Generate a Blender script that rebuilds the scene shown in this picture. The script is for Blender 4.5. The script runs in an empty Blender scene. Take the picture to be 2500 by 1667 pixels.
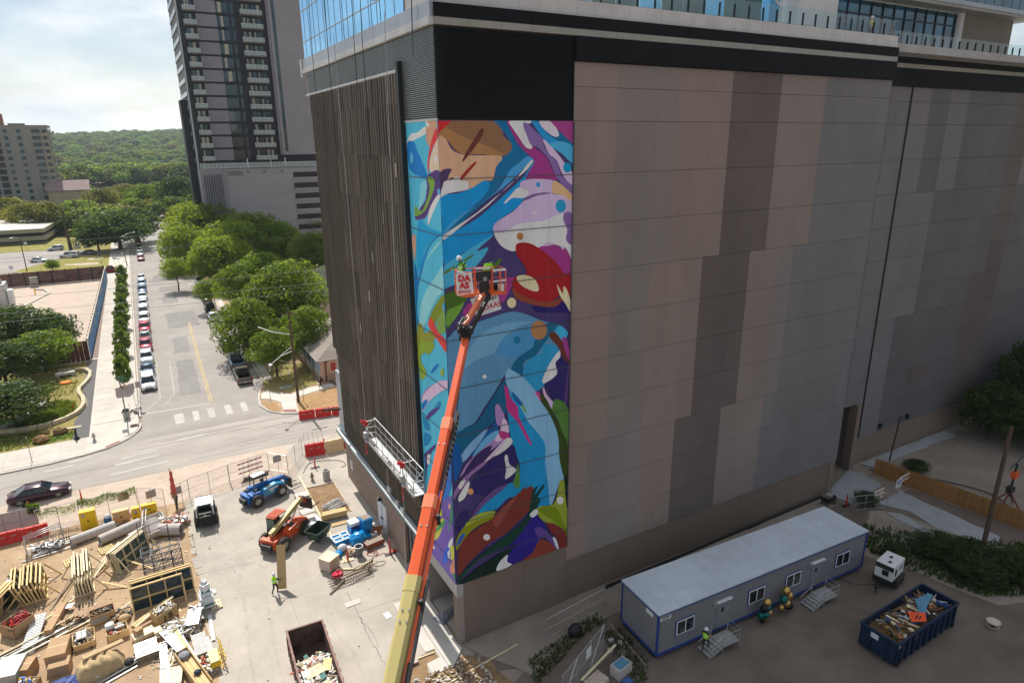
import bpy,bmesh,math,random
from mathutils import Vector,Matrix
from math import sin,cos,pi,radians as R
random.seed(7)
C=bpy.context.scene.collection
SC=bpy.context.scene
# ------------------------------------------------------------------ camera, sky, sun, exposure
F_PX,PIT,ROL,YAW=1603.0,R(16.9),R(-.57),R(29.5)
CAMP=Vector((-14.463,-33.20,32.0))
_f=Vector((sin(YAW)*0+cos(R(60.5)),sin(R(60.5)),0))
_r=Vector((_f.y,-_f.x,0))
_fw=_f*cos(PIT)+Vector((0,0,-sin(PIT)))
_up=_f*sin(PIT)+Vector((0,0,cos(PIT)))
_R=_r*cos(ROL)+_up*sin(ROL)
_U=-_r*sin(ROL)+_up*cos(ROL)
cam=bpy.data.cameras.new('camera');cam.sensor_width=36;cam.lens=F_PX/2500*36
cam.clip_start=.5;cam.clip_end=9000
co=bpy.data.objects.new('camera',cam);C.objects.link(co)
m3=Matrix((_R,_U,-_fw)).transposed()
co.matrix_world=Matrix.Translation(CAMP)@m3.to_4x4()
SC.camera=co
SUN_AZ,SUN_EL=91.5,50.0# degrees, anticlockwise from +x
world=bpy.data.worlds.new('World');SC.world=world;world.use_nodes=True
wn=world.node_tree;wn.nodes.clear()
def wnode(t,**k):
 n=wn.nodes.new(t)
 for a,b in k.items():setattr(n,a,b)
 return n
sky=wnode('ShaderNodeTexSky',sky_type='NISHITA',sun_disc=False,sun_elevation=R(SUN_EL),sun_rotation=R(90-SUN_AZ),altitude=200,air_density=1.0,dust_density=1.2)
tc=wnode('ShaderNodeTexCoord');mp=wnode('ShaderNodeMapping');mp.inputs['Scale'].default_value=(1.0,1.0,3.4);mp.inputs['Location'].default_value=(3.1,1.7,.6)
nz=wnode('ShaderNodeTexNoise');nz.inputs['Scale'].default_value=2.6;nz.inputs['Detail'].default_value=9;nz.inputs['Roughness'].default_value=.56;nz.inputs['Distortion'].default_value=.35
rp=wnode('ShaderNodeValToRGB');rp.color_ramp.elements[0].position=.39;rp.color_ramp.elements[1].position=.60
nz2=wnode('ShaderNodeTexNoise');nz2.inputs['Scale'].default_value=5.0;nz2.inputs['Detail'].default_value=6
rp2=wnode('ShaderNodeValToRGB');rp2.color_ramp.elements[0].color=(7.0,7.9,8.7,1);rp2.color_ramp.elements[1].color=(11,11.1,11,1);rp2.color_ramp.elements[0].position=.36;rp2.color_ramp.elements[1].position=.60
mx=wnode('ShaderNodeMix',data_type='RGBA');bg=wnode('ShaderNodeBackground');bg.inputs['Strength'].default_value=.085
wo=wnode('ShaderNodeOutputWorld')
L=wn.links.new
L(tc.outputs['Generated'],mp.inputs['Vector']);L(mp.outputs['Vector'],nz.inputs['Vector']);L(mp.outputs['Vector'],nz2.inputs['Vector'])
L(nz.outputs['Fac'],rp.inputs['Fac']);L(nz2.outputs['Fac'],rp2.inputs['Fac'])
dp_=wnode('ShaderNodeVectorMath',operation='DOT_PRODUCT');dp_.inputs[1].default_value=(cos(R(SUN_AZ))*cos(R(SUN_EL)),sin(R(SUN_AZ))*cos(R(SUN_EL)),sin(R(SUN_EL)))
mr_=wnode('ShaderNodeMapRange');mr_.inputs['From Min'].default_value=-.6;mr_.inputs['From Max'].default_value=.6;mr_.inputs['To Min'].default_value=.42;mr_.inputs['To Max'].default_value=1.06
cl_=wnode('ShaderNodeMix',data_type='RGBA',blend_type='MULTIPLY');cl_.inputs['Factor'].default_value=1
L(tc.outputs['Generated'],dp_.inputs[0]);L(dp_.outputs['Value'],mr_.inputs['Value']);L(rp2.outputs['Color'],cl_.inputs['A']);L(mr_.outputs['Result'],cl_.inputs['B'])
L(rp.outputs['Color'],mx.inputs['Factor']);L(sky.outputs['Color'],mx.inputs['A']);L(cl_.outputs['Result'],mx.inputs['B'])
L(mx.outputs['Result'],bg.inputs['Color']);L(bg.outputs['Background'],wo.inputs['Surface'])
sl=bpy.data.lights.new('sun','SUN');sl.energy=5.0;sl.angle=R(.53);sl.color=(1,.95,.87)
so=bpy.data.objects.new('sun',sl);C.objects.link(so)
sd=Vector((cos(R(SUN_AZ))*cos(R(SUN_EL)),sin(R(SUN_AZ))*cos(R(SUN_EL)),sin(R(SUN_EL))))
so.rotation_euler=sd.to_track_quat('Z','Y').to_euler();so.location=(0,60,90)
SC.view_settings.view_transform='Standard';SC.view_settings.look='None'
SC.view_settings.exposure=0.2;SC.view_settings.gamma=1.0;SC.view_settings.use_curve_mapping=False
SC.render.engine='CYCLES'
SC.cycles.max_bounces=6;SC.cycles.diffuse_bounces=3;SC.cycles.glossy_bounces=3;SC.cycles.transmission_bounces=4;SC.cycles.transparent_max_bounces=8
# ------------------------------------------------------------------ survey: a picture direction meets the ground (or a level z)
def ray(u,v):
 return(_R*((u-1250)/F_PX)-_U*((v-833.5)/F_PX)+_fw)
def S(u,v,z=0.0):
 r=ray(u,v);t=(z-CAMP.z)/r.z
 return Vector((CAMP.x+r.x*t,CAMP.y+r.y*t,z))
def WY(u,v,y):
 r=ray(u,v);t=(y-CAMP.y)/r.y
 return CAMP+r*t
def WX(u,v,x):
 r=ray(u,v);t=(x-CAMP.x)/r.x
 return CAMP+r*t
# ------------------------------------------------------------------ materials
def lin(h):
 if not isinstance(h,str):return tuple(h)
 o=[]
 for i in(0,2,4):
  c=int(h[i:i+2],16)/255
  o.append(c/12.92 if c<=.04045 else((c+.055)/1.055)**2.4)
 return tuple(o)
MATS={}
def mat(key,col,rough=.7,metal=0.0,var=.12,scale=1.5,bump=0.0,bscale=None,spec=.4,stretch=None,second=None,coat=0,rand=0.0,alpha=1.0,coord='obj',fine=True):
 if key in MATS:return MATS[key]
 m=bpy.data.materials.new(key);m.use_nodes=True;MATS[key]=m
 t=m.node_tree;n=t.nodes;l=t.links.new
 b=n['Principled BSDF'];c=lin(col)
 b.inputs['Roughness'].default_value=rough;b.inputs['Metallic'].default_value=metal
 b.inputs['Specular IOR Level'].default_value=spec;b.inputs['Coat Weight'].default_value=coat
 b.inputs['Alpha'].default_value=alpha
 if coord=='world':
  g=n.new('ShaderNodeNewGeometry');vec=g.outputs['Position']
 else:
  g=n.new('ShaderNodeTexCoord');vec=g.outputs['Object']
 if stretch:
  mpn=n.new('ShaderNodeMapping');mpn.inputs['Scale'].default_value=stretch;l(vec,mpn.inputs['Vector']);vec=mpn.outputs['Vector']
 a=n.new('ShaderNodeTexNoise');a.inputs['Scale'].default_value=scale;a.inputs['Detail'].default_value=8 if fine else 3;a.inputs['Roughness'].default_value=.65;l(vec,a.inputs['Vector'])
 r=n.new('ShaderNodeValToRGB');r.color_ramp.elements[0].position=.28;r.color_ramp.elements[1].position=.72
 lo=tuple(max(0,x*(1-var))for x in c)+(1,);hi=tuple(min(1,x*(1+var))for x in c)+(1,)
 if second:hi=lin(second)+(1,)
 r.color_ramp.elements[0].color=lo;r.color_ramp.elements[1].color=hi
 l(a.outputs['Fac'],r.inputs['Fac']);out=r.outputs['Color']
 if coord=='world':
  for sc_,lo_,hi_ in((scale*.22,.86,1.10),(26,.93,1.07)):
   q=n.new('ShaderNodeTexNoise');q.inputs['Scale'].default_value=sc_;q.inputs['Detail'].default_value=6;q.inputs['Roughness'].default_value=.7;l(vec,q.inputs['Vector'])
   mr=n.new('ShaderNodeMapRange');mr.inputs['From Min'].default_value=.3;mr.inputs['From Max'].default_value=.7;mr.inputs['To Min'].default_value=lo_;mr.inputs['To Max'].default_value=hi_;l(q.outputs['Fac'],mr.inputs['Value'])
   vm=n.new('ShaderNodeVectorMath');vm.operation='SCALE';l(out,vm.inputs[0]);l(mr.outputs['Result'],vm.inputs['Scale']);out=vm.outputs[0]
 if rand:
  oi=n.new('ShaderNodeObjectInfo');hs=n.new('ShaderNodeHueSaturation');mr=n.new('ShaderNodeMapRange')
  mr.inputs['To Min'].default_value=1-rand;mr.inputs['To Max'].default_value=1+rand
  l(oi.outputs['Random'],mr.inputs['Value']);l(mr.outputs['Result'],hs.inputs['Value']);l(out,hs.inputs['Color']);out=hs.outputs['Color']
 l(out,b.inputs['Base Color'])
 if bump:
  bn=n.new('ShaderNodeTexNoise');bn.inputs['Scale'].default_value=bscale or scale*6;bn.inputs['Detail'].default_value=5;l(vec,bn.inputs['Vector'])
  bp=n.new('ShaderNodeBump');bp.inputs['Strength'].default_value=min(1,bump);bp.inputs['Distance'].default_value=.04;l(bn.outputs['Fac'],bp.inputs['Height']);l(bp.outputs['Normal'],b.inputs['Normal'])
 return m
def leafmat(key,col,trans,var=.35,rand=.12):
 if key in MATS:return MATS[key]
 m=bpy.data.materials.new(key);m.use_nodes=True;MATS[key]=m
 t=m.node_tree;n=t.nodes;l=t.links.new
 n.clear();o=n.new('ShaderNodeOutputMaterial');d=n.new('ShaderNodeBsdfDiffuse');tr=n.new('ShaderNodeBsdfTranslucent');ms=n.new('ShaderNodeMixShader')
 gl=n.new('ShaderNodeBsdfGlossy');gl.inputs['Roughness'].default_value=.45;ms2=n.new('ShaderNodeMixShader');ms2.inputs[0].default_value=.02
 g=n.new('ShaderNodeTexCoord');a=n.new('ShaderNodeTexNoise');a.inputs['Scale'].default_value=.9;a.inputs['Detail'].default_value=6
 l(g.outputs['Object'],a.inputs['Vector'])
 oi=n.new('ShaderNodeObjectInfo');mr=n.new('ShaderNodeMapRange');mr.inputs['To Min'].default_value=1-rand;mr.inputs['To Max'].default_value=1+rand;l(oi.outputs['Random'],mr.inputs['Value'])
 def colr(c):
  r=n.new('ShaderNodeValToRGB');c=lin(c);r.color_ramp.elements[0].position=.3;r.color_ramp.elements[1].position=.7
  r.color_ramp.elements[0].color=tuple(x*(1-var)for x in c)+(1,);r.color_ramp.elements[1].color=tuple(x*(1+var)for x in c)+(1,)
  l(a.outputs['Fac'],r.inputs['Fac']);hs=n.new('ShaderNodeHueSaturation');l(r.outputs['Color'],hs.inputs['Color']);l(mr.outputs['Result'],hs.inputs['Value']);return hs.outputs['Color']
 l(colr(col),d.inputs['Color']);l(colr(trans),tr.inputs['Color']);ms.inputs[0].default_value=.42
 l(d.outputs[0],ms.inputs[1]);l(tr.outputs[0],ms.inputs[2]);l(ms.outputs[0],ms2.inputs[1]);l(gl.outputs[0],ms2.inputs[2]);l(ms2.outputs[0],o.inputs['Surface'])
 return m
def glassmat(key,col,rough=.04,metal=.0,alpha=1.0,var=.25,scale=.6):
 return mat(key,col,rough,metal,var=var,scale=scale,spec=.9,alpha=alpha,fine=False)
# ------------------------------------------------------------------ mesh builder
class MB:
 def __init__(s):s.v=[];s.f=[];s.m=[];s.s=[]
 def add(s,vs,fs,m=0,sm=False):
  o=len(s.v);s.v+=[tuple(v)for v in vs]
  for f in fs:s.f.append(tuple(i+o for i in f));s.m.append(m);s.s.append(sm)
  return s
 def box(s,x0,x1,y0,y1,z0,z1,m=0):
  return s.add([(x0,y0,z0),(x1,y0,z0),(x1,y1,z0),(x0,y1,z0),(x0,y0,z1),(x1,y0,z1),(x1,y1,z1),(x0,y1,z1)],
  [(0,3,2,1),(4,5,6,7),(0,1,5,4),(1,2,6,5),(2,3,7,6),(3,0,4,7)],m)
 def cbox(s,c,d,rz=0,m=0,rx=0,ry=0):
  M=Matrix.Translation(c)@Matrix.Rotation(rz,4,'Z')@Matrix.Rotation(ry,4,'Y')@Matrix.Rotation(rx,4,'X')
  a,b,e=d[0]/2,d[1]/2,d[2]/2
  vs=[M@Vector(p)for p in((-a,-b,-e),(a,-b,-e),(a,b,-e),(-a,b,-e),(-a,-b,e),(a,-b,e),(a,b,e),(-a,b,e))]
  return s.add(vs,[(0,3,2,1),(4,5,6,7),(0,1,5,4),(1,2,6,5),(2,3,7,6),(3,0,4,7)],m)
 def bar(s,p,q,w=.05,h=None,m=0,up=(0,0,1)):
  p=Vector(p);q=Vector(q);d=q-p
  if d.length<1e-6:return s
  h=h or w;u=Vector(up)
  if abs(d.normalized().dot(u))>.98:u=Vector((1,0,0))
  x=d.cross(u).normalized()*w/2;y=x.cross(d).normalized()*h/2
  return s.add([p-x-y,p+x-y,p+x+y,p-x+y,q-x-y,q+x-y,q+x+y,q-x+y],[(0,3,2,1),(4,5,6,7),(0,1,5,4),(1,2,6,5),(2,3,7,6),(3,0,4,7)],m)
 def tube(s,pts,r,n=6,m=0,cap=True):
  pts=[Vector(p)for p in pts];rs=r if isinstance(r,(list,tuple))else[r]*len(pts);rings=[];u=None
  for i,p in enumerate(pts):
   d=(pts[min(i+1,len(pts)-1)]-pts[max(i-1,0)]).normalized()
   if u is None:u=d.orthogonal().normalized()
   else:
    u=u-d*u.dot(d);u=u.normalized()if u.length>1e-4 else d.orthogonal().normalized()
   w=d.cross(u)
   rings.append([p+(u*cos(2*pi*k/n)+w*sin(2*pi*k/n))*rs[i]for k in range(n)])
  vs=[v for q in rings for v in q];fs=[]
  for i in range(len(pts)-1):
   for k in range(n):a=i*n+k;b=i*n+(k+1)%n;fs.append((a,b,b+n,a+n))
  s.add(vs,fs,m,n>5)
  if cap:
   s.add(rings[0],[tuple(range(n-1,-1,-1))],m);s.add(rings[-1],[tuple(range(n))],m)
  return s
 def cyl(s,c,r,h,n=12,m=0,r2=None):return s.tube([c,(c[0],c[1],c[2]+h)],[r,r if r2 is None else r2],n,m)
 def prism(s,poly,z0,z1,m=0):
  n=len(poly);a=sum(poly[i][0]*poly[(i+1)%n][1]-poly[(i+1)%n][0]*poly[i][1]for i in range(n))
  if a<0:poly=poly[::-1]
  s.add([(x,y,z0)for x,y in poly]+[(x,y,z1)for x,y in poly],
  [tuple(range(n-1,-1,-1)),tuple(range(n,2*n))]+[(i,(i+1)%n,n+(i+1)%n,n+i)for i in range(n)],m);return s
 def extr(s,pts,d,m=0):
  n=len(pts);d=Vector(d);pts=[Vector(p)for p in pts]
  s.add(pts+[p+d for p in pts],[tuple(range(n-1,-1,-1)),tuple(range(n,2*n))]+[(i,(i+1)%n,n+(i+1)%n,n+i)for i in range(n)],m);return s
 def lathe(s,prof,c=(0,0,0),n=12,m=0):
  vs=[(c[0]+r*cos(2*pi*k/n),c[1]+r*sin(2*pi*k/n),c[2]+z)for r,z in prof for k in range(n)]
  fs=[(i*n+k,i*n+(k+1)%n,(i+1)*n+(k+1)%n,(i+1)*n+k)for i in range(len(prof)-1)for k in range(n)]
  return s.add(vs,fs,m,True)
 def ball(s,c,r,n=8,m=0,sc=(1,1,1)):
  h=max(4,n//2+1)
  vs=[(c[0]+r*sc[0]*sin(pi*i/h)*cos(2*pi*k/n),c[1]+r*sc[1]*sin(pi*i/h)*sin(2*pi*k/n),c[2]+r*sc[2]*cos(pi*i/h))for i in range(h+1)for k in range(n)]
  return s.add(vs,[((i+1)*n+k,(i+1)*n+(k+1)%n,i*n+(k+1)%n,i*n+k)for i in range(h)for k in range(n)],m,True)
 def mesh(s,name,mats):
  me=bpy.data.meshes.new(name);me.from_pydata(s.v,[],s.f)
  for x in(mats if isinstance(mats,(list,tuple))else[mats]):me.materials.append(x)
  me.polygons.foreach_set('material_index',s.m);me.polygons.foreach_set('use_smooth',s.s)
  me.validate();me.update();return me
 def build(s,name,mats,parent=None,loc=None,rz=0,**k):
  return link(name,s.mesh(name,mats),parent,loc,rz,**k)
def link(name,me,parent=None,loc=None,rz=0,label=None,cat=None,group=None,kind=None):
 o=bpy.data.objects.new(name,me);C.objects.link(o)
 if parent:o.parent=parent
 if loc is not None:o.location=loc
 if rz:o.rotation_euler.z=rz
 return tag(o,label,cat,group,kind)
def tag(o,label=None,cat=None,group=None,kind=None):
 if label:o['label']=label
 if cat:o['category']=cat
 if group:o['group']=group
 if kind:o['kind']=kind
 return o
def thing(name,label,cat,loc=(0,0,0),rz=0,group=None):
 o=bpy.data.objects.new(name,None);C.objects.link(o);o.location=loc;o.rotation_euler.z=rz;o.empty_display_size=.3
 return tag(o,label,cat,group)
def kids(o):return[c for c in bpy.data.objects if c.parent==o]
KC={}
def dup(o,loc,rz=None,label=None,group=None):
 """copy a thing with its parts and sub-parts"""
 if o.name not in KC:
  def walk(x):return[(c,walk(c))for c in kids(x)]
  KC[o.name]=walk(o)
 r=o.copy();C.objects.link(r);r.location=loc
 if rz is not None:r.rotation_euler.z=rz
 if label:r['label']=label
 if group:r['group']=group
 def go(lst,par):
  for c,sub in lst:
   d=c.copy();C.objects.link(d);d.parent=par;go(sub,d)
 go(KC[o.name],r);return r
def text(name,body,size,loc,rot,m,parent=None,align='CENTER',bold=0.0,ext=.003):
 cu=bpy.data.curves.new(name,'FONT');cu.body=body;cu.size=size;cu.align_x=align;cu.align_y='CENTER';cu.extrude=ext;cu.offset=bold
 cu.resolution_u=2;cu.materials.append(m);o=bpy.data.objects.new(name,cu);C.objects.link(o)
 dg=bpy.context.evaluated_depsgraph_get();me=bpy.data.meshes.new_from_object(o.evaluated_get(dg));bpy.data.objects.remove(o)
 o=link(name,me,parent,loc);o.rotation_euler=rot;return o
def sheet(name,poly,z,m,**k):return MB().prism(poly,z-.003,z,0).build(name,m,**k)
def arc(cx,cy,r,a0,a1,n=8):return[(cx+r*cos(R(a0+(a1-a0)*i/n)),cy+r*sin(R(a0+(a1-a0)*i/n)))for i in range(n+1)]
def wob(poly,amp=.3,step=2.0,seed=1):
 """subdivide a polygon and roughen its outline"""
 rr=random.Random(seed);o=[]
 for i in range(len(poly)):
  a=Vector(poly[i]);b=Vector(poly[(i+1)%len(poly)]);n=max(1,int((b-a).length/step))
  for k in range(n):
   p=a.lerp(b,k/n);o.append((p.x+rr.uniform(-amp,amp)*(k>0),p.y+rr.uniform(-amp,amp)*(k>0)))
 return o
# common materials
mat('asphalt',(.315,.285,.26),.9,var=.10,scale=.35,bump=.15,bscale=30,coord='world')
mat('asphalt_dark',(.235,.22,.21),.9,var=.12,scale=.7,bump=.15,bscale=30,coord='world')
mat('asphalt_near',(.36,.325,.29),.9,var=.16,scale=.22,bump=.15,bscale=30,coord='world',stretch=(.5,1.6,1))
mat('concrete',(.52,.475,.42),.85,var=.09,scale=.6,bump=.1,bscale=20,coord='world',rand=.035)
mat('concrete_lot',(.43,.385,.33),.88,var=.17,scale=.33,bump=.15,bscale=14,coord='world')
mat('concrete_new',(.56,.52,.47),.8,var=.06,scale=.5,bump=.08,bscale=20,coord='world')
mat('concrete_wall',(.42,.41,.40),.85,var=.09,scale=.8,bump=.1,coord='world')
mat('dirt',(.40,.275,.175),.95,var=.28,scale=.45,bump=.6,bscale=7,coord='world')
mat('dirt_dark',(.27,.17,.09),.98,var=.35,scale=1.1,bump=.9,bscale=5,coord='world')
mat('dirt_pale',(.29,.24,.195),.95,var=.2,scale=.35,bump=.5,bscale=6,coord='world')
mat('gravel_pale',(.50,.40,.32),.95,var=.13,scale=2.2,bump=.5,bscale=9,coord='world')
mat('gravel_grey',(.13,.125,.125),.95,var=.5,scale=9,bump=.8,bscale=24,coord='world')
mat('gravel_brown',(.27,.20,.16),.95,var=.5,scale=6,bump=.8,bscale=18,coord='world')
mat('dry_grass',(.34,.235,.10),.95,var=.25,scale=1.3,bump=.7,bscale=10,coord='world',second=(.26,.25,.06))
mat('lawn',(.22,.225,.025),.95,var=.25,scale=.5,bump=.4,bscale=6,coord='world',second=(.30,.25,.06))
mat('lawn_green',(.12,.17,.03),.95,var=.35,scale=.7,bump=.5,bscale=6,coord='world')
mat('mulch',(.36,.22,.10),.95,var=.35,scale=3,bump=.8,bscale=12,coord='world')
mat('paint_white',(.43,.405,.37),.7,var=.12,scale=3,coord='world')
mat('paint_faded',(.42,.40,.375),.8,var=.12,scale=3,coord='world')
mat('paint_yellow',(.46,.34,.15),.75,var=.2,scale=3,coord='world')
mat('brick_red',(.30,.13,.10),.85,var=.2,scale=4,coord='world')
mat('steel',(.42,.43,.44),.4,.7,var=.15,scale=4)
mat('galv',(.50,.50,.50),.45,.6,var=.12,scale=3)
mat('black',(.02,.02,.022),.5,var=.2)
mat('rubber',(.055,.05,.045),.85,var=.3,scale=5)
mat('rim',(.36,.35,.33),.45,.5,var=.1)
mat('wood_new',(.72,.52,.25),.75,var=.15,scale=2.5,stretch=(1,1,.3),rand=.12)
mat('wood_pale',(.78,.66,.43),.75,var=.14,scale=2.5,rand=.12)
mat('wood_old',(.35,.27,.19),.85,var=.25,scale=3,rand=.1)
mat('wood_pole',(.10,.065,.045),.9,var=.3,scale=3,stretch=(3,3,.4))
mat('ply',(.52,.36,.17),.75,var=.14,scale=2)
mat('cardboard',(.42,.27,.15),.85,var=.1,scale=1.2,rand=.12)
mat('white_paint',(.78,.78,.77),.5,var=.04,rand=.03)
mat('white_wrap',(.74,.76,.77),.35,var=.12,scale=3)
mat('orange_paint',(.80,.12,.02),.45,var=.08,coat=.2)
mat('red_paint',(.60,.025,.02),.45,var=.12)
mat('blue_paint',(.0,.13,.46),.4,var=.1,coat=.3)
mat('yellow_paint',(.82,.50,.0),.45,var=.08)
mat('bark',(.13,.095,.07),.95,var=.3,scale=3)
leafmat('leaf_oak',(.09,.14,.018),(.30,.42,.025))
leafmat('leaf_bright',(.12,.18,.018),(.40,.50,.03))
leafmat('leaf_dark',(.045,.075,.018),(.12,.20,.02))
leafmat('leaf_olive',(.12,.13,.02),(.32,.32,.03))
leafmat('leaf_far',(.085,.14,.028),(.26,.36,.04),.45,.4)
leafmat('leaf_ground',(.10,.14,.03),(.2,.26,.03))
M=MATS
# ------------------------------------------------------------------ ground, streets, kerbs
struct=dict(kind='structure')
MB().add([(-4000,-1500,-.06),(4000,-1500,-.06),(4000,6500,-.06),(-4000,6500,-.06)],[(0,1,2,3)]).build('ground',M['dirt_pale'],**struct)
sheet('street',[(-17.4,49.5),(-2.2,49.5),(-2.2,58),(-2.2,330),(-17.0,330)],-.008,M['asphalt'],**struct)
sheet('cross_street',[(-220,37.4),(160,37.4),(160,46.9),(-220,46.9)],0,M['asphalt_near'],**struct)
sheet('cross_street_shoulder',[(-22.9,46.85),(-1,46.85),(-2.2,49.6),(-17.4,49.6)],-.004,M['asphalt'],**struct)
for k,p in enumerate(([(-11.9,91),(-9.7,91),(-9.8,81),(-12.2,81)],[(-12.2,76.7),(-9.9,76.4),(-10.1,60),(-12.7,60)],[(-12.1,111),(-7,111),(-7,98),(-12.1,98)],[(-12,128),(-9,128),(-9,121),(-12,121)],[(-14,147),(-8,147),(-8,158),(-12,158)],[(-12,140),(-8,140),(-8,134),(-12,134)])):
 sheet('road_patch',wob(p,.12,1.5,k),.002,M['asphalt_dark'],**struct)
# old faded bars and skid marks on the cross street
mat('tyre_mark',(.225,.21,.20),.9,var=.2,scale=1.2,coord='world');mat('repair',(.37,.35,.325),.9,var=.1,coord='world')
rr=random.Random(5)
for k in range(9):
 x=rr.uniform(-32,-2);y=38.6+k*.95;l=rr.uniform(8,22)
 sheet('tyre_track',[(x,y),(x+l*.5,y+.10),(x+l,y+.0),(x+l,y+.08),(x+l*.5,y+.17),(x,y+.09)],.004+.001*k,M['tyre_mark'],**struct)
for x,y,w in((-20.6,39.0,5.4),(-20.2,41.2,4.2),(-19.6,42.6,3.4),(-24.5,44.4,2.2),(-26.5,43.2,2.6),(-14,44.5,3)):
 sheet('faded_marking',wob([(x,y),(x+w,y+.3),(x+w,y+.75),(x,y+.45)],.06,.6,int(x*7)),.014,M['paint_faded'],**struct)
for x0,x1 in((-13.9,-12.9),(-11.9,-11.2),(-10.2,-9.4),(-8.2,-7.4),(-6.3,-5.6)):
 sheet('crosswalk_bar',wob([(x0,49.8),(x1,49.8),(x1,53.2),(x0,53.2)],.05,.7,int(x0*3)),.006,M['paint_white' if x0!=-10.2 else 'paint_faded'],**struct)
sheet('stop_line',[(-17.1,55.1),(-9.5,54.8),(-9.5,55.15),(-17.1,55.5)],.006,M['paint_faded'],**struct)
for dx in(0,.28):sheet('centre_line',wob([(-9.62+dx,55.7),(-9.48+dx,55.7),(-8.60+dx,101),(-8.74+dx,101)],.015,1.5,3),.006,M['paint_yellow'],**struct)
def stroke(pts,w,z=.006,m='paint_faded',name='painted_line'):
 for a,b in zip(pts,pts[1:]):
  a=Vector(a);b=Vector(b);d=(b-a).normalized();n=Vector((-d.y,d.x))*w/2
  sheet(name,[tuple(a-n),tuple(b-n),tuple(b+n),tuple(a+n)],z,M[m],**struct)
stroke([(-14.8,77),(-13.1,77.2)],.12);stroke([(-14.85,77),(-15.1,60.5)],.12);stroke([(-13.1,77.2),(-13.4,60.8)],.12)
stroke([(-15.1,60.5),(-17.1,55.9)],.12);stroke([(-13.4,60.8),(-15.0,56.6)],.12)
for k in range(11):stroke([(-14.9-.02*k,75.4-k*1.5),(-13.2-.02*k,75.4-k*1.5)],.1,.008)
for k in range(3):stroke([(-15.6-k*.55,59.2-k*1.15),(-14.0-k*.35,59.4-k*1.0)],.1,.008)
# raised pavements and kerbs
mat('kerb',(.50,.46,.41),.85,var=.1,coord='world');mat('kerb_face',(.17,.11,.09),.9,var=.2,coord='world')
def pavement(name,poly,m='concrete',z=.12):return MB().prism(poly,-.05,z).build(name,M[m],**struct)
corner=[(-17.75,420),(-17.75,54.5)]+arc(-23.7,52.0,5.95,2,-78,10)+[(-26,45.35),(-60,44.6),(-60,50.7),(-22.8,50.9),(-22.8,165)]+[(-22.3,420)]
pavement('sidewalk',corner,'concrete',.10)
kerb=MB()
def kerbline(pts,w=.22,z=.13):
 for a,b in zip(pts,pts[1:]):kerb.bar((a[0],a[1],z/2-.01),(b[0],b[1],z/2-.01),w,z)
kerbline([(-17.55,420),(-17.55,54.5)]);kerbline(arc(-23.7,52.0,6.15,2,-78,10));kerbline([(-22.4,45.95),(-26,45.3),(-60,44.5)])
kerb.build('kerb',M['kerb'],**struct)
# slabs on the pavement, each a cast panel of its own
pw=bpy.data.objects['sidewalk']
slab_me=MB().box(-1.13,1.13,-1.13,1.13,0,.035).mesh('slab',M['concrete'])
for j in range(48):
 for i in range(2):
  x=-21.55+i*2.3;y=55.6+j*2.3
  s_=link('slab',slab_me,pw,(x,y,.1));s_.rotation_euler.x=rr.uniform(-.001,.001)
slab2=MB().box(-1.18,1.18,-2.45,2.45,0,.035).mesh('slab',M['concrete'])
for j in range(10):link('slab',slab2,pw,(-24.2-2.44*j,48.1-.03*j,.1))
MB().prism([(-20.9,46.55),(-19.6,47.45),(-19.85,47.75),(-21.1,46.9)],.1,.14).build('tactile_pad',M['brick_red'],pw)
MB().prism([(-18.5,51.3),(-17.9,51.4),(-18.0,52.2),(-18.6,52.1)],.1,.14).build('tactile_pad',M['brick_red'],pw)
# right-hand corner
rk=[(-2.2,420),(-2.2,60),(-3.3,56)]+[(-3.9,53),(-4.1,50.5),(-3.4,48),(-2.0,46.3),(-.4,45.6),(20,44.3),(60,43.5)]
sheet('verge',[(p[0]+.1,p[1])for p in rk]+[(60,420)],.05,M['dirt'],**struct)
k2=MB();kerb=k2;kerbline([(p[0],p[1])for p in rk]);k2.build('kerb',M['kerb'],**struct)
MB().prism([(-3.2,55.2),(-2.4,55.6),(.1,52.6),(2.7,53.9),(8,54.0),(8,52.6),(3.9,52.3),(.9,51.3),(.3,50.6),(-.35,46.0),(-1.95,46.7),(-1.6,50.4),(-2.6,52.3),(-3.6,53)],-.02,.09).build('path',M['concrete_new'],**struct)
MB().prism([(-1.9,46.9),(-.5,46.2),(-.45,46.9),(-1.85,47.6)],.08,.12).build('tactile_pad',M['brick_red'],**struct)
sheet('mulch_bed',wob([(.9,50.9),(3.9,51.6),(8,52.2),(20,52),(20,44.8),(-.1,46.0),(.45,50.6)],.1,1,2),.075,M['mulch'],**struct)
sheet('mulch_bed',wob([(-2.1,50.3),(-2.4,47.3),(-3.6,49.2),(-3.7,51.6)],.08,1,3),.075,M['mulch'],**struct)
sheet('grass_verge',wob([(-2.6,56.5),(.1,53.2),(2.8,54.6),(4.2,54.6),(4.6,60),(4.4,66),(-1.2,66)],.25,1,4),.068,M['dry_grass'],**struct)
sheet('shaded_bed',wob([(-1.6,66),(4.4,66),(4.4,120),(-1.4,120)],.25,2,5),.064,M['dirt'],**struct)
MB().box(-1.9,-.9,60,140,.03,.1).build('footpath',M['concrete'],**struct)
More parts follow.
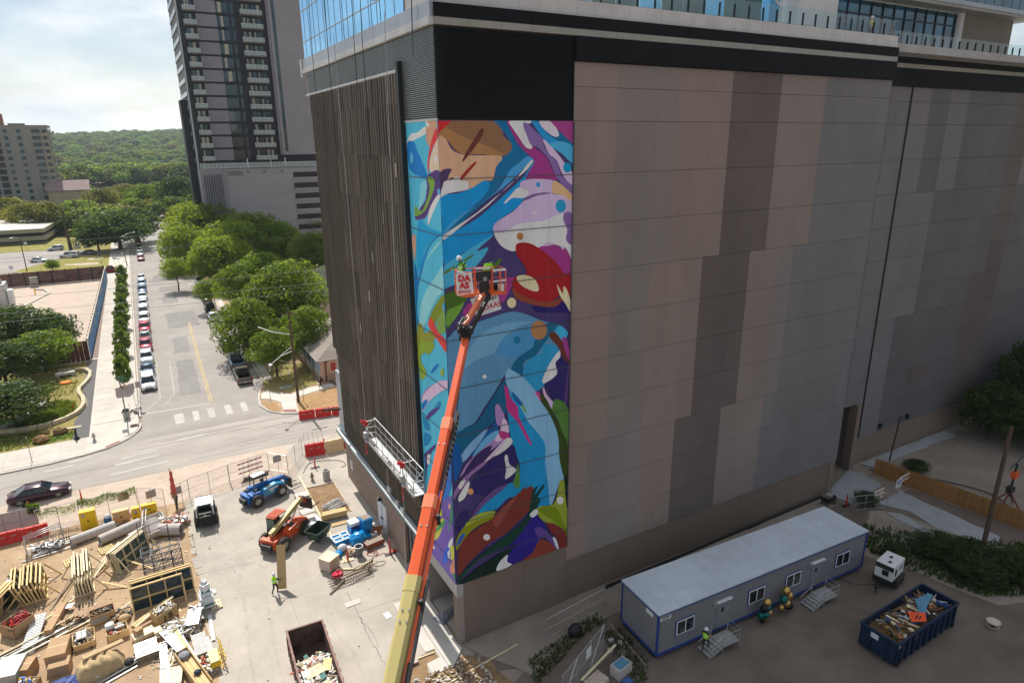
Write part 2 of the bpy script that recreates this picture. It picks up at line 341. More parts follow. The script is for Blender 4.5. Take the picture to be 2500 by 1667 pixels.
# construction lot: concrete apron, dirt storage yard, rough edge
sheet('lot_paving',[(-14.3,-26),(-14.2,29.6),(-3.9,29.6),(-3.9,37.3),(3.4,37.4),(3.4,6),(.1,6),(.1,-.1),(-.05,-.4),(-1.1,-1.55),(-2.56,-1.59),(-4.9,-1.9),(-5.2,-26)],.012,M['concrete_lot'],**struct)
sheet('lot_verge',wob([(-33,30.2),(-14.2,29.5),(-3.9,29.5),(-3.9,37.35),(-33,37.35)],.05,2,6),.008,M['gravel_pale'],**struct)
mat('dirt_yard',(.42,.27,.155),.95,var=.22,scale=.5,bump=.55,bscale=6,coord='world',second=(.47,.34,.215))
sheet('dirt_yard',wob([(-45,-30),(-14.3,-30),(-14.2,29.6),(-20,30.2),(-45,30)],.12,2,7),.016,M['dirt_yard'],**struct)
rg=MB()
rr=random.Random(3)
y=-4
while y<29:
 l=rr.uniform(.4,2.2);rg.cbox((-14.3+rr.uniform(-.14,.14),y+l/2,.012),(rr.uniform(.2,.5),l,.06),rr.uniform(-.07,.07),0,rr.uniform(-.01,.01));y+=l+rr.uniform(.05,.5)
rg.build('broken_kerb',M['concrete_lot'],kind='structure')
# joints and cracks cut in the paving
crk=MB()
def crack(pts,w=.035,wig=.08,seed=1):
 r2=random.Random(seed);P=[]
 for a,b in zip(pts,pts[1:]):
  a=Vector(a);b=Vector(b);n=max(2,int((b-a).length/.35))
  P+=[a.lerp(b,i/n)+Vector((r2.uniform(-wig,wig),r2.uniform(-wig,wig)))for i in range(n)]
 P.append(Vector(pts[-1]))
 for a,b in zip(P,P[1:]):crk.bar((a.x,a.y,.012),(b.x,b.y,.012),w*r2.uniform(.5,1.4),.012)
crack([(-4.95,9),(-4.9,5.7),(-4.95,3.5),(-4.85,1.0),(-5.1,-6)],.05,.07,1);crack([(-4.9,5.7),(-4.6,3.5),(-4.9,1.6)],.04,.1,2)
crack([(-3.6,1.2),(-2.6,2.2)],.03,.01,3);crack([(-14,17),(-9,16.2)],.015,.01,4);crack([(-9,29),(-8.6,-5)],.02,.004,5)
crack([(-4.0,14),(-4.1,29)],.03,.006,6);crack([(-1.0,8),(-1.2,-1)],.02,.004,8);crack([(-4.8,6.4),(.2,6.4)],.02,.003,9);crack([(-3.5,2.9),(-.2,2.9)],.02,.003,10)
crk.build('paving_joints',M['asphalt_dark'],kind='structure')
# raised walk at the building corner, soil pit beside it
MB().prism([(-.05,-.08),(.04,-.42),(-1.1,-1.6),(-2.56,-1.62),(-2.5,-.55),(-1.56,-.44),(-1.54,.4),(-2.2,.44),(-2.4,6),(.1,6)],-.1,.07).build('corner_walk',M['concrete_new'],**struct)
sheet('soil_pit',wob([(-4.9,-.4),(-2.5,.35),(-1.6,.35),(-1.62,-.4),(-2.5,-.5),(-2.6,-1.7),(-1.1,-1.7),(-.2,-1.0),(1.2,-2.4),(1.5,-4.5),(-6,-7)],.25,.6,9),.022,M['dirt_dark'],**struct)
# planting bed with gravel between the kerb and the facade
sheet('planting_bed',wob([(-3.9,26.1),(-1.35,25.9),(-1.38,20.0),(-3.9,20.2)],.03,.6,8),.03,M['dirt_dark'],**struct)
kb=MB();kb.bar((-4.02,12.8,.06),(-4.02,29,.06),.16,.14);kb.bar((-3.9,26.2,.06),(-1.3,26,.06),.06,.12);kb.bar((-1.3,26,.05),(-1.35,20,.05),.06,.1)
kb.bar((-4.9,12.1,.06),(-3.4,11.3,.06),.16,.14);kb.bar((-3.4,11.3,.06),(-2.0,11.9,.06),.16,.14);kb.build('bed_kerb',M['wood_pale'],kind='structure')
# substation yard, planting strip, park bed west of the street
sheet('gravel_yard',[(-75,84.5),(-23.9,84.5),(-22.9,159),(-75,160)],.0,M['gravel_pale'],**struct)
sheet('gravel_strip',[(-23.55,84.5),(-22.85,84.5),(-22.6,150),(-23.3,150)],.11,M['gravel_brown'],**struct)
sheet('gravel_bed',[(-22.82,51),(-22.82,83.8),(-23.8,83.8),(-23.9,79),(-23.2,76.8),(-24.2,69),(-23.6,66),(-23.3,62.5),(-23.8,60),(-24.5,57),(-24.4,51)],.11,M['gravel_grey'],**struct)
MB().prism([(-23.9,83.9),(-22.8,83.9),(-22.8,84.5),(-23.9,84.5)],0,.125).build('concrete_strip',M['concrete_new'],**struct)
sheet('park_bed',wob([(-75,51),(-24.2,51),(-24.2,84),(-75,84)],.0,5,8),.03,M['dry_grass'],**struct)
sheet('grass_patch',wob([(-30.5,58.3),(-28.2,57.2),(-25.6,58.4),(-24.4,60.8),(-24.6,63.5),(-26.5,65.5),(-28.5,64)],.35,.8,12),.045,M['lawn_green'],**struct)
sheet('grass_patch',wob([(-26.8,53.2),(-24.3,54),(-24.2,52),(-27,51.2)],.25,.8,13),.045,M['lawn_green'],**struct)
# side road, lawn triangle, road and verge beyond
sheet('side_road',[(-80,160.6),(-19,165.2),(-17.2,163),(-17.2,172),(-19.5,172.5),(-80,166)],.004,M['asphalt'],**struct)
sheet('lawn',[(-18.2,175),(-41,178.5),(-45,182.5),(-42,190),(-36.4,200.6),(-31.5,203.6),(-27.8,206.3),(-26.6,209.5),(-24.5,211.6),(-18.2,212.5),(-17.9,205)],.03,M['lawn'],**struct)
sheet('bare_patch',wob([(-33.5,190),(-25.5,188),(-24.7,184.5),(-29,185),(-33.5,187.6)],.5,1.5,4),.036,M['gravel_pale'],**struct)
sheet('bare_patch',wob([(-28.5,198),(-24.5,198),(-24.7,195),(-27.5,195)],.4,1.2,5),.036,M['gravel_pale'],**struct)
sheet('back_road',[(-120,176),(-45,182.5),(-36.4,200.6),(-27.8,206.3),(-26.6,209.5),(-26,212.8),(-30,217),(-36,220.5),(-45,225),(-120,228)],.012,M['asphalt'],**struct)
sheet('walk_far',[(-22.2,211),(-17.7,222),(-17.5,176),(-18.4,176),(-18.2,206)],.105,M['concrete'],**struct)
sheet('back_verge',[(-120,229),(-45,225.6),(-30,217.4),(-17.7,212.8),(-17.6,420),(-120,420)],.0,M['lawn'],**struct)
kk=MB();kerb=kk
kerbline([(-45,182.3),(-41,178.3),(-18.2,174.8)]);kerbline([(-36.4,200.6),(-27.8,206.2),(-26.5,209.4),(-27,213)]);kerbline([(-45,225.4),(-36,220.8),(-30,217.2)]);kerbline([(-23,159.9),(-19,164.9)])
kk.build('kerb',M['kerb'],**struct)
# mural colour fields, measured on the two walls in metres (colour, smoothed?, [along, up, ...])
MURAL_B=[
('005f8c',1,[2.98,33.09,4.15,33.1,4.48,32.4,4.86,31.83,5.36,31.42,5.54,31.21,4.85,30.76,4.26,30.45,3.86,29.97,3.27,29.24,2.49,28.7,1.73,28.16,0.96,27.55,0.32,27.31,0.04,27.2,0.51,27.74,1.45,28.34,2.5,28.95,2.89,29.51,2.81,29.92,3.29,29.99,3.39,30.64,3.79,31.12,4.42,31.59,4.28,32.08,3.81,32.64,3.16,32.95]),
('7d5a3e',1,[0,32.94,0.3,33.08,2.98,33.09,3.35,33.03,3.81,32.64,3.9,32.32,4.38,31.92,4.42,31.63,4.27,31.43,3.88,31.26,2.56,31.36,1.11,31.48,0.52,32.11,0,32.26]),
('966c42',1,[0,32.92,0.54,32.72,1.32,32.33,2.58,31.89,3.7,31.44,3.88,31.26,2.56,31.35,1.55,31.38,1.11,31.52,0.6,32.03,0.26,32.22,0,32.26]),
('be9678',1,[0,32.26,0.43,32.15,0.68,31.72,1.11,31.44,2.01,31.31,3.79,31.24,3.39,30.64,3.19,29.99,2.53,29.93,1.68,29.52,1.23,29.98,0.7,30.2,0.43,30.01,0.35,30.33,0.62,30.47,0.68,30.63,0,30.53]),
('b41f24',0,[0,33.07,0.8,33.08,0.55,32.87,0,32.45]),
('5a2823',1,[2.6,32.69,2.7,32.6,2.49,32.17,2.02,31.63,1.45,31.04,1.36,31.09,1.75,31.71,2.22,32.33,2.46,32.64]),
('8c191e',1,[2.18,31,2.13,30.83,1.71,30.44,1.28,30.02,1.13,29.98,1.34,30.33,1.81,30.76]),
('463258',1,[0,30.46,0.68,30.65,0.53,30.32,0.43,30.09,0.2,29.78,0.06,29.31,0,29.2]),
('0082be',1,[0,29.19,1.03,29.34,1.96,29.63,2.53,29.93,2.9,29.92,2.94,29.59,2.5,28.99,1.45,28.34,0.41,27.42,0.01,27.12,0.04,27.94]),
('3c8cbe',1,[5.45,31.21,5.81,30.99,5.25,30.59,4.45,29.95,3.37,29.24,2.12,28.64,1.17,28.2,0.33,27.59,0.04,27.16,0.98,27.88,2.12,28.64,3.27,29.24,3.86,29.88,4.26,30.45,4.86,30.85]),
('0082be',1,[0.03,26.87,0.96,27.38,2.09,27.89,3.26,28.66,4.45,29.53,5.25,30.17,5.86,30.95,5.86,30.74,5.35,30,4.84,29.17,5.45,29.32,5.14,28.73,4.63,28.33,3.24,27.56,3.23,27.05,2.44,26.6,1.09,26.03,0.04,25.53]),
('cdc8c8',1,[5.71,30.99,5.81,30.91,5.35,30.42,4.75,30.02,3.86,29.39,2.87,28.6,1.72,27.91,0.77,27.31,0.12,26.91,0.04,27.12,0.97,27.63,2.1,28.22,3.27,28.99,4.45,29.78,5.25,30.59]),
('cdc8c8',1,[4.85,29.51,5.55,29.27,5.24,28.9,4.44,28.94,3.99,28.66,3.92,28.75,4.34,29.11]),
('d2cdcd',1,[0.15,29.78,0.25,30.01,0.7,30.08,0.88,30.21,1.15,30.18,1.24,30.02,1.65,29.96,1.68,29.64,1.49,29.49,0.49,29.37,0.04,29.19,0,29.07,0,29.39]),
('3c9bd7',1,[0.04,25.45,1.09,25.98,2.05,26.46,3.23,26.96,2.04,26.11,2.82,26.26,2.42,25.65,1.63,24.94,1.04,24.48,0.19,24.23,0.02,24.25]),
('4a6e28',1,[0,25.12,0.89,25.53,1.85,25.96,1.75,25.8,0.88,25.36,0.03,24.98]),
('46641e',1,[2.79,25,3.19,25.31,3.65,25.58,3.49,25.19,3.09,24.97]),
('3c5a14',1,[0.02,23.82,0.83,23.98,1.59,23.8,1.19,23.23,0.59,22.6,0.07,21.78,0.08,22.84]),
('5f8c32',1,[0.08,22.84,0.8,23.1,1.19,23.23,0.78,22.57,0.07,21.95]),
('8c2d73',1,[1.07,22.62,1.57,23.18,2.34,22.72,1.54,22.29]),
('8c2d73',1,[3.78,24.36,4.7,24.31,4.39,23.93,3.76,22.95,3.46,23.31,3.57,24.02]),
('8c2d73',1,[4.1,33.1,4.39,33.1,4.58,32.64,5.16,32.07,5.86,31.7,6.68,31.14,7.31,30.11,7.42,29.84,6.69,29.74,5.35,29.96,5.91,30.91,5.54,31.25,4.86,31.83,4.48,32.4]),
('d7cde1',1,[4.29,33.1,5.66,33.11,5.56,32.96,5.16,32.96,5.36,32.4,5.74,31.82,5.64,31.59,5.26,31.75,4.87,32.24,4.48,32.72]),
('735a91',1,[5.16,32.96,5.46,32.96,5.96,32.56,6.47,32.15,6.57,31.65,7.41,30.96,7.74,30.09,8.56,29.49,8.56,28.92,7.53,29.84,7.31,30.11,6.88,30.97,6.16,31.65,5.66,31.82,5.36,32.4]),
('1482b9',0,[5.66,33.11,6.46,33.11,6.87,32.64,7.81,32.14,8.55,31.66,8.56,30.67,7.72,31.38,6.88,31.81,6.26,32.39]),
('005a87',0,[6.06,33.11,6.87,33.12,7.49,32.56,8.54,32.05,8.55,31.62,7.71,31.89,6.77,32.39]),
('c8b4dc',1,[6.21,33.11,6.97,33.12,7.49,32.56,7.5,32.26,7.08,32.31,6.46,32.72]),
('8c3273',0,[6.92,33.12,8.52,33.12,8.54,31.84,7.7,32.47]),
('3c96be',1,[6.88,31.81,7.61,32.01,8.55,31.69,8.56,30.76,7.72,31.34]),
('b9a5d7',1,[6.47,32.15,7.4,31.38,8.05,30.69,8.56,30.15,8.56,29.49,7.85,30.09,7.41,30.96,6.88,31.31]),
('0082af',1,[8.45,30.5,8.43,30.4,8.37,30.3,8.28,30.24,8.17,30.23,8.05,30.25,7.96,30.32,7.9,30.41,7.87,30.52,7.89,30.63,7.95,30.72,8.05,30.78,8.16,30.8,8.27,30.77,8.36,30.71,8.43,30.61]),
('b4a0cd',1,[5.05,29.84,5.86,29.94,7.32,29.76,7.11,29.07,7.76,28.96,8.56,28.56,8.56,24.97,8.13,25.77,7.91,25.69,7.47,26.01,6.18,25.93,4.82,26.36,4.61,25.89,3.71,26.23,3.23,26.96,3.24,27.56,4.43,28.17,5.14,28.73,5.55,29.23,4.95,29.51]),
('c89b73',1,[7.32,29.8,8.56,28.92,8.56,28.56,7.76,28.96,7.11,29.12]),
('6e5082',1,[5.04,28.74,5.65,29.05,6.38,29.15,7.11,29.09,6.06,28.99,5.45,28.8]),
('1482b4',1,[6.29,29.61,6.28,29.55,6.25,29.51,6.2,29.48,6.15,29.47,6.09,29.48,6.04,29.51,6.01,29.56,6,29.62,6.01,29.67,6.04,29.72,6.09,29.75,6.15,29.76,6.2,29.75,6.25,29.71,6.28,29.66]),
('1e82af',1,[8.1,28.29,8.08,28.15,8,28.02,7.88,27.95,7.74,27.93,7.6,27.96,7.48,28.05,7.39,28.18,7.37,28.33,7.39,28.47,7.47,28.59,7.59,28.67,7.73,28.69,7.87,28.66,7.99,28.57,8.07,28.44]),
('c8b9e1',1,[5.98,28.02,5.97,27.98,5.95,27.94,5.91,27.92,5.86,27.91,5.81,27.93,5.77,27.95,5.74,27.99,5.73,28.04,5.74,28.08,5.77,28.11,5.81,28.14,5.86,28.14,5.91,28.13,5.95,28.1,5.97,28.07]),
('d7c8e6',1,[3.23,27.14,3.82,27.01,4.83,27.46,6.49,27.52,7.88,27.88,8,27.43,8.23,26.86,8.13,26.23,8.56,25.92,8.56,24.98,8.13,25.77,7.47,26.01,6.82,26.24,6.18,25.93,5.54,26.26,4.82,26.36,4.56,25.89,3.81,26.14,3.32,26.7]),
('96693f',1,[5.13,26.71,5.11,26.62,5.06,26.56,4.99,26.51,4.9,26.5,4.82,26.53,4.75,26.58,4.7,26.66,4.68,26.74,4.7,26.82,4.75,26.89,4.82,26.93,4.91,26.94,4.99,26.92,5.07,26.87,5.11,26.79]),
('73558c',1,[7.99,27.88,8.56,27.75,8.56,26,8.13,26.32,8.23,26.86,7.94,27.43]),
('8c2d73',1,[6.18,25.93,6.92,26.01,7.36,26.04,7.91,25.69,8.13,25.77,8.56,24.98,8.56,24.03,7.94,24.19,7.15,24.93]),
('783723',1,[4.33,23.75,5.01,23.21,6.07,22.75,7.17,22.57,7.9,22.72,7.63,22.22,6.73,22.22,5.32,22.7,4.59,23.08]),
('8c0f14',1,[4.62,26.24,5.13,26.35,5.86,26.14,6.93,25.41,7.59,24.79,8.05,24.18,8.56,24.13,8.56,22.68,8.18,23.21,7.62,22.8,6.95,22.55,5.86,22.83,4.8,23.33,4.39,23.84,4.39,24.2,4.81,24.43,5.33,24.47,5.23,24.93,4.71,25.61]),
('dcb491',1,[4.65,24.36,5.22,24.41,5.86,24.13,6.16,23.64,6.13,23.31,5.54,23.47,4.91,23.87]),
('1e0f55',1,[5.83,22.45,6.96,22.21,7.63,22.27,8.07,22.6,8.55,21.9,8.55,21.66,7.86,21.75,6.08,22.04]),
('dcb491',1,[7.5,23.58,7.67,23.37,7.96,22.95,8,23.42,8.29,23.1,8.54,22.39,8.55,21.7,8.19,22.24,7.73,22.88]),
('dcb491',1,[4.6,22.8,4.58,22.68,4.51,22.58,4.41,22.53,4.29,22.52,4.17,22.56,4.07,22.64,4,22.75,3.98,22.88,4.01,22.99,4.08,23.09,4.18,23.14,4.3,23.15,4.41,23.11,4.51,23.03,4.58,22.92]),
('4b7da0',1,[0.03,21.24,1.73,21.89,3.13,22.16,4.37,22.29,5.43,21.93,6.3,21.48,7.64,20.99,8.34,20.44,8.23,20.01,7.73,19.22,6.91,18.58,6.56,17.37,5.06,18.08,3.95,18.49,3.06,17.44,2.17,16.39,1.61,15.69,0.97,15.52,0.13,15.21,0.04,18.04]),
('5f91af',1,[2.3,21.26,3.53,21.59,4.78,21.62,5.75,21.43,4.78,21.26,3.72,20.76,3.09,19.93,1.83,19.67,1.1,19.31,1.23,20.16]),
('3c7daa',1,[3.09,19.93,3.72,20.66,4.78,21.07,5.86,21.3,6.52,21.01,5.86,20.13,5.63,19.73,4.62,19.29,3.32,19.81]),
('005578',1,[5.86,20.13,6.52,21.11,7.3,21.19,7.64,20.94,7.08,20.43,6.55,19.88,5.98,19.26,5.07,18.9,5.17,17.75,4.72,18.04,4.17,18.55,4.62,19.29,5.75,19.81]),
('005073',1,[3.95,18.39,3.72,18.02,3.28,17.6,2.49,16.53,1.72,15.66,0.97,15.47,0.13,15.21,0.05,14.5,0.6,13.84,1.47,14.57,2.46,15.18,3.24,15.63,3.91,16.01,3.82,17.28,4.28,18.07]),
('966944',1,[6.81,20.77,6.77,20.54,6.64,20.37,6.44,20.26,6.21,20.25,5.98,20.33,5.79,20.5,5.66,20.71,5.62,20.95,5.66,21.17,5.79,21.35,5.98,21.45,6.21,21.46,6.44,21.38,6.63,21.22,6.76,21.01]),
('00648c',1,[4.88,20.43,4.86,20.34,4.81,20.27,4.73,20.23,4.63,20.23,4.54,20.26,4.46,20.33,4.41,20.41,4.39,20.51,4.41,20.6,4.47,20.67,4.55,20.71,4.64,20.71,4.73,20.68,4.81,20.61,4.86,20.53]),
('1e82af',1,[6.55,19.88,7.49,19.63,7.73,19.17,6.91,18.26,6.45,17.61,6.68,17.25,5.98,16.85,5.17,17.75,5.06,18.49,5.75,19.2,6.44,19.28]),
('3296c8',1,[7.42,20.68,7.76,20.93,8.34,20.44,8.23,20.06,7.77,20.08]),
('5a281e',1,[6.97,20.55,7.42,20.53,8,19.79,8.52,19.14,8.42,18.15,7.98,18.92,7.49,19.73,7.08,20.14]),
('8c3278',1,[7.94,20.1,8.23,20.01,8.56,19.09,8.56,18.92,8.47,18.52,8.09,19.43]),
('231955',1,[7.8,18.79,8.54,18.08,8.51,16.34,8.41,14.81,8.15,15.65,7.41,15.91,6.98,16.65,6.68,17.3,7.51,17.67,7.44,18.48]),
('cdc8cd',1,[7.73,19.28,7.8,18.84,7.44,18.48,7.57,17.72,6.68,17.3,6.47,17.55,7.03,18.56]),
('4b3264',1,[8.42,17.99,8.54,17.97,8.37,15.6,8.15,15.65]),
('0a7daf',1,[3.94,17.78,4.6,16.81,5.39,14.93,6.22,13.86,6.77,12.94,6.84,11.32,7.09,8.42,6.48,8.66,5.99,8.99,5.02,10.44,4.66,10.77,4.79,11.87,4.45,13.08,4.12,14.14,3.91,16.01]),
('0a7daf',1,[4.55,10.8,5.5,10.42,6.61,8.8,6.11,8.48,4.54,9.66,3.83,9.87,3.13,9.39,2.21,9.33,1.31,9.27,2.23,10.01,3.85,10.89]),
('73a0cd',1,[3.95,18.7,4.17,18.66,5.06,17.98,5.98,16.85,6.33,16.14,6.93,15.25,7.43,14.36,7.82,13.14,7.96,11.72,8.24,10.12,7.8,9.65,7.3,8.41,7.09,8.54,6.98,9.88,6.72,11.59,6.71,12.96,6.1,14,5.39,14.93,4.93,15.9,4.15,17.22,3.78,18.06]),
('b9a0d2',1,[6.57,17.05,6.81,16.47,7.42,15.69,7.3,15.33,6.81,15.93,6.51,16.75]),
('b43c78',1,[5.92,16.81,6.27,16.69,6.39,16.12]),
('a5286e',1,[3.72,17.67,3.94,17.52,4.15,16.8,4.65,16.06,4.76,15.29,5.62,13.45,5.62,13.23,5.27,13.76,4.58,15.12,3.91,16.01,3.81,16.77]),
('00508c',1,[4.24,17.2,4.6,16.81,5.05,16.19,4.94,16.06,4.48,16.52]),
('5f8c28',1,[4.91,16.27,5.34,15.59,5.05,15.82]),
('466e2d',1,[7.41,16.02,8.15,15.65,8.54,14.78,8.56,12.38,8.06,13.54,7.55,14.78,7.24,15.29]),
('2d3c05',1,[6.27,16.53,6.45,16.6,6.93,15.9,7.55,14.56,8.06,13.54,8.52,12.39,8.54,9.92,8.24,10.12,7.83,11.76,7.75,13.16,7.31,14.5,6.57,15.87]),
('004b87',1,[3.24,15.63,3.23,14.89,2.33,14.26,1.34,13.65,1.24,13.79,1.68,14.41,2.34,14.78]),
('6e96be',1,[2.52,15.16,1.47,14.57,0.6,13.74,0.74,13.28,1.45,13.84,2.12,14.52]),
('5a96c3',1,[3.23,14.84,2.34,14.57,1.45,13.63,1.66,13.46,2.99,14.31]),
('9673a5',1,[3.04,16.41,3.26,16.57,3.58,15.98,3.68,15.53,3.45,15.05,3.12,15.34]),
('9673a5',1,[2.99,14.31,1.66,13.57,1,13.1,0.55,12.47,0.55,12.37,0.99,12.68,2.31,13.4,3.21,13.83,3.89,14.2,3.44,14.2]),
('c8aad7',1,[3.57,15.56,3.9,15.16,3.95,14.4,3.21,14.04,2.99,14.31,3.34,14.76]),
('a02d6e',1,[3.28,14.77,3.89,14.52,4,14.17,3.44,14.2]),
('231955',1,[2.3,12.76,3.19,12.96,4.23,13.57,4.51,12.84,4.62,11.92,4.31,10.98,3.16,11.08,2.24,10.56,1.37,11.04,1.5,11.88]),
('321e50',1,[0.77,12.52,1.66,13.57,2.76,13.93,2.31,13.19,1.41,12.56]),
('d2cdd2',1,[4.12,14.09,4.2,13.69,3.42,13.23,2.75,13.18,3.21,13.72,3.78,14.12]),
('c8aad7',1,[2.08,12.82,2.75,13.4,3.66,14.09,3.89,14.09,2.97,13.23]),
('004b8c',1,[0.07,14.5,0.47,14.45,0.69,13.4,0.56,12.79,0.1,12.17]),
('cdc8d2',1,[3.64,12.9,3.87,12.95,3.98,12.31,4.5,11.73,3.85,11.34,3.66,11.39,3.75,12.04]),
('4b7832',1,[4.62,12.14,4.76,11.09,4.66,10.37,4.25,10.83,4.43,11.4]),
('826091',1,[0.04,10.88,0.11,11.52,0.87,12.28,2.08,12.92,2.3,12.76,1.3,12.27,0.96,11.82,0.29,11.25]),
('d2cdd7',1,[0.37,11.77,0.76,12.2,0.85,11.96,0.52,11.51]),
('d2cdd7',1,[0.4,11.11,1.07,11.9,1.11,11.56,0.82,10.87,0.38,10.67]),
('be8755',1,[1.39,11.09,1.37,11.01,1.33,10.95,1.26,10.92,1.19,10.93,1.12,10.97,1.05,11.03,1.01,11.12,1,11.2,1.02,11.28,1.06,11.34,1.13,11.37,1.2,11.37,1.28,11.33,1.34,11.26,1.38,11.18]),
('231955',1,[0.1,8.98,0.45,9.77,1,9.82,0.87,9.07,0.41,8.43]),
('553c73',1,[0.86,8.85,1.55,9.87,2.7,10.77,3.85,10.95,3.38,10.57,2.23,10.01,1.54,9.43,0.97,8.93]),
('737800',1,[0.09,8.08,0.86,8.96,2.21,9.33,2.89,9.23,2.65,8.73,1.52,8.52,0.61,7.91,0.11,7.27]),
('8c9632',1,[0.98,9.15,1.88,9.43,2.89,9.23,2.66,8.96,1.53,8.98,0.75,8.77]),
('2350a0',1,[0.05,7.64,0.4,8.26,0.73,8.32,0.38,7.75]),
('69281e',1,[0.14,6.8,0.61,7.91,1.74,8.45,2.65,8.73,3.36,9.32,4.3,9.84,5.02,10.21,5.32,10.56,5.14,10.18,5.68,10.25,5.8,9.52,5.49,8.55,4.52,7.9,3.68,7.35,2.62,7.11,1.69,6.61,0.77,5.99,0.13,5.4]),
('7d3c32',1,[2.77,8.7,3.59,9.36,4.9,10.13,5.02,10.33,4.3,9.5,3.58,8.67,3.1,8.01,2.82,8.22]),
('231473',1,[3.78,6.12,5,7.15,5.74,8.11,6.74,6.83,6.49,6.05,6.24,5.26,5.24,4.99,4.01,4.82,3.65,5.19]),
('003223',1,[0.13,5.28,0.99,5.91,2.15,6.56,3.8,7.19,5.25,8.03,5.56,9.12,5.68,9.79,5.98,10.11,6.11,10.07,5.86,9.5,6.54,10.09,6.63,9.92,6.11,9.31,6.36,9.12,6.17,8.7,5.74,8.11,5,7.15,3.79,6.36,2.37,6.25,1.21,5.83,0.28,4.99,0.13,4.75]),
('001e14',1,[0.16,4.73,1.2,5.36,2.59,5.81,3.78,6.12,4.39,6.33,3.65,5.43,3.04,4.68,1.41,4.68]),
('828c28',1,[6.23,8.56,7.37,8.39,7.74,9.31,7.86,9.99,8.24,9.88,8.33,8.77,8.54,7.73,8.55,5.74,7.51,6.82,6.74,7.19,6.11,8]),
('647800',1,[6.11,8.42,7.5,8.17,8.16,6.86,8.54,5.99,8.55,5.42,7.51,6.95,6.74,7.68]),
('001e14',1,[8.24,10.12,8.54,10.04,8.51,7.74,8.36,8.76]),
('6e2323',1,[6.87,7.09,7.64,6.66,8.3,6.07,8.51,5.37,8.53,4.66,7.8,4.72,7.79,5.49,7.26,6.16]),
('783223',1,[4.93,4.79,5.74,5.19,6.24,5.95,6.88,5.67,7.67,4.71,5.99,4.73]),
('553c7d',1,[5.86,6.87,6.24,6.99,7,6.25,7.53,5.32,7.66,4.77,6.75,5.96,6.24,6.13]),
('d2cdd7',1,[5.49,8.19,5.99,8.46,6.14,8.11,5.74,7.87]),
('d2cdd7',1,[7.33,5.83,7.66,5.53,7.86,4.7,7.64,4.91]),
('d2cdd7',1,[2.92,4.72,3.17,5.36,3.78,5.69,3.71,5.17,4.07,4.79]),
('d2cdd7',1,[2.47,7.46,2.45,7.37,2.39,7.31,2.31,7.29,2.22,7.3,2.13,7.35,2.05,7.43,2,7.52,1.99,7.62,2.01,7.7,2.06,7.76,2.14,7.78,2.23,7.77,2.32,7.72,2.4,7.64,2.45,7.55]),
('d2cdd7',1,[8.19,8.43,8.17,8.32,8.11,8.23,8.02,8.19,7.92,8.2,7.82,8.26,7.73,8.35,7.67,8.47,7.65,8.59,7.66,8.7,7.72,8.78,7.81,8.82,7.91,8.81,8.02,8.76,8.1,8.67,8.17,8.55]),
('d2cdd7',1,[2.48,18.53,2.47,18.49,2.43,18.45,2.39,18.43,2.34,18.43,2.28,18.45,2.24,18.49,2.21,18.53,2.2,18.58,2.21,18.63,2.25,18.67,2.29,18.69,2.34,18.69,2.4,18.67,2.44,18.63,2.47,18.58]),
]
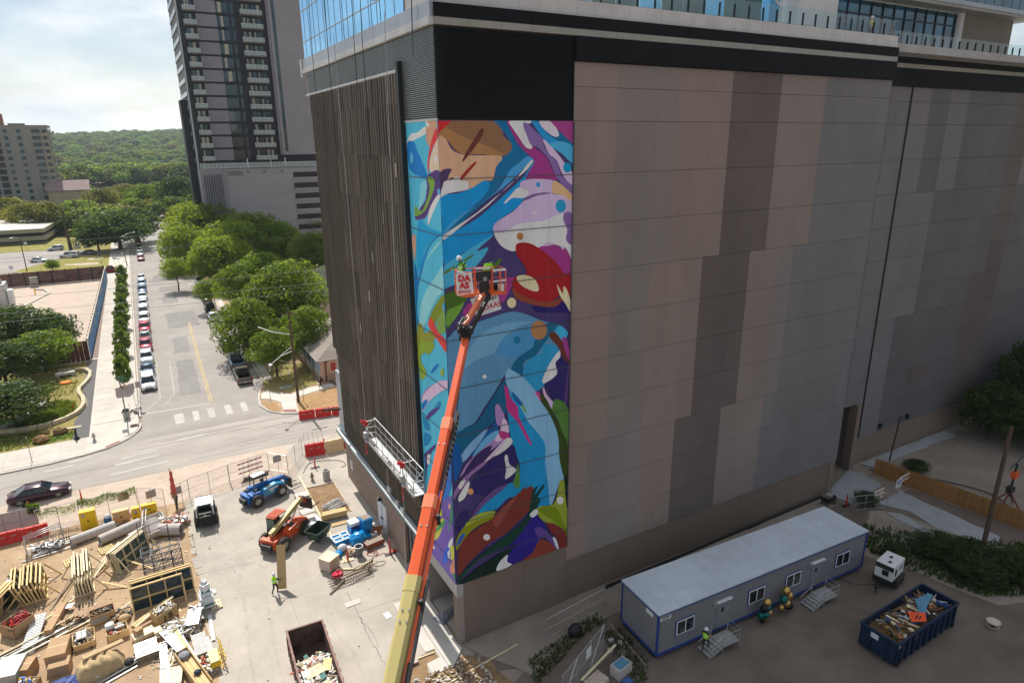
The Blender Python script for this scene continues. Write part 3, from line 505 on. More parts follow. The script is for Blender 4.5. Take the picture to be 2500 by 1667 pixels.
MURAL_A=[
('e1e6f5',1,[4.6,31.97,3.86,32.47,2.92,32.53,1.68,32.83,1.72,32.44,3.44,32.13,4.45,31.72]),
('007dcd',1,[4.53,31.97,3.45,32.05,3.05,31.64,2.44,31.07,1.67,30.28,1.9,30.1,3.24,30.22,4.37,30.61]),
('5fb4e6',1,[4.01,31.47,3.67,31.3,3.72,30.96,4.09,30.87,4.2,31.13]),
('cd9b7d',0,[1.53,33.12,0.07,33.08,0.11,32.64,0.59,32.34,1.08,31.65,1.66,32.12]),
('ebc8af',1,[0.55,31.8,0,32.26,0,30.57,0.71,30.31,1.31,30.61,1.13,31.17]),
('d73c41',1,[0.11,32.72,0,32.26,0.65,31.8,1.25,31.09,1.48,30.36,1.6,30.84,1.17,31.73,0.58,32.42]),
('f0f5fa',1,[0.27,31.15,0.3,31.07,0.34,31,0.41,30.96,0.48,30.94,0.55,30.96,0.6,31,0.63,31.06,0.64,31.14,0.62,31.22,0.57,31.29,0.51,31.33,0.43,31.35,0.37,31.33,0.31,31.29,0.28,31.23]),
('f5f5fa',1,[1.54,33.1,1.33,33.05,1.06,32.89,1.26,32.8,1.52,32.86]),
('55377d',1,[1.8,30.11,1.01,30.46,0,30.53,0,29.32,0.75,29.02,1.93,28.1,2.64,27.78,3.83,27.67,3.53,28.14,2.05,28.93]),
('78a53c',1,[1.68,30.15,0.83,30.15,0.71,29.75,1.39,28.98,2.36,28.23,3.81,27.85,3.72,28.47,2.82,28.2,1.83,28.95,1.42,29.63]),
('82cdf0',1,[2.61,29.82,1.92,29.98,1.79,29.61,2.27,28.92,3.03,28.35,3.29,28.16,2.94,29.05]),
('e1e1f0',1,[0.31,29.29,0,29.23,1.03,28.34,1.89,27.51,1.69,28.29,0.97,28.92]),
('f0f5fa',1,[2.5,27.49,2.52,27.43,2.57,27.37,2.63,27.33,2.7,27.31,2.77,27.32,2.83,27.35,2.86,27.39,2.87,27.45,2.85,27.52,2.8,27.57,2.74,27.61,2.66,27.63,2.59,27.63,2.54,27.6,2.5,27.55]),
('64b4e6',1,[0.02,29.48,0.04,29.42,0.08,29.37,0.14,29.33,0.2,29.31,0.26,29.32,0.31,29.35,0.34,29.4,0.35,29.47,0.33,29.53,0.29,29.58,0.23,29.62,0.17,29.63,0.11,29.63,0.06,29.59,0.03,29.54]),
('00a0d7',1,[3.11,27.74,2.01,27.41,0,27.29,0.75,27.04,2.65,25.94,3.8,24.4,3.79,26.24]),
('0087cd',1,[0,27.21,1.45,26.53,2.46,25.61,3.61,23.96,3.89,23.73,3.22,25.14,2.16,26.18,0.75,27.04]),
('96d7f5',1,[0,26.88,0.83,26.35,2.25,25.46,3.34,24.2,3.53,23.7,2.76,25.02,1.26,26.29]),
('d7a58c',1,[4.47,26.61,3.86,26.59,4.23,25.17,4.48,25.69]),
('0078c8',1,[4.26,24.98,3.86,23.92,4.39,21.9,4.01,21.01,4.46,21.4,4.42,23.82]),
('8cd2f0',1,[0,25.46,0,24.17,0.91,23.55,2.16,22.39,3.24,21.19,3.67,20.7,3.98,21.21,3.55,22.56,2.46,23.71,1,24.77]),
('7d8c1e',1,[0,23.83,0,22.87,1.05,22.26,1.8,21.54,2.45,21.85,0.94,23.28]),
('7da54b',1,[0,22.96,0,21.72,0.92,21.38,1.27,21.85,0.57,22.64]),
('50aae1',1,[0,23.4,0,22.91,0.29,22.97,0.26,23.2]),
('919632',1,[4.4,20.92,3.6,21.3,3.17,20.82,2.05,21.29,1.65,20.82,2.94,19.71,4.5,19.21]),
('e1413c',1,[2.61,21.53,1.96,22.06,1.14,21.42,0,21.17,0,20.45,0.77,20.68,2.06,21.19]),
('8caa32',1,[4.35,19.79,1.72,20.48,2.8,19.49,3.28,19.67,4.17,18.8,3.2,18.24,4.34,17.47]),
('aa82c3',1,[4.22,16.32,3.06,17.29,1.26,18.19,2.59,17.08,3.99,16.07]),
('d7beeb',1,[4.16,16.23,3.08,17.13,1.5,18.16,0,18.72,0,18.27,1.33,17.51,3.19,16.24,4.23,15.22]),
('0078c8',1,[4.3,15.75,3.43,16.37,3.32,16.2,4.22,15.33]),
('553787',1,[3.89,14.79,3,15.67,1.55,16.56,1.44,16.44,2.78,15.43,3.76,14.73]),
('1482be',1,[1.78,16.63,1.27,16.97,1.3,16.65,2.2,16.17]),
('96b446',1,[0.48,19.07,0.51,18.97,0.58,18.87,0.66,18.79,0.77,18.74,0.86,18.73,0.94,18.76,0.99,18.82,1,18.92,0.97,19.02,0.91,19.12,0.82,19.2,0.72,19.25,0.62,19.26,0.54,19.23,0.49,19.16]),
('0078c8',1,[2.55,18.44,1.88,19.05,1.18,19.4,1.66,18.92,2.38,18.44]),
('1482be',1,[4.28,14.87,3.61,14.9,3.15,14.42,3.97,14.09]),
('1482be',1,[4.14,13.8,2.95,13.89,4.14,12.79]),
('503c82',1,[4.3,11.91,4.35,12.12,2.48,13.59,2.37,13.41,3.23,12.6,4.07,11.08,4.33,10.15]),
('e6ebf0',1,[3.8,12.25,3.24,12.55,3.45,11.83,3.87,11.64]),
('3278d7',1,[1.35,12.54,0,14.65,0,12.23,0.55,10.95,1.66,9.49,2.73,8.93,2.28,10.78]),
('6e5aaa',0,[4.29,7.02,3.01,8.79,0.06,11.19,0,10.84,0,4.89,0.83,5.04,4.55,4.87]),
('c8c85a',1,[3.92,6.61,2.85,7.8,1.48,8.78,1.67,8.1,2.72,6.55,3.85,6.03]),
('cdc83c',1,[3.26,7.7,2.59,9,1.68,9.25,1.99,8.62]),
('469655',1,[3.37,6.67,1.49,8.66,1.39,8.36,3.24,6.68]),
('469655',1,[0,10.86,0,9.77,0.8,8.11,0.3,9.75]),
('e6ebf0',1,[3.75,5.71,3.23,5.52,3.67,5.27]),
('e6ebf0',1,[0.88,7.26,0.13,8.15,0.39,7.31,0.87,6.79]),
('c8c850',1,[0.65,7.16,0,7.55,0.1,6.56,0.72,6.3]),
('3264d7',1,[1.74,6.04,0.9,7.01,0.58,6.5,1.83,5.14]),
('d79678',1,[0.79,5.54,0,6.63,0,5.59,0.58,5.2]),
('469655',1,[0.45,5.28,0,5.48,0,4.93]),
('e6ebf0',1,[1.08,6.44,0.67,6.91,0.86,6.09]),
('ebb496',1,[0.25,10.31,0.27,10.22,0.32,10.13,0.38,10.06,0.44,10.01,0.51,9.99,0.56,10,0.59,10.05,0.6,10.13,0.58,10.21,0.54,10.3,0.47,10.38,0.41,10.43,0.34,10.44,0.29,10.43,0.26,10.38]),
]
# ------------------------------------------------------------------ the big podium building with the mural
for k,c in dict(wall_warm=(.305,.232,.20),wall_warm2=(.29,.222,.195),wall_grey=(.262,.224,.207),wall_grey2=(.247,.216,.203),wall_dark=(.15,.12,.112),wall_mid=(.265,.215,.195),wall_blue=(.20,.185,.188),wall_pale=(.205,.19,.197),wall_far=(.145,.135,.14),wall_base=(.225,.172,.137),wall_side=(.34,.29,.26)).items():  # far panels: own tone, with the shade of that end darkened into it
 mat(k,c,.9,var=.035,scale=.45,bump=.08,bscale=40,coord='world',rand=.035,stretch=(1.2,1.2,.6))
mat('cornice_dark',(.008,.009,.011),.75,spec=.15,var=.1,coord='world');mat('cornice_beige',(.32,.31,.28),.6,var=.05,coord='world')
mat('cornice_white',(.56,.57,.58),.5,var=.05,coord='world');mat('cornice_grey',(.34,.37,.41),.35,.3,var=.05,coord='world')
mat('louvre_dark',(.007,.010,.011),.8,.0,spec=.15,var=.1,coord='world');mat('louvre_grey',(.26,.29,.30),.4,.4,var=.1,coord='world')
mat('fin_bronze',(.165,.14,.115),.6,.15,var=.28,scale=.5,coord='world',stretch=(1,3,.12),rand=.28)
mat('fin_edge',(.44,.40,.35),.45,.2,var=.15,rand=.3);mat('recess',(.035,.032,.03),.8,var=.3,coord='world')  # pale edge tone holds the light caught along the fins' front edges
mat('parapet',(.60,.58,.57),.8,var=.10,scale=.8,bump=.1,coord='world');mat('stucco_brown',(.29,.22,.175),.9,var=.14,scale=2,bump=.5,bscale=12,coord='world',stretch=(1,1,4))
mat('door_white',(.70,.72,.77),.4,var=.03);mat('ledge_teal',(.06,.11,.13),.4,.3,var=.1)
glassmat('glass_sky',(.20,.55,.85),.03,.9,var=.08);glassmat('glass_blue',(.02,.09,.15),.04,.4,var=.5,scale=.5)
glassmat('glass_dark',(.02,.03,.035),.04,.1);glassmat('glass_green',(.03,.09,.08),.05,.2,var=.5,scale=.9)
def clearglass():
 m=bpy.data.materials.new('balustrade_glass');m.use_nodes=True;n=m.node_tree.nodes;l=m.node_tree.links.new;n.clear()
 o=n.new('ShaderNodeOutputMaterial');t=n.new('ShaderNodeBsdfTransparent');t.inputs[0].default_value=(.72,.86,.86,1);g=n.new('ShaderNodeBsdfGlossy');g.inputs['Roughness'].default_value=.03
 x=n.new('ShaderNodeMixShader');x.inputs[0].default_value=.16;l(t.outputs[0],x.inputs[1]);l(g.outputs[0],x.inputs[2]);l(x.outputs[0],o.inputs[0]);MATS['clear_glass']=m
clearglass()
bld=thing('mural_building','huge brown and grey podium building with a mural on its corner','building',(0,0,0))
core=MB()
core.box(8.2,38.9,.35,26,0,38.4);core.box(.35,8.2,.35,26,4.8,38.4);core.box(.55,8.2,6.1,26,0,4.8)
core.box(.45,8.4,.6,6.0,4.75,4.79);core.box(44.4,125,2.7,26,0,38.4);core.box(38.9,44.4,2.8,26,6.8,38.4);core.box(38.9,44.4,14,26,0,6.8)
core.build('core',M['wall_base'],bld)
w=MB();w.box(.05,8.55,.05,.6,-.05,4.66);w.box(8.55,38.1,.16,.6,-.05,3.4);w.box(.05,.44,.6,.64,0,3.65)
w.build('base_wall',M['wall_base'],bld)
w=MB();w.box(.06,.5,.02,.05,0,3.65);w.box(.06,.45,.05,.64,0,3.65);w.build('corner_pillar',M['wall_side'],bld)
w=MB();w.box(.03,.5,.03,4.95,3.66,4.64);w.build('header_beam',M['concrete_wall'],bld)
w=MB();w.box(.02,6.5,4.97,6.1,0,4.72);w.build('side_pillar',M['wall_side'],bld)
w=MB();w.box(.2,8.3,.6,4.97,.0,.03);w.build('porch_floor',M['concrete_lot'],bld)
# joints in the base wall
w=MB()
for x in(1.7,3.4,5.1,6.8):w.box(x,x+.02,.044,.05,0,4.6)
for k in range(18):w.box(8.9+1.6*k,8.915+1.6*k,.155,.16,0,3.38)
w.box(8.6,38,.13,.16,3.36,3.4);w.build('base_joint',M['wall_dark'],bld,kind='stuff')
# cladding panels, each one hung on its own with an open joint
Zs=[36.33,35.0]+[33.12-3.0*k for k in range(10)]+[3.4]
PX0=8.57;PW=1.6
def grp(i,r):
 if r<=4:
  g=[0,0,1,1,1,2,2,2,3,3,3,4,4,4,5,5,5,5,6];d=0
 elif r<=8:g=[0,0,1,1,2,2,2,3,3,3,4,4,7,5,5,5,5,5,6]
 else:g=[0,1,1,1,2,2,3,3,3,4,4,4,5,5,5,5,5,5,6]
 return g[min(i,18)]
GM=['wall_warm','wall_grey','wall_warm2','wall_dark','wall_mid','wall_blue','wall_pale','wall_grey2']
PM={}
def panel(wd,ht,mk):
 k=(round(wd,3),round(ht,3),mk)
 if k not in PM:PM[k]=MB().box(.002,wd-.002,-.09,.06,.012,ht-.012).mesh('wall_panel',M[mk])
 return PM[k]
rr=random.Random(11)
for r in range(len(Zs)-1):
 z1,z0=Zs[r],Zs[r+1]
 if z1-z0<.05:continue
 for i in range(19):
  x=PX0+i*PW;wd=PW if i<18 else 38.9-x
  link('wall_panel',panel(wd,z1-z0,GM[grp(i,r)]),bld,(x,.12+rr.uniform(0,.004),z0))
# angled return and the far wall
w=MB();w.extr([(38.92,.03,4.9),(38.92,.03,36.33),(41.4,2.4,36.33),(41.4,2.4,6.9),(40.4,1.5,6.5),(39.6,.7,5.0)],(.1,.12,0));w.build('angled_wall',M['wall_pale'],bld)
zz=[36.2,35,33.12]+[33.12-3*k for k in range(1,10)]+[3.0]
fx=[41.4,43.1,44.85,45.75]+[45.8+3.1*k+.0 for k in range(1,26)]
for r in range(len(zz)-1):
 for i in range(len(fx)-1):
  if i<2 and zz[r]<7:continue
  z0=zz[r+1]if not(i<2 and zz[r+1]<6.9)else 6.9
  if zz[r]-z0<.1:continue
  mk='wall_far' if(i+r//4)%5 else 'wall_blue'
  if i<4:mk='wall_pale'
  if(r<7 and 63.5<fx[i]<67)or(r>=7 and 61<fx[i]<65):mk='wall_dark'
  o=link('wall_panel',panel(fx[i+1]-fx[i],zz[r]-z0,mk),bld,(fx[i],2.5,z0))
w=MB();w.box(44.8,125,2.55,2.8,0,3.0);w.box(44.2,44.8,1.9,2.8,0,7);w.box(38.1,38.9,.1,6,0,4.9);w.build('base_wall',M['wall_base'],bld)
w=MB();w.box(45.72,45.82,2.3,2.5,3,36.2);w.build('movement_joint',M['recess'],bld)
w=MB();w.box(53.2,56.6,2.36,2.42,7.6,9.3);w.build('wall_vent',M['wall_dark'],bld)
for x in(49.2,54.0):
 w=MB();w.cbox((x,2.3,3.6),(.35,.3,.5));w.build('wall_lamp',M['black'],bld)
# ground-floor facade on the street side
w=MB();w.box(.3,.55,12.3,26.6,0,4.9);w.box(.2,.6,10.1,12.3,0,4.9);w.box(.3,.55,6.1,7.0,0,4.9);w.build('street_wall',M['stucco_brown'],bld)
w=MB();w.box(.42,.54,7.0,10.1,0,4.9);w.build('shopfront_recess',M['recess'],bld)
w=MB()
for y in(7.6,8.4,9.2):w.box(.33,.43,y,y+.1,0,4.6)
w.build('shopfront_mullion',M['cornice_grey'],bld)
w=MB();w.box(-.28,.35,5.2,27.2,4.92,5.1);w.build('ledge',M['cornice_white'],bld)
w=MB();w.box(-.34,-.28,5.2,27.2,4.88,5.02);w.box(-.1,.3,5.2,27.2,5.4,5.48);w.build('gutter',M['ledge_teal'],bld)
for y,z in((11.9,5.9),(10.2,5.5),(9.0,5.5)):
 w=MB();w.box(-.22,.1,y,y+.5,z-.4,z);w.build('ledge_bracket',M['cornice_white'],bld)
w=MB();w.box(-.1,.0,12.1,12.9,5.6,7.3);w.build('service_panel',M['fin_bronze'],bld)
dr=MB().box(.20,.295,14.65,16.85,.05,2.55).build('door',M['door_white'],bld)
MB().box(.185,.205,15.72,15.76,.05,2.5).build('door_gap',M['black'],dr)
MB().box(.12,.19,15.55,15.65,1.0,1.15).box(.12,.19,15.83,15.93,1.0,1.15).build('handle',M['black'],dr)
MB().box(.0,.3,15.9,16.1,2.65,2.85).build('door_lamp',M['black'],bld)
MB().box(.24,.3,24.3,25.1,1.6,2.6).build('wall_hatch',M['cornice_white'],bld)
MB().box(.1,.35,25.6,27.2,5.2,11.2).build('end_panel',M['cornice_grey'],bld)
MB().box(.35,.6,25.6,27.2,11.2,36).build('end_wall',M['wall_side'],bld)
MB().bar((-.2,25.2,7.9),(-1.9,25.4,8.1),.18).build('bracket_arm',M['wood_pole'],bld)
# louvres
w=MB();z=33.2
while z<37.6:w.box(.0,8.5,.02,.1,z,z+.055);w.bar((0,.0,z+.03),(8.5,.0,z+.03),.09,.05);z+=.105
w.build('louvre_blades',M['louvre_dark'],bld,kind='stuff');MB().box(.05,8.5,.1,.3,33.12,37.6).build('louvre_back',M['black'],bld)
w=MB();z=33.2
while z<37.6:
 y1=4.9 if z<36.0 else 27.2
 w.bar((.0,.02,z+.03),(.0,y1,z+.03),.10,.045);z+=.105
w.build('louvre_blades',M['louvre_grey'],bld,kind='stuff');MB().box(.06,.3,.02,4.9,33.12,36).box(.06,.3,.02,27.2,36.0,37.6).build('louvre_back',M['black'],bld)
MB().box(-.05,.02,.0,4.9,33.1,33.22).box(-.2,.1,4.9,27.2,35.86,36.02).build('louvre_sill',M['cornice_white'],bld)
MB().box(8.5,8.57,-.02,.1,33.12,37.6).build('louvre_trim',M['louvre_dark'],bld)
# cornice panels
def band(x0,x1,y,z0,z1,m,step=1.9,nm='cornice_panel',d=.14):
 x=x0
 while x<x1-.05:
  e=min(x+step,x1);MB().box(x+.008,e-.008,y-d,y+.1,z0,z1).build(nm,m,bld);x=e
band(0,38.9,0,38.02,38.66,M['cornice_dark']);band(0,38.9,0,37.66,38.0,M['cornice_beige']);band(8.57,38.9,.02,36.36,37.63,M['cornice_dark'],d=.2)
band(41.5,125,2.4,38.02,38.66,M['cornice_dark'],6);band(41.5,125,2.4,37.66,38.0,M['cornice_beige'],6);band(41.5,125,2.42,36.2,37.63,M['cornice_dark'],6,d=.2)
for z0,z1,m in((38.02,38.66,'cornice_grey'),(37.66,38.0,'cornice_beige'),(36.3,37.63,'cornice_grey')):
 MB().extr([(38.92,-.14,z0),(38.92,-.14,z1),(41.45,2.26,z1),(41.45,2.26,z0)],(.08,.1,0)).build('cornice_panel',M[m],bld)
y=0
while y<27.2:
 e=min(y+1.45,27.4)
 MB().box(-.2,.1,y+.008,e-.008,38.06,38.75).build('cornice_panel',M['cornice_grey'],bld)
 MB().box(-.26,.1,y+.008,e-.008,37.66,38.04).build('cornice_panel',M['cornice_white'],bld);y=e
MB().box(-.3,.1,27.4,27.9,37.4,38.8).build('cornice_end',M['cornice_white'],bld)
# terrace parapet, balustrade
x=0
while x<38.9:
 e=min(x+1.25,38.9);MB().box(x+.006,e-.006,.1,.4,38.68,39.5).build('parapet_panel',M['parapet'],bld);x=e
MB().extr([(38.92,.1,38.68),(38.92,.1,39.5),(41.45,2.5,39.5),(41.45,2.5,38.68)],(.2,.2,0)).build('parapet_panel',M['parapet'],bld)
x=41.6
while x<110:MB().box(x+.006,x+2.994,2.5,2.8,38.68,39.4).build('parapet_panel',M['parapet'],bld);x+=3
MB().box(0,.3,.1,3.9,38.76,41.5).build('corner_parapet',M['parapet'],bld)
MB().box(.1,125,.4,26,38.5,39.1).build('terrace_floor',M['concrete_wall'],bld)
MB().box(1.2,38.9,.3,.42,39.5,39.56).box(41.6,110,2.7,2.82,39.4,39.46).build('base_rail',M['black'],bld)
post_me=MB().box(-.03,.03,-.02,.1,39.35,40.35).mesh('balustrade_post',M['black']);pane_me=MB().add([(.03,.05,39.5),(1.31,.05,39.5),(1.31,.05,40.62),(.03,.05,40.62)],[(0,1,2,3)]).mesh('balustrade_pane',M['clear_glass'])
for k in range(28):
 x=1.2+1.34*k;link('balustrade_post',post_me,bld,(x,.3,0))
 if x<37.5:link('balustrade_pane',pane_me,bld,(x,.3,0))
for k in range(34):
 x=41.8+1.34*k;link('balustrade_post',post_me,bld,(x,2.7,-.1));link('balustrade_pane',pane_me,bld,(x,2.7,-.1))
for k in range(2):
 link('balustrade_post',post_me,bld,(39.6+.9*k,.95+.85*k,0))
# curtain wall over the street side
y=3.95
while y<27.2:
 e=min(y+1.5,27.4)
 for z0,z1 in((38.8,40.05),(40.1,42.35),(42.4,46)):
  MB().box(.02,.1,y+.02,e-.02,z0,z1).build('curtain_pane',M['glass_sky'],bld)
 MB().box(-.0,.05,y-.012,y+.012,38.8,46).build('mullion',M['cornice_grey'],bld);y=e
MB().box(-.03,.05,3.95,27.4,40.05,40.09).box(-.03,.05,3.95,27.4,42.35,42.40).box(-.08,.05,3.95,27.4,38.74,38.82).build('transom',M['cornice_white'],bld)
MB().box(-.02,.3,3.8,3.95,38.8,46).build('dark_jamb',M['black'],bld)
# upper floors set back from the terrace
up=thing('tower_block','glass and concrete upper tower set back behind the terrace balustrade','building',(0,5,39.1))
MB().box(33.2,38.0,0,3,0,8).build('pier',M['parapet'],up)
for k in range(11):
 MB().box(38.05+1.62*k,38.05+1.62*k+1.55,.3,.4,0,4.0).build('window_pane',M['glass_blue'],up)
MB().box(38,55.8,.22,.34,2.9,3.0).build('transom',M['black'],up)
for k in range(12):MB().box(38+1.62*k-.02,38.06+1.62*k,.2,.34,0,4).build('mullion',M['black'],up)
MB().cyl((56.4,.3,0),.45,4.1,14).build('column',M['parapet'],up);MB().box(56.9,66.0,.1,.6,0,4.1).build('side_wall',mat('beige_wall',(.20,.175,.14),.9,var=.06,coord='world'),up)
MB().box(40.5,68,-1.3,8,4.1,4.35).build('overhang_slab',M['cornice_beige'],up);MB().box(40.4,68.1,-1.4,8,4.35,4.7).build('overhang_fascia',M['cornice_grey'],up)
for k in range(9):MB().box(54+1.6*k,54+1.6*k+1.5,-.6,-.5,4.72,8).build('window_pane',M['glass_blue'],up)
for k in range(13):MB().box(6.2+2.05*k,6.2+2.05*k+1.95,1.4,1.5,0,5).build('window_pane',M['glass_green' if k%3 else 'glass_sky'],up)
MB().box(33.15,38.0,.5,.6,8,10).build('parapet',M['parapet'],up)
# window-cleaning davit
dv=thing('roof_davit','grey steel davit crane standing on the terrace by the balustrade','davit',(27.2,1.6,39.1))
MB().tube([(0,0,0),(0,0,2.4)],.09,8).build('mast',M['galv'],dv);MB().bar((0,0,1.7),(-2.9,-.3,3.4),.1).bar((0,0,2.2),(-2.9,-.3,3.5),.05).build('jib',M['galv'],dv);MB().bar((0,0,.1),(.5,0,.1),.3,.2).build('base',M['steel'],dv)
# sunscreen of vertical bronze fins: one blade per storey and bay
fin_rows=[(35.84,34.2)]+[(34.2-2.93*k,34.2-2.93*(k+1))for k in range(9)]
NB=42;y0f,y1f=5.05,25.4;pit=(y1f-y0f)/NB
rr=random.Random(21);rest=MB();FM={};nfin=0
def finmesh(ht,a,kind):
 k=(round(ht,2),a,kind)
 if k not in FM:
  b=MB();d=.40 if kind else.36;ty=d*sin(R(a));tx=-d*cos(R(a))
  b.bar((0,0,.02),(0,0,ht-.02),.02,.02)if 0 else None
  b.extr([(0,0,.015),(tx,ty,.015),(tx,ty,ht-.015),(0,0,ht-.015)],(0,.018,0));b.extr([(tx,ty,.015),(tx-.01,ty-.06,.015),(tx-.01,ty-.06,ht-.015),(tx,ty,ht-.015)],(0,.016,0),1)
  FM[k]=b.mesh('fin',[M['fin_bronze'],M['fin_edge']])
 return FM[k]
for r,(z1,z0)in enumerate(fin_rows):
 ph=rr.uniform(0,.2)
 for i in range(NB):
  y=y0f+(i+.5)*pit+ph*.3
  za=z0
  if r==9:za=7.6 if y<20.5 else 7.8
  if y>23.3 and z0<10:za=9.3+(.0 if y<24 else 1.9)
  if y>24.5 and z0<14.0:za=max(za,14.0 if z1>14.1 else z1)
  if z1-za<.4:continue
  blk=(i//3+r*2)%5
  a=(31,27,23,19,25)[blk]+(0 if r%2 else 4)
  if nfin<298 and(i<28 or r>7):
   link('fin',finmesh(z1-za,a,blk%2),bld,(.10+.03*(blk==2),y,za));nfin+=1
  else:
   me=finmesh(z1-za,a,blk%2);o=len(rest.v)
   rest.v+=[(v.co.x+.02,v.co.y+y,v.co.z+za)for v in me.vertices]
   for p in me.polygons:rest.f.append(tuple(q+o for q in p.vertices));rest.m.append(p.material_index);rest.s.append(False)
rest.build('fin_rows',[M['fin_bronze'],M['fin_edge']],bld,kind='stuff')
MB().box(.12,.34,4.95,25.6,5.1,35.9).build('screen_back',mat('screen_back',(.05,.042,.036),.8,var=.35,scale=.5,coord='world',stretch=(1,2,.3)),bld)
rl=MB()
for r,(z1,z0)in enumerate(fin_rows):rl.box(-.03,.12,5.0,25.3,z0-.04,z0+.04)if z0>8 else None
rl.build('fin_rails',M['fin_bronze'],bld)
MB().box(-.32,.25,4.62,4.95,5.1,36.4).build('screen_jamb',M['black'],bld)
# lower run of the screen, down to the ledge
lo=MB()
for i in range(40):
 y=5.1+i*.5
 if y>24.6:break
 lo.extr([(.1,y,5.6),(-.12,y+.1,5.6),(-.12,y+.1,7.75),(.1,y,7.75)],(0,.02,0))
lo.build('lower_fins',M['fin_bronze'],bld,kind='stuff')
for k in range(8):
 MB().box(-.16,-.0,6.2+k*2.4+.5*(k%3),6.5+k*2.4+.5*(k%3),30-3.1*k,30.8-3.1*k).build('fin_clip',M['fin_edge'],bld)
MB().tube([(-.12,25.6,36),(-.14,25.6,14)],.035,5).build('conduit',M['galv'],bld)
# ------------------------------------------------------------------ mural painted over the corner
mur=thing('corner_mural','colourful painted mural of blue, lilac, red and green swirls wrapping the building corner','mural',(0,0,4.66))
mm={}
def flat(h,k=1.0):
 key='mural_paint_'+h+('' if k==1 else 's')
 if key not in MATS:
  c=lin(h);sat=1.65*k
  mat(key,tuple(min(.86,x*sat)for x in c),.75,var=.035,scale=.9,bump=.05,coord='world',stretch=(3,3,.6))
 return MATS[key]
for r in range(10):
 z1=33.12-3*r;z0=max(4.66,z1-3)
 for i in range(5):MB().box(i*1.71+.004,i*1.71+1.706,-.01,.1,z0+.006,z1-.006).build('mural_panel',flat('3c3060'),mur,(0,0,-4.66))
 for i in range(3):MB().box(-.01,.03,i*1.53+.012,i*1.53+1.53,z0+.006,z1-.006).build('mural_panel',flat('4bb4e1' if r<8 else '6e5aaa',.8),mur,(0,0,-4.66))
from mathutils.geometry import delaunay_2d_cdt
def smooth(p,it=2):
 n=len(p)//2;pts=[Vector((p[2*i],p[2*i+1]))for i in range(n)];out=[]
 for i in range(n):
  a,b,c,d=pts[i-1],pts[i],pts[(i+1)%n],pts[(i+2)%n]
  for k in range(3):
   t=k/3;out.append(.5*((2*b)+(c-a)*t+(2*a-5*b+4*c-d)*t*t+(3*b-a-3*c+d)*t*t*t))
 return out
def paint(data,face):
 lim=8.56 if face=='B' else 4.6
 for k,(h,s_,p)in enumerate(data):
  if s_:pts=smooth(p)
  else:pts=[Vector((p[2*i],p[2*i+1]))for i in range(len(p)//2)]
  off=.011+.0009*k
  q=[]
  for v in pts:
   x=min(max(v.x,.0),lim);z=min(max(v.y,4.67),33.11)
   if not q or(Vector((x,z))-q[-1]).length>.004:q.append(Vector((x,z)))
  if(q[0]-q[-1]).length<.004:q.pop()
  r_=delaunay_2d_cdt(q,[],[list(range(len(q)))],1,1e-4)
  me=bpy.data.meshes.new('painted_shape');me.from_pydata([(v.x,-off,v.y-4.66)if face=='B' else(-off,v.x,v.y-4.66)for v in r_[0]],[],[tuple(f)if face=='B' else tuple(reversed(f))for f in r_[2]])
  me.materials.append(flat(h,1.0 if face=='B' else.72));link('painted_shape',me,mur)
paint(MURAL_B,'B');paint(MURAL_A,'A')
js=MB()
for r in range(1,10):
 z=33.12-3*r;js.box(0,8.56,-.118,-.112,z-.03-4.66,z+.012-4.66)
 js.box(-.072,-.066,0,4.6,z-.03-4.66,z+.012-4.66)
js.box(8.54,8.57,-.14,.1,0,28.4);js.build('panel_joint',mat('joint_dark',(.10,.10,.12),.9),mur)
js=MB()
for i in(1,2,3,4):js.box(i*1.71-.003,i*1.71+.003,-.118,-.113,0,28.4)
js.build('panel_seam',mat('joint_soft',(.2,.2,.26),.9),mur)
MB().box(-.03,.03,-.03,.03,-.05,.06).build('corner_pin',M['white_paint'],mur)
# ------------------------------------------------------------------ suspended platform hung on ropes in front of the fins
st=thing('suspended_platform','long white suspended work platform hanging by ropes before the bronze fins','work platform',(-1.0,3.1,9.9),0)
Ls=9.9;MB().box(-.35,.35,0,Ls,0,.07).build('deck',M['white_paint'],st)
b=MB();b.box(-.38,-.35,0,Ls,-.05,.16);b.box(.35,.38,0,Ls,-.05,.16);b.build('toe_board',M['white_paint'],st)
b=MB()
for x,h in((-.36,1.05),(.36,1.75)):
 for z in((.55,h)if x<0 else(.6,1.15,h)):b.tube([(x,0,z),(x,Ls,z)],.035,6)
b.build('guard_rail',M['galv'],st)
b=MB()
for k in range(9):
 y=Ls*k/8;b.bar((-.36,y,0),(-.36,y,1.05),.045);b.bar((.36,y,0),(.36,y,1.75),.045)
 if k<8:
  for q in range(3):b.bar((.36,y+Ls/24*q,.05),(.36,y+Ls/24*(q+1),.6),.025)
b.build('guard_post',M['galv'],st)
for y in(0,Ls):MB().bar((-.36,y,1.05),(.36,y,1.05),.04).bar((-.36,y,.55),(.36,y,.55),.04).bar((-.36,y,1.05),(.36,y,1.75),.04).build('end_rail',M['galv'],st)
for y in(1.7,Ls-.3):
 s2=MB().bar((-.45,y,0),(-.45,y,1.9),.06).bar((-.45,y,1.7),(.4,y,1.75),.05).build('stirrup',M['galv'],st)
 MB().cbox((-.45,y+.05,1.55),(.3,.22,.34)).cbox((-.62,y,1.75),(.34,.2,.2),0,0,0,.4).build('hoist_motor',M['red_paint'],s2)
 MB().cbox((-.5,y,.6),(.32,.34,.5)).ball((-.5,y-.2,.2),.17).build('hoist_gear',M['steel'],s2)
 MB().tube([(-.52,y,-.1),(-.6,y-.1,-.5),(-.45,y+.1,-.8),(-.58,y-.05,-1.0)],.045,5).build('hook',M['red_paint'],s2)
rr=random.Random(4)
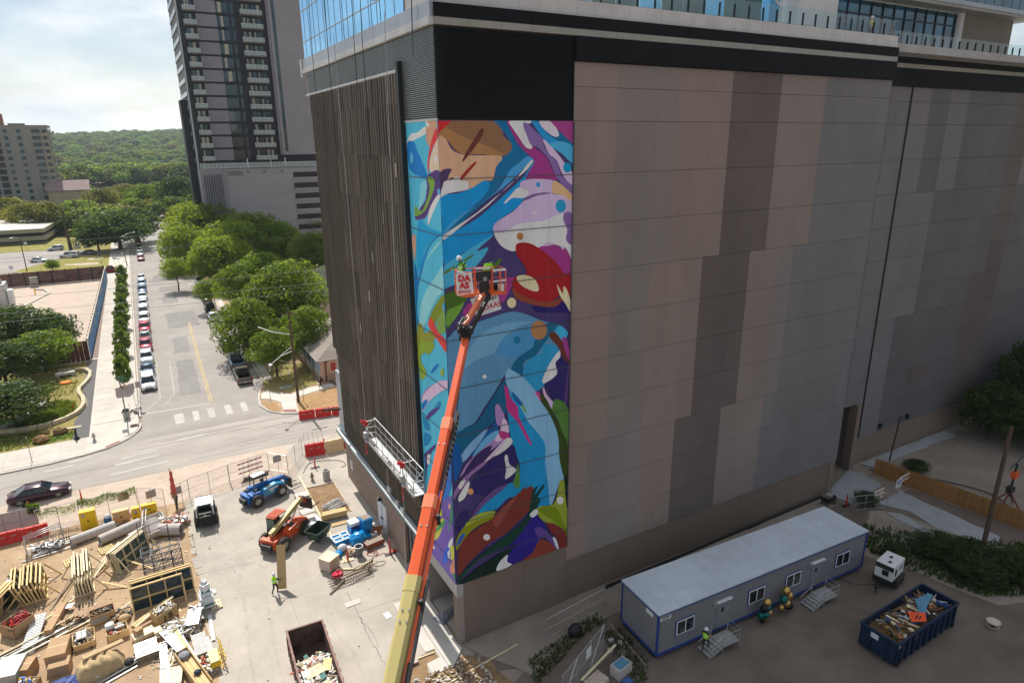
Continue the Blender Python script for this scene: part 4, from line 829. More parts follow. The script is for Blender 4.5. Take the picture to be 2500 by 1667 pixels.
for k in range(34):
 y=.3+rr.random()*(Ls-.6);p=[(-.15+rr.uniform(-.2,.1),y+rr.uniform(-.35,.35),.09+rr.uniform(0,.14))for _ in range(5)]
 MB().tube(p,.016,4).build('cable_coil',M['black' if k%3 else 'galv'],st)
def rope(name,label,pts,r=.02,m='galv',cat='rope',group=None):return MB().tube(pts,r,5).build(name,M[m],label=label,cat=cat,group=group)
G_='ropes hanging down the bronze fins'
rope('suspension_rope','grey rope from the roof to the near end hoist of the white platform',[(-1.45,4.8,11.6),(-1.1,4.9,24),(-.6,5.4,39.0)],.022,group=G_)
rope('suspension_rope','pale rope from the roof to the far end hoist of the white platform',[(-1.45,12.7,11.6),(-1.2,13.6,24),(-.7,15.5,39.0)],.022,group=G_)
rope('suspension_rope','loose rope trailing from the near hoist down to the paving',[(-1.5,4.8,9.3),(-1.55,5.1,4),(-1.3,6.3,.1)],.02,group=G_)
rope('suspension_rope','slack rope bellying beside the blue glass at the building top',[(-.4,13.5,46),(-.6,11,40.6),(-.5,8,40.2),(-.3,4.5,43.5)],.03,group=G_)
for y,lab in((9.5,'rope down the glass, nearest the concrete corner'),(11.2,'rope down the glass, second from the concrete corner'),(17.5,'rope down the middle of the blue glass'),(22.0,'rope down the far side of the blue glass')):
 rope('facade_rope',lab,[(-.5,y,46),(-.62,y+.1,38),(-.5,y+.4,31 if y<18 else 34)],.024,'black',group='ropes in front of the curtain wall')
rope('teal_strap','frayed teal strap hanging over the white cornice',[(-.35,1.9,39.2),(-.4,1.9,37.4),(-.36,2.0,36.8),(-.4,1.9,36.3)],.035,'ledge_teal','strap')
# wires lying slack on the far wall
mat('wire_dark',(.03,.03,.035),.8)
rr=random.Random(8)
for k in range(7):
 z=35.5-k*4.3;p=[(39.3+rr.uniform(-.5,1.1),0,z-q*1.0)for q in range(5)]
 MB().tube([(a,(a-38.9)*.95-.22 if a>38.9 else-.05,c)for a,_,c in p],.009,4).build('slack_wire',M['wire_dark'],label=('topmost','second highest','third highest','middle','third lowest','second lowest','lowest')[k]+' slack wire dangling down the pale angled wall',cat='wire',group='slack wires on the angled wall')
# ------------------------------------------------------------------ boom lift reaching up to the mural
mat('boom_orange',(.78,.105,.022),.42,var=.07,scale=.5,coat=.15);mat('boom_orange_pale',(.95,.25,.12),.45,var=.06);mat('boom_khaki',(.52,.43,.16),.45,var=.08,scale=.6,coat=.1)
K=WY(1137,828,-6.3);J=WY(1187,706,-5.0);Q=Vector((-9.4,-15.8,14.8));r_=ray(953,1690)
Q=CAMP+r_.normalized()*24.6
dB=(K-Q).normalized();base_t=(Q.z-3.4)/dB.z;PIV=Q-dB*base_t
bl=thing('boom_lift','orange boom lift with a khaki lower boom raised to the mural','boom lift',(PIV.x,PIV.y,0))
O=Vector((PIV.x,PIV.y,0))
side=dB.cross(Vector((0,0,1))).normalized();nrm=side.cross(dB).normalized()
def hexboom(a,b,w,h,name,m,m2=None):
 """box boom with chamfered edges between two points"""
 bb=MB();sec=[(-.5,-.32),(-.3,-.5),(.3,-.5),(.5,-.32),(.5,.32),(.3,.5),(-.3,.5),(-.5,.32)]
 A_=[a-O+side*w*x+nrm*h*y for x,y in sec];B_=[b-O+side*w*x+nrm*h*y for x,y in sec]
 bb.add(A_+B_,[tuple(range(7,-1,-1)),tuple(range(8,16))]+[(i,(i+1)%8,8+(i+1)%8,8+i)for i in range(8)],0);return bb.build(name,m,bl)
def onb(u,v):# the boom point seen at a picture row
 best=min((abs(((Q+dB*t-CAMP).dot(-_U)/(Q+dB*t-CAMP).dot(_fw))*F_PX+833.5-v),t)for t in[i*.05 for i in range(-80,500)]);return Q+dB*best[1]
j1,j2,j3=onb(0,1411),onb(0,1215),onb(0,1027)
s1=hexboom(PIV,j1,.55,.64,'base_boom',M['boom_khaki']);s2=hexboom(j1,j2,.50,.58,'mid_boom',M['boom_orange']);s3=hexboom(j2,j3,.42,.49,'fly_boom',M['boom_orange']);s4=hexboom(j3,K,.34,.40,'tip_boom',M['boom_orange'])
for j,w_,m_,par in((j1,.60,'boom_khaki',s1),(j2,.55,'boom_orange_pale',s2),(j3,.465,'boom_orange_pale',s3)):
 bb=MB();sec=[(-.5,-.32),(-.3,-.5),(.3,-.5),(.5,-.32),(.5,.32),(.3,.5),(-.3,.5),(-.5,.32)]
 a=j-dB*.55-O;b=j+dB*.02-O
 bb.add([a+side*w_*x+nrm*w_*1.1*y for x,y in sec]+[b+side*w_*x+nrm*w_*1.1*y for x,y in sec],[tuple(range(7,-1,-1)),tuple(range(8,16))]+[(i,(i+1)%8,8+(i+1)%8,8+i)for i in range(8)]);bb.build('collar',M[m_],par)
# hose carrier tracks and side rail
def track(a,b,offs,name='hose_carrier'):
 bb=MB();n=int((b-a).length/.26)
 p=side*offs-nrm*.12
 bb.bar(a-O+p-nrm*.18,b-O+p-nrm*.18,.10,.06);bb.bar(a-O+p+nrm*.14,b-O+p+nrm*.14,.10,.06)
 for i in range(n):
  c=a.lerp(b,i/n)-O+p;bb.bar(c-nrm*.16,c+nrm*.14,.07,.05,0,dB)
 bb.build(name,M['black'],bl)
 lk=MB()
 for i in range(n):c=a.lerp(b,(i+.5)/n)-O+p+side*.06;lk.bar(c-nrm*.13,c+nrm*.11,.05,.03,0,dB)
 lk.build('carrier_links',M['galv'],bl,kind='stuff')
track(PIV+dB*4,j1-dB*2.8,.42);track(j2+dB*.3,j3+dB*.5,.32)
MB().bar(PIV+dB*5-O+side*.42,j1+dB*1.5-O+side*.38,.10).bar(j1+dB*1.0-O+side*.37,j2+dB*1.0-O+side*.33,.09).build('side_rail',M['boom_orange'],bl)
MB().bar(j1-dB*4-O+side*.53,j1-O+side*.5,.10).bar(j2-dB*1-O+side*.4,j2+dB*.8-O+side*.39,.08).build('cable_tray',M['black'],bl)
for j in(j1,j2):MB().cbox(j-dB*.9-O+side*.42,(.15,.15,.4)).build('bracket',M['black'],bl)
for t_,w_ in((j1-dB*3.2,.30),(j1-dB*7,.34),(j2-dB*2.2,.25),(j3-dB*2.5,.21),(K-dB*2.2,.17)):
 c=t_-O;MB().bar(c-side*w_+nrm*.0,c-side*w_+dB*.55,.012,.16,0,nrm).build('warning_decal',M['white_wrap'],bl)
for k in range(3):MB().tube([PIV+dB*4-O+side*.33-nrm*(.38+.05*k),j1-O+side*.30-nrm*(.36+.05*k),j2-O+side*.27-nrm*(.30+.04*k),j3-O+side*.24-nrm*(.26+.03*k),K-O],.02,5).build('hydraulic_hose',M['black'],bl)
for q,h_ in((j1-dB*1.6,.345),(j1-dB*1.2,.345),(j2-dB*1.3,.295),(j3-dB*1.3,.25)):
 MB().tube([q-O+nrm*h_-side*.12,q-O+nrm*(h_+.02)-side*.12],.04,8).tube([q-O+nrm*h_+side*.12,q-O+nrm*(h_+.02)+side*.12],.04,8).build('wear_pad_bolt',M['steel'],bl,kind='stuff')
# machine body out of frame below
MB().box(-1.25,1.25,-2.6,2.6,.8,1.5).build('chassis',M['black'],bl)
MB().box(-1.1,1.1,-2.8,1.6,1.6,2.7).build('turntable',M['boom_orange'],bl)
for x in(-1.25,1.25):
 for y in(-1.9,1.9):MB().tube([(x-.25,y,.65),(x+.25,y,.65)],.65,16).build('wheel',M['rubber'],bl)
MB().bar((0,0,2.6),PIV-O+dB*1.5,.7,.9).build('boom_pivot',M['boom_orange'],bl)
# knuckle and jib
Ko=K-O;Jo=J-O
kn=MB();kn.cbox(Ko+Vector((0,0,.25)),(.38,.4,.75),.4,0,.3);kn.tube([Ko-side*.35+Vector((0,0,.45)),Ko+side*.35+Vector((0,0,.45))],.2,10);kn.build('knuckle',M['black'],bl)
rr=random.Random(2)
for k in range(9):
 p=[Ko+Vector((rr.uniform(-.35,.2),rr.uniform(-.35,.1),.0)),Ko+Vector((rr.uniform(-.6,-.1),rr.uniform(-.4,.0),.4+rr.uniform(0,.3))),Ko+Vector((rr.uniform(-.4,0),rr.uniform(-.3,.2),.8)),Ko+Vector((rr.uniform(-.05,.3),.2,1.05))]
 MB().tube(p,.022,5).build('hydraulic_hose',M['black'],bl)
jd=(J-K).normalized();js_=jd.cross(Vector((0,0,1))).normalized()
MB().bar(Ko+Vector((0,0,.6))-js_*.1,Jo+Vector((0,0,-.15))-js_*.1,.19,.24).build('jib',M['boom_orange_pale'],bl)
MB().bar(Ko+Vector((0,0,.3))+js_*.2,Jo+Vector((0,0,-.25))+js_*.18,.13,.22).build('jib_cylinder',M['black'],bl)
MB().bar(Ko.lerp(Jo,.62)-js_*.26+Vector((0,0,.2)),Ko.lerp(Jo,.80)-js_*.26+Vector((0,0,.12)),.03,.22).build('jib_decal',M['white_paint'],bl)
# basket
BW=2.35;BA=R(-13)
bk=MB();ca_,sa_=cos(BA),sin(BA)
Bc=J-O+Vector((.0,.35,-.1))
# local frame of the basket: x along its width, y towards the wall
def bp(x,y,z):return Bc+Vector((x*ca_-y*sa_,x*sa_+y*ca_,z))
def bbar(b,p,q,w=.05,h=None):b.bar(bp(*p),bp(*q),w,h);return b
hw=BW/2;xs=-.08
b=MB();P=[bp(-hw+xs,.0,-.22),bp(-hw+.35+xs,-.45,-.22),bp(hw+xs,-.35,-.22),bp(hw+xs,.65,-.22),bp(-hw+xs,.65,-.22)]
b.extr(P,(0,0,.16));bsk=b.build('basket_floor',M['orange_paint'],bl)
b=MB()
cor=[(-hw+xs,0),(-hw+.35+xs,-.4),(-.35+xs,-.42),(.35+xs,-.42),(hw+xs,-.3),(hw+xs,.62),(-hw+xs,.62)]
for x,y in cor:bbar(b,(x,y,-.1),(x,y,1.0),.05)
for z in(.45,1.0):
 for i in range(len(cor)):
  p,q=cor[i],cor[(i+1)%len(cor)];bbar(b,(p[0],p[1],z),(q[0],q[1],z),.045)
for x in(-.95+xs,.85+xs):bbar(b,(x,-.4,-.1),(x,-.4,1.0),.045)
bbar(b,(-.45+xs,-.45,-.1),(-.45+xs,-.45,1.2),.06);bbar(b,(.45+xs,-.45,-.1),(.45+xs,-.45,1.2),.06);bbar(b,(-.45+xs,-.45,1.2),(.45+xs,-.45,1.2),.06)
b.build('basket_rail',M['orange_paint'],bsk)
b=MB();bbar(b,(.45+xs,-.42,1.02),(hw+xs,-.32,1.02),.09);bbar(b,(.5+xs,-.42,.48),(hw+xs,-.32,.48),.07);bbar(b,(-hw+xs,0,1.0),(-hw+.35+xs,-.4,1.0),.08);bbar(b,(-.4+xs,-.45,1.18),(.4+xs,-.45,1.18),.08);b.build('rail_padding',M['white_wrap'],bsk,kind='stuff')
b=MB();b.extr([bp(-.36+xs,-.5,.6),bp(.36+xs,-.5,.6),bp(.36+xs,-.5,1.02),bp(-.36+xs,-.5,1.02)],nrm*0+Vector((sa_*-.2,ca_*.2,0)));b.build('control_box',M['black'],bsk)
b=MB();b.extr([bp(-.2+xs,-.46,-.1),bp(.25+xs,-.46,-.1),bp(.25+xs,-.46,.5),bp(-.2+xs,-.46,.5)],Vector((sa_*-.15,ca_*.15,0)));b.build('mount_plate',M['recess'],bsk)
b=MB();b.extr([bp(-.02+xs,-.52,.55),bp(.16+xs,-.52,.55),bp(.16+xs,-.52,.75),bp(-.02+xs,-.52,.75)],Vector((0,.015,0)));b.build('instruction_plate',M['cornice_beige'],bsk)
b=MB();c=bp(hw-.22+xs,-.2,0);b.lathe([(.14,-.06),(.17,.28)],c,12);b.build('white_bucket',M['white_paint'],label='white paint bucket standing at the right end of the lift basket',cat='bucket',loc=O)
b=MB();c=bp(-hw+.25+xs,-.1,0);b.lathe([(.11,-.06),(.13,.2)],c,10);b.build('paint_can',M['white_wrap'],label='small pale paint can at the left end of the lift basket',cat='bucket',loc=O)
b=MB();b.extr([bp(.45+xs,.1,-.05),bp(1.0+xs,.1,-.05),bp(1.0+xs,.1,.2),bp(.45+xs,.1,.2)],(0,.3,0));b.build('tool_case',M['black'],label='black tool case on the basket floor',cat='case',loc=O)
# the signs on the basket
def sign_mesh(pts,d=.02):b=MB();b.extr(pts,d);return b
nB=Vector((sa_,-ca_,0))# out of the basket front, towards the viewer
p0,p1,p2,p3=bp(-1.32+xs,-.42,-.1),bp(-.50+xs,-.5,-.0),bp(-.60+xs,-.52,1.0),bp(-1.36+xs,-.44,.95)
sg=thing('artist_sign','white upright sign with large red letters on the lift basket','sign',O+p0)
off_=p0
MB().extr([Vector(p)-off_ for p in(p0,p1,p2,p3)],nB*-.02).build('board',M['white_paint'],sg)
rot=(R(88),0,BA-R(5.6))
red=mat('sign_red',(.62,.01,.02),.5,var=.02)
ctr=(p0+p1+p2+p3)/4-off_+nB*.045+Vector((-.03,0,0))
text('lettering','DA',.42,ctr+Vector((0,0,.27)),rot,red,sg,bold=.02);text('lettering','AS',.42,ctr+Vector((0,0,-.08)),rot,red,sg,bold=.02);text('lettering','@DAAS',.18,ctr+Vector((0,0,-.38)),rot,red,sg,bold=.006)
bn=thing('art_banner','white banner with black and red lettering hanging under the lift basket','banner',O+bp(0,-.3,-.3))
yb=.0;A0,A1,A2,A3=Vector((-.78,0,.0)),Vector((.72,.0,.14)),Vector((.92,-.05,-.72)),Vector((-.5,-.05,-.95))
MB().extr([A3,A2,A1,A0],(0,.012,0)).build('cloth',M['white_wrap'],bn)
text('lettering','DAAS.ART',.235,(.14,-.03,-.15),(R(90),R(-6),0),M['black'],bn,bold=.004)
text('lettering','@DAAS',.38,(.22,-.045,-.52),(R(90),R(-8),0),red,bn,bold=.006)
# ------------------------------------------------------------------ trees
def crown_mesh(name,m,seed,nclump=46,per=150,leaf=.07,flat_=1.0,low=-.35,spread=1.0,inner=.12):
 """unit crown: leaf-sized faces gathered in clumps through an uneven ellipsoid"""
 r2=random.Random(seed);b=MB();cs=[]
 for i in range(nclump):
  z=low+(1-low)*((i+.5)/nclump);a=i*2.399+r2.uniform(-.3,.3);q=math.sqrt(max(.02,1-z*z))*(.55+.4*r2.random())*spread
  cs.append((Vector((q*cos(a),q*sin(a),z*.8*flat_)),.17+.18*r2.random()))
 for i in range(int(nclump*.35)):
  a=r2.uniform(0,6.28);q=.45*r2.random();cs.append((Vector((q*cos(a),q*sin(a),r2.uniform(low*.5,.75)*flat_)),.26))
 for c,cr in cs:
  for _ in range(per):
   while True:
    d=Vector((r2.uniform(-1,1),r2.uniform(-1,1),r2.uniform(-.75,1)))
    if.15<d.length<1:break
   d=d.normalized()*(d.length**.45);p=c+Vector((d.x*cr*1.15,d.y*cr*1.15,d.z*cr*.8))
   n=(d+Vector((r2.uniform(-.9,.9),r2.uniform(-.9,.9),r2.uniform(-.3,.9)))).normalized()
   t=n.orthogonal().normalized();t=(t*cos(2*r2.random()*pi)+n.cross(t)*sin(2*r2.random()*pi)).normalized();u=n.cross(t);s=leaf*(.5+.9*r2.random())
   b.add([p-t*s,p-u*s*.5,p+t*s,p+u*s*.5],[(0,1,2,3)])
 return b.mesh(name,m)
CR={}
for k,(key,m,cl,per,leaf,fl,low)in enumerate((('oak','leaf_oak',60,105,.050,1.0,-.8),('oak_b','leaf_bright',62,100,.048,.95,-.75),('dark','leaf_dark',56,95,.052,1.0,-.8),('olive','leaf_olive',50,90,.055,.95,-.7),('oak_c','leaf_oak',64,115,.045,1.1,-.9))):
 CR[key]=[crown_mesh('crown',M[m],30+k*7+j,cl,per,leaf,fl,low)for j in range(2)]
CR['street']=[crown_mesh('crown',M['leaf_oak'],90+j,30,75,.11,1.25,-.8,.9)for j in range(3)]
def trunk_mesh(h,r,seed,ch,limbs=5):
 r2=random.Random(seed);b=MB();b.tube([(0,0,0),(r2.uniform(-.2,.2)*h*.2,r2.uniform(-.1,.1)*h,h*.5),(r2.uniform(-.1,.1)*h,0,h)],[r*1.3,r,r*.7],8)
 for i in range(limbs):
  a=i*2*pi/limbs+r2.uniform(-.4,.4);l=ch*(.5+.3*r2.random());b.tube([(0,0,h*.75),(cos(a)*l*.4,sin(a)*l*.4,h+ch*.3),(cos(a)*l,sin(a)*l,h+ch*.75)],[r*.6,r*.4,r*.12],6)
 return b.mesh('trunk',M['bark'])
TC={}
def tree(kind,x,y,rad,ht,label,z0=0,name='tree',group=None,seed=None,sy=1.0,trunk=.22,z_scale=None):
 """rad: crown radius; ht: total height"""
 seed=seed if seed is not None else int(abs(x*7+y*3))%97
 t=thing(name,label,'tree',(x,y,z0),0,group);vz=z_scale or min(rad*1.1,ht*.47);cz=ht-vz*.95
 key=(round(ht-vz*1.2,0),round(rad,0))
 if key not in TC:TC[key]=trunk_mesh(max(.8,cz-vz*.45),trunk*max(.35,rad/5),seed,rad*.75)
 link('trunk',TC[key],t)
 me=CR[kind][seed%len(CR[kind])];o=link('crown',me,t,(0,0,cz));o.scale=(rad,rad*sy,vz);o.rotation_euler.z=seed*1.7
 return t
ts_=[(67.4,2.35,1.15),(74.0,2.45,1.2),(83.5,2.4,1.2),(92.3,2.6,1.25),(101.8,2.5,1.3),(112.5,2.5,1.25),(124.0,2.5,1.2),(135.5,2.6,1.2),(147.5,2.6,1.25)]
on_=['nearest','second','third','fourth','fifth','sixth','seventh','eighth','farthest']
for k,(y,zc,r_)in enumerate(ts_):
 t=thing('street_tree',f'small bushy street tree on the sunny pavement, {on_[k]} of the row beside the parked cars','tree',(-19.2,y,.1),0,'street trees along the left pavement')
 MB().tube([(0,0,0),(.05,.02,1.2),(0,0,2.4)],[.07,.06,.04],6).build('trunk',M['bark'],t)
 o=link('crown',CR['street'][k%3],t,(0,0,zc+.15));q_=(1,.86,1.12,.94,1.06,.9,1.1,.95,1.04)[k];o.scale=(r_*q_,r_*(1.75-.25*(k%3)),1.65*(1.1-.12*(k%4)*.7));o.rotation_euler=(.05*(k%3-1),.06*(k%2),k*3.1)
 MB().box(-.55,.55,-.8,.8,-.03,.045).build('tree_pit',M['mulch'],t)
# the big trees on the right of the street
big=[('oak_b',500,562,8.5,88,'bright yellow-green spreading tree in front of the grey garage wall',6),
('oak_b',618,580,8.0,78,'bright green tree right of the yellow-green one, before the garage wall',5),
('oak_b',446,598,7.0,62,'bright tree leaning over the far end of the parked cars',4),
('oak_b',428,655,5.2,34,'light green tree hanging over the kerb opposite the street trees',2),
('oak',680,590,7.5,62,'mid green tree at the foot of the garage wall',3),
('oak_b',545,630,7.0,70,'light green tree above the kerb in the middle of the row',8),
('oak',640,668,7.5,66,'grey-green fine-leaved tree behind the large oak',7),
('oak_c',705,718,7.6,94,'large dense oak shading the small pink house',10),
('oak_c',748,800,5.6,62,'green tree tucked between the oak and the bronze fins',1),
('oak_c',600,795,5.4,78,'low spreading tree hanging over the parked pickups',9),
('oak',668,845,4.6,56,'leafy tree over the dry lawn by the tall street lamp',11),
('oak_b',508,708,4.4,34,'small tree throwing a clear shadow on the asphalt',12),
('oak_b',768,545,8,48,'tall narrow tree next to the far edge of the fins',14),
('oak',765,615,6.5,58,'rounded tree half hidden behind the bronze fins',13),
('dark',436,478,9,58,'tall dark green tree beside the foot of the dark tower',15),
('dark',490,500,8,40,'dark tree at the left corner of the garage',16)]
big+=[('oak_b',470,540,8.5,60,'bright tree at the back left of the garage row',61),('oak_b',562,596,8.0,76,'bright tree in the middle of the canopy before the garage',62),('oak',586,690,6.6,58,'green tree just left of the large oak',63),
('oak_b',505,640,6.4,52,'light green tree over the far right kerb',64),('oak_c',655,745,6.4,74,'dense tree between the large oak and the low spreading one',65)]
for kd,u,v,zc,rp_,lab,sd in big:
 p=S(u,v,zc);rad=rp_*(p-CAMP).dot(_fw)/F_PX;tree(kd,p.x,p.y,rad,zc+rad*.8,lab,seed=sd,z_scale=min(rad*.92,zc*.95))
mid=[('dark',285,560,6.5,10.5,12.5,'broad dark oak across the road from the yellow lawn',20),('dark',235,575,5,6.5,9.5,'dark oak left of the broad one, beside the utility cabinet',21),('dark',330,545,6.5,7.5,12,'dark oak overhanging the far parked cars',22),
('olive',250,478,9,9,13,'yellowing tree seen above the dark oaks',23),('olive',305,470,9,9,13.5,'olive tree above the broad dark oak',24),('oak',350,475,9,9,14,'green tree above the end of the street',25),
('olive',20,512,8,9,13,'brownish tree row before the beige tower, left one',26),('olive',62,520,8,8,12,'brownish tree row before the beige tower, middle one',27),('olive',108,520,8,8.5,12.5,'brownish tree row before the beige tower, right one',28),('oak_c',175,470,8,12,13,'round light green tree beyond the pink-roofed house',29),
('dark',-45,515,8,9,13,'brownish tree at the left edge before the beige tower',30),('oak',395,462,9,9,13,'green tree just left of the dark tower',31),
('oak',128,650,1.2,1.9,3.0,'round bush behind the brown fence',32)]
for kd,u,v,zc,rad,ht,lab,sd in mid:
 p=S(u,v,zc);tree(kd,p.x,p.y,rad,ht,lab,seed=sd)
for kd,u,v,zc,rad,ht,lab,sd in(('dark',30,800,4.5,5.2,7.6,'large spreading oak over the park bed at the left edge',40),('oak',100,850,3.6,3.8,5.8,'oak limb mass in front of the brown gate fence',41),('dark',125,800,4.2,3.4,6.2,'leafy oak reaching over the gravel yard',43),('dark',25,985,2.8,4.0,5.0,'low dark oak behind the curved stone wall',42),('dark',5,890,3.4,4.2,6.2,'dark oak at the left edge between the two spreading ones',44)):
 p=S(u,v,zc);tree(kd,p.x,p.y,rad*1.15,ht*1.05,lab,seed=sd)
# ------------------------------------------------------------------ river, hills, far woods
MB().add([(-40,405,-.03),(260,405,-.03),(260,604,-.03),(-40,604,-.03)],[(0,1,2,3)]).build('river',mat('river_water',(.05,.11,.10),.12,var=.2,scale=.02,spec=.6,coord='world'),**struct)
def hill(x,y):
 t=max(0,(y-650)/1900);s_=min(1,t);base=62*s_*s_*(3-2*s_)
 return base*(.82+.16*sin(x*.0021+1.0)+.08*sin(x*.0066))+3*sin(x*.011+y*.006)*s_+6*s_*sin(x*.0035+y*.004)
hb=MB();nx,ny=70,50
for j in range(ny+1):
 for i in range(nx+1):
  x=-3500+7000*i/nx;y=640+3400*(j/ny)**1.4;hb.v.append((x,y,hill(x,y)-1.5))
for j in range(ny):
 for i in range(nx):a=j*(nx+1)+i;hb.f.append((a,a+1,a+nx+2,a+nx+1));hb.m.append(0);hb.s.append(True)
hb.build('hills',mat('hill_floor',(.05,.075,.03),.95,var=.35,scale=.01,coord='world'),**struct)
def scatter(name,pts,scales,meshes,label):
 """crowns of a wood far away, one object: instances on points"""
 me=bpy.data.meshes.new(name);me.from_pydata(pts,[],[])
 at=me.attributes.new('sc','FLOAT','POINT');at.data.foreach_set('value',scales)
 o=link(name,me,kind='stuff',label=label)
 col=bpy.data.collections.new(name+'_sources')
 for k,s in enumerate(meshes):
  q=bpy.data.objects.new('leaf_cluster',s);col.objects.link(q)
 ng=bpy.data.node_groups.new(name,'GeometryNodeTree');ng.interface.new_socket('Geometry',in_out='INPUT',socket_type='NodeSocketGeometry');ng.interface.new_socket('Geometry',in_out='OUTPUT',socket_type='NodeSocketGeometry')
 n=ng.nodes;l=ng.links.new;gi=n.new('NodeGroupInput');go=n.new('NodeGroupOutput');iop=n.new('GeometryNodeInstanceOnPoints');ci=n.new('GeometryNodeCollectionInfo')
 ci.inputs['Collection'].default_value=col;ci.inputs['Separate Children'].default_value=True;ci.inputs['Reset Children'].default_value=True
 iop.inputs['Pick Instance'].default_value=True
 rv=n.new('FunctionNodeRandomValue');rv.data_type='FLOAT_VECTOR';rv.inputs[0].default_value=(0,0,0);rv.inputs[1].default_value=(0,0,6.28)
 na=n.new('GeometryNodeInputNamedAttribute');na.data_type='FLOAT';na.inputs[0].default_value='sc';cx=n.new('ShaderNodeCombineXYZ')
 mu=n.new('ShaderNodeMath');mu.operation='MULTIPLY';mu.inputs[1].default_value=.85;l(na.outputs[0],mu.inputs[0]);l(na.outputs[0],cx.inputs[0]);l(na.outputs[0],cx.inputs[1]);l(mu.outputs[0],cx.inputs[2])
 l(gi.outputs[0],iop.inputs['Points']);l(ci.outputs[0],iop.inputs['Instance']);l(rv.outputs[0],iop.inputs['Rotation']);l(cx.outputs[0],iop.inputs['Scale']);l(iop.outputs[0],go.inputs[0])
 md=o.modifiers.new('wood','NODES');md.node_group=ng;return o
fm=[crown_mesh('leaf_cluster',M[mk],60+j,26,46,.11,.85,-.2,1.0)for j,mk in enumerate(('leaf_far','leaf_far','leaf_oak','leaf_far','leaf_olive'))]
rr=random.Random(77);pts=[];scl=[]
def inview(x,y):
 d=Vector((x,y,0))-CAMP;f=d.x*_f.x+d.y*_f.y;s_=d.x*_r.x+d.y*_r.y
 return f>10 and s_/f<-.28 and s_/f>-1.0
while len(pts)<6500:
 y=640+2700*rr.random()**1.15;x=-2300+2600*rr.random()
 if not inview(x,y):continue
 s_=(6.5 if y<1100 else 9.5)*(.4+1.3*rr.random()**2);pts.append((x,y,hill(x,y)+s_*.35));scl.append(s_)
for k in range(420):# dense bank of trees along the far side of the water
 x=-420+560*rr.random();y=606+rr.uniform(0,70);s_=rr.uniform(8,14);pts.append((x,y,s_*.55));scl.append(s_)
scatter('hillside_wood',pts,scl,fm,'hazy green wooded hills beyond the river')
pts=[];scl=[]
for k in range(330):
 x=-190+260*rr.random();y=rr.uniform(262,335)
 if x>-62 and y>318:continue
 if x>-18 and x<3 and y<300:continue
 if-72<x<-36 and y<292:continue
 if-84<x<-44 and y<425:continue
 s_=rr.uniform(4.5,8.5);pts.append((x,y,s_*.5));scl.append(s_)
for k in range(120):
 x=rr.uniform(-150,-62);y=rr.uniform(232,330);s_=rr.uniform(4,7)
 if y<292 and x>-80:continue
 pts.append((x,y,s_*.5));scl.append(s_)
scatter('near_bank_wood',pts,scl,fm,'green wood between the houses and the river')
for x,y,w,d,h in((-560,1500,34,14,7),(-640,1420,16,10,5),(-600,1380,12,8,5),(-290,1250,14,9,6),(-240,1630,20,10,7),(-720,1180,15,8,5),(-470,1130,12,8,5)):
 z=hill(x,y)+7;t=thing('hillside_house',('long white-roofed house high on the wooded hill','white house below the long one on the wooded hill','small pale house amid hill trees','small house on the right slope by the dark tower','grey roofed house near the hill crest','pale house low on the left slope','small white house above the river bank')[[34,16,12,14,20,15].index(w)if(w,x)!=(12,-470)else 6],'house',(x,y,z))
 MB().box(-w/2,w/2,-d/2,d/2,0,h).build('wall',M['cornice_beige'],t);MB().extr([(-w/2-1,-d/2-1,h),(w/2+1,-d/2-1,h),(w/2+1,0,h+2),(-w/2-1,0,h+2)],(0,0,.4)).build('roof',M['white_paint'],t)
# ------------------------------------------------------------------ dark residential tower on its garage podium
mat('tower_dark',(.026,.026,.034),.6,.1,var=.08,scale=.3,coord='world');mat('tower_grey',(.26,.255,.285),.7,var=.06,scale=.4,coord='world');mat('tower_light',(.29,.28,.295),.8,var=.05,scale=.2,coord='world')
mat('garage_wall',(.36,.355,.375),.85,var=.07,scale=.06,coord='world',bump=.05,stretch=(.4,1,2.5));mat('slab_edge',(.20,.19,.19),.7,var=.1);mat('rail_white',(.62,.66,.66),.4,var=.05);mat('curtain',(.42,.40,.33),.6,var=.5,scale=.9)
glassmat('tower_glass',(.035,.06,.065),.05,.25,var=.5,scale=.35);mat('rail_glass',(.28,.34,.35),.2,var=.1)
TY=175.0;tw=thing('dark_tower','tall dark residential tower with rows of white-railed balconies','tower',(3.65,TY,0))
W_=34.0
MB().box(0,W_,.6,26,26,110).build('tower_body',M['tower_dark'],tw)
MB().box(22.8,W_,-.5,.7,29,110).build('light_wall',M['tower_light'],tw);MB().box(23.6,24.4,-.56,-.5,30,110).build('window_slot',M['tower_glass'],tw);MB().box(22.2,22.8,-.2,.7,29,110).build('pilaster',M['tower_grey'],tw)
fp=3.47;nfl=17;zb=27.6
fr_=MB();sl_=[]
pane_a=MB().box(0,1.0,.5,.62,.3,2.9).mesh('window_pane',M['tower_glass'])
cur=MB().box(0,.9,.44,.52,.3,2.9).mesh('curtain',M['curtain'])
met=MB();met.box(0,5.2,.3,.62,.15,3.1,0)
for q in range(9):met.box(q*.58,q*.58+.03,.26,.3,.15,3.1,1)
met_me=met.mesh('metal_panel',[M['tower_grey'],M['slab_edge']])
def balcony(w,d):
 b=MB();b.box(0,w,-d,.6,0,.22,1)
 for x in[w*i/5 for i in range(6)]:b.box(x-.04,x+.04,-d,-d+.06,.22,1.25)
 b.box(0,w,-d,-d+.07,1.2,1.3);b.box(0,w,-d,-d+.07,.3,.37);b.box(0,.06,-d,.3,1.2,1.28);b.box(w-.06,w,-d,.3,1.2,1.28);b.box(.05,w-.05,-d+.02,-d+.04,.35,1.2,2)
 return b.mesh('balcony',[M['rail_white'],M['slab_edge'],M['rail_glass']])
bal_a=balcony(3.0,1.5);bal_b=balcony(5.6,1.5)
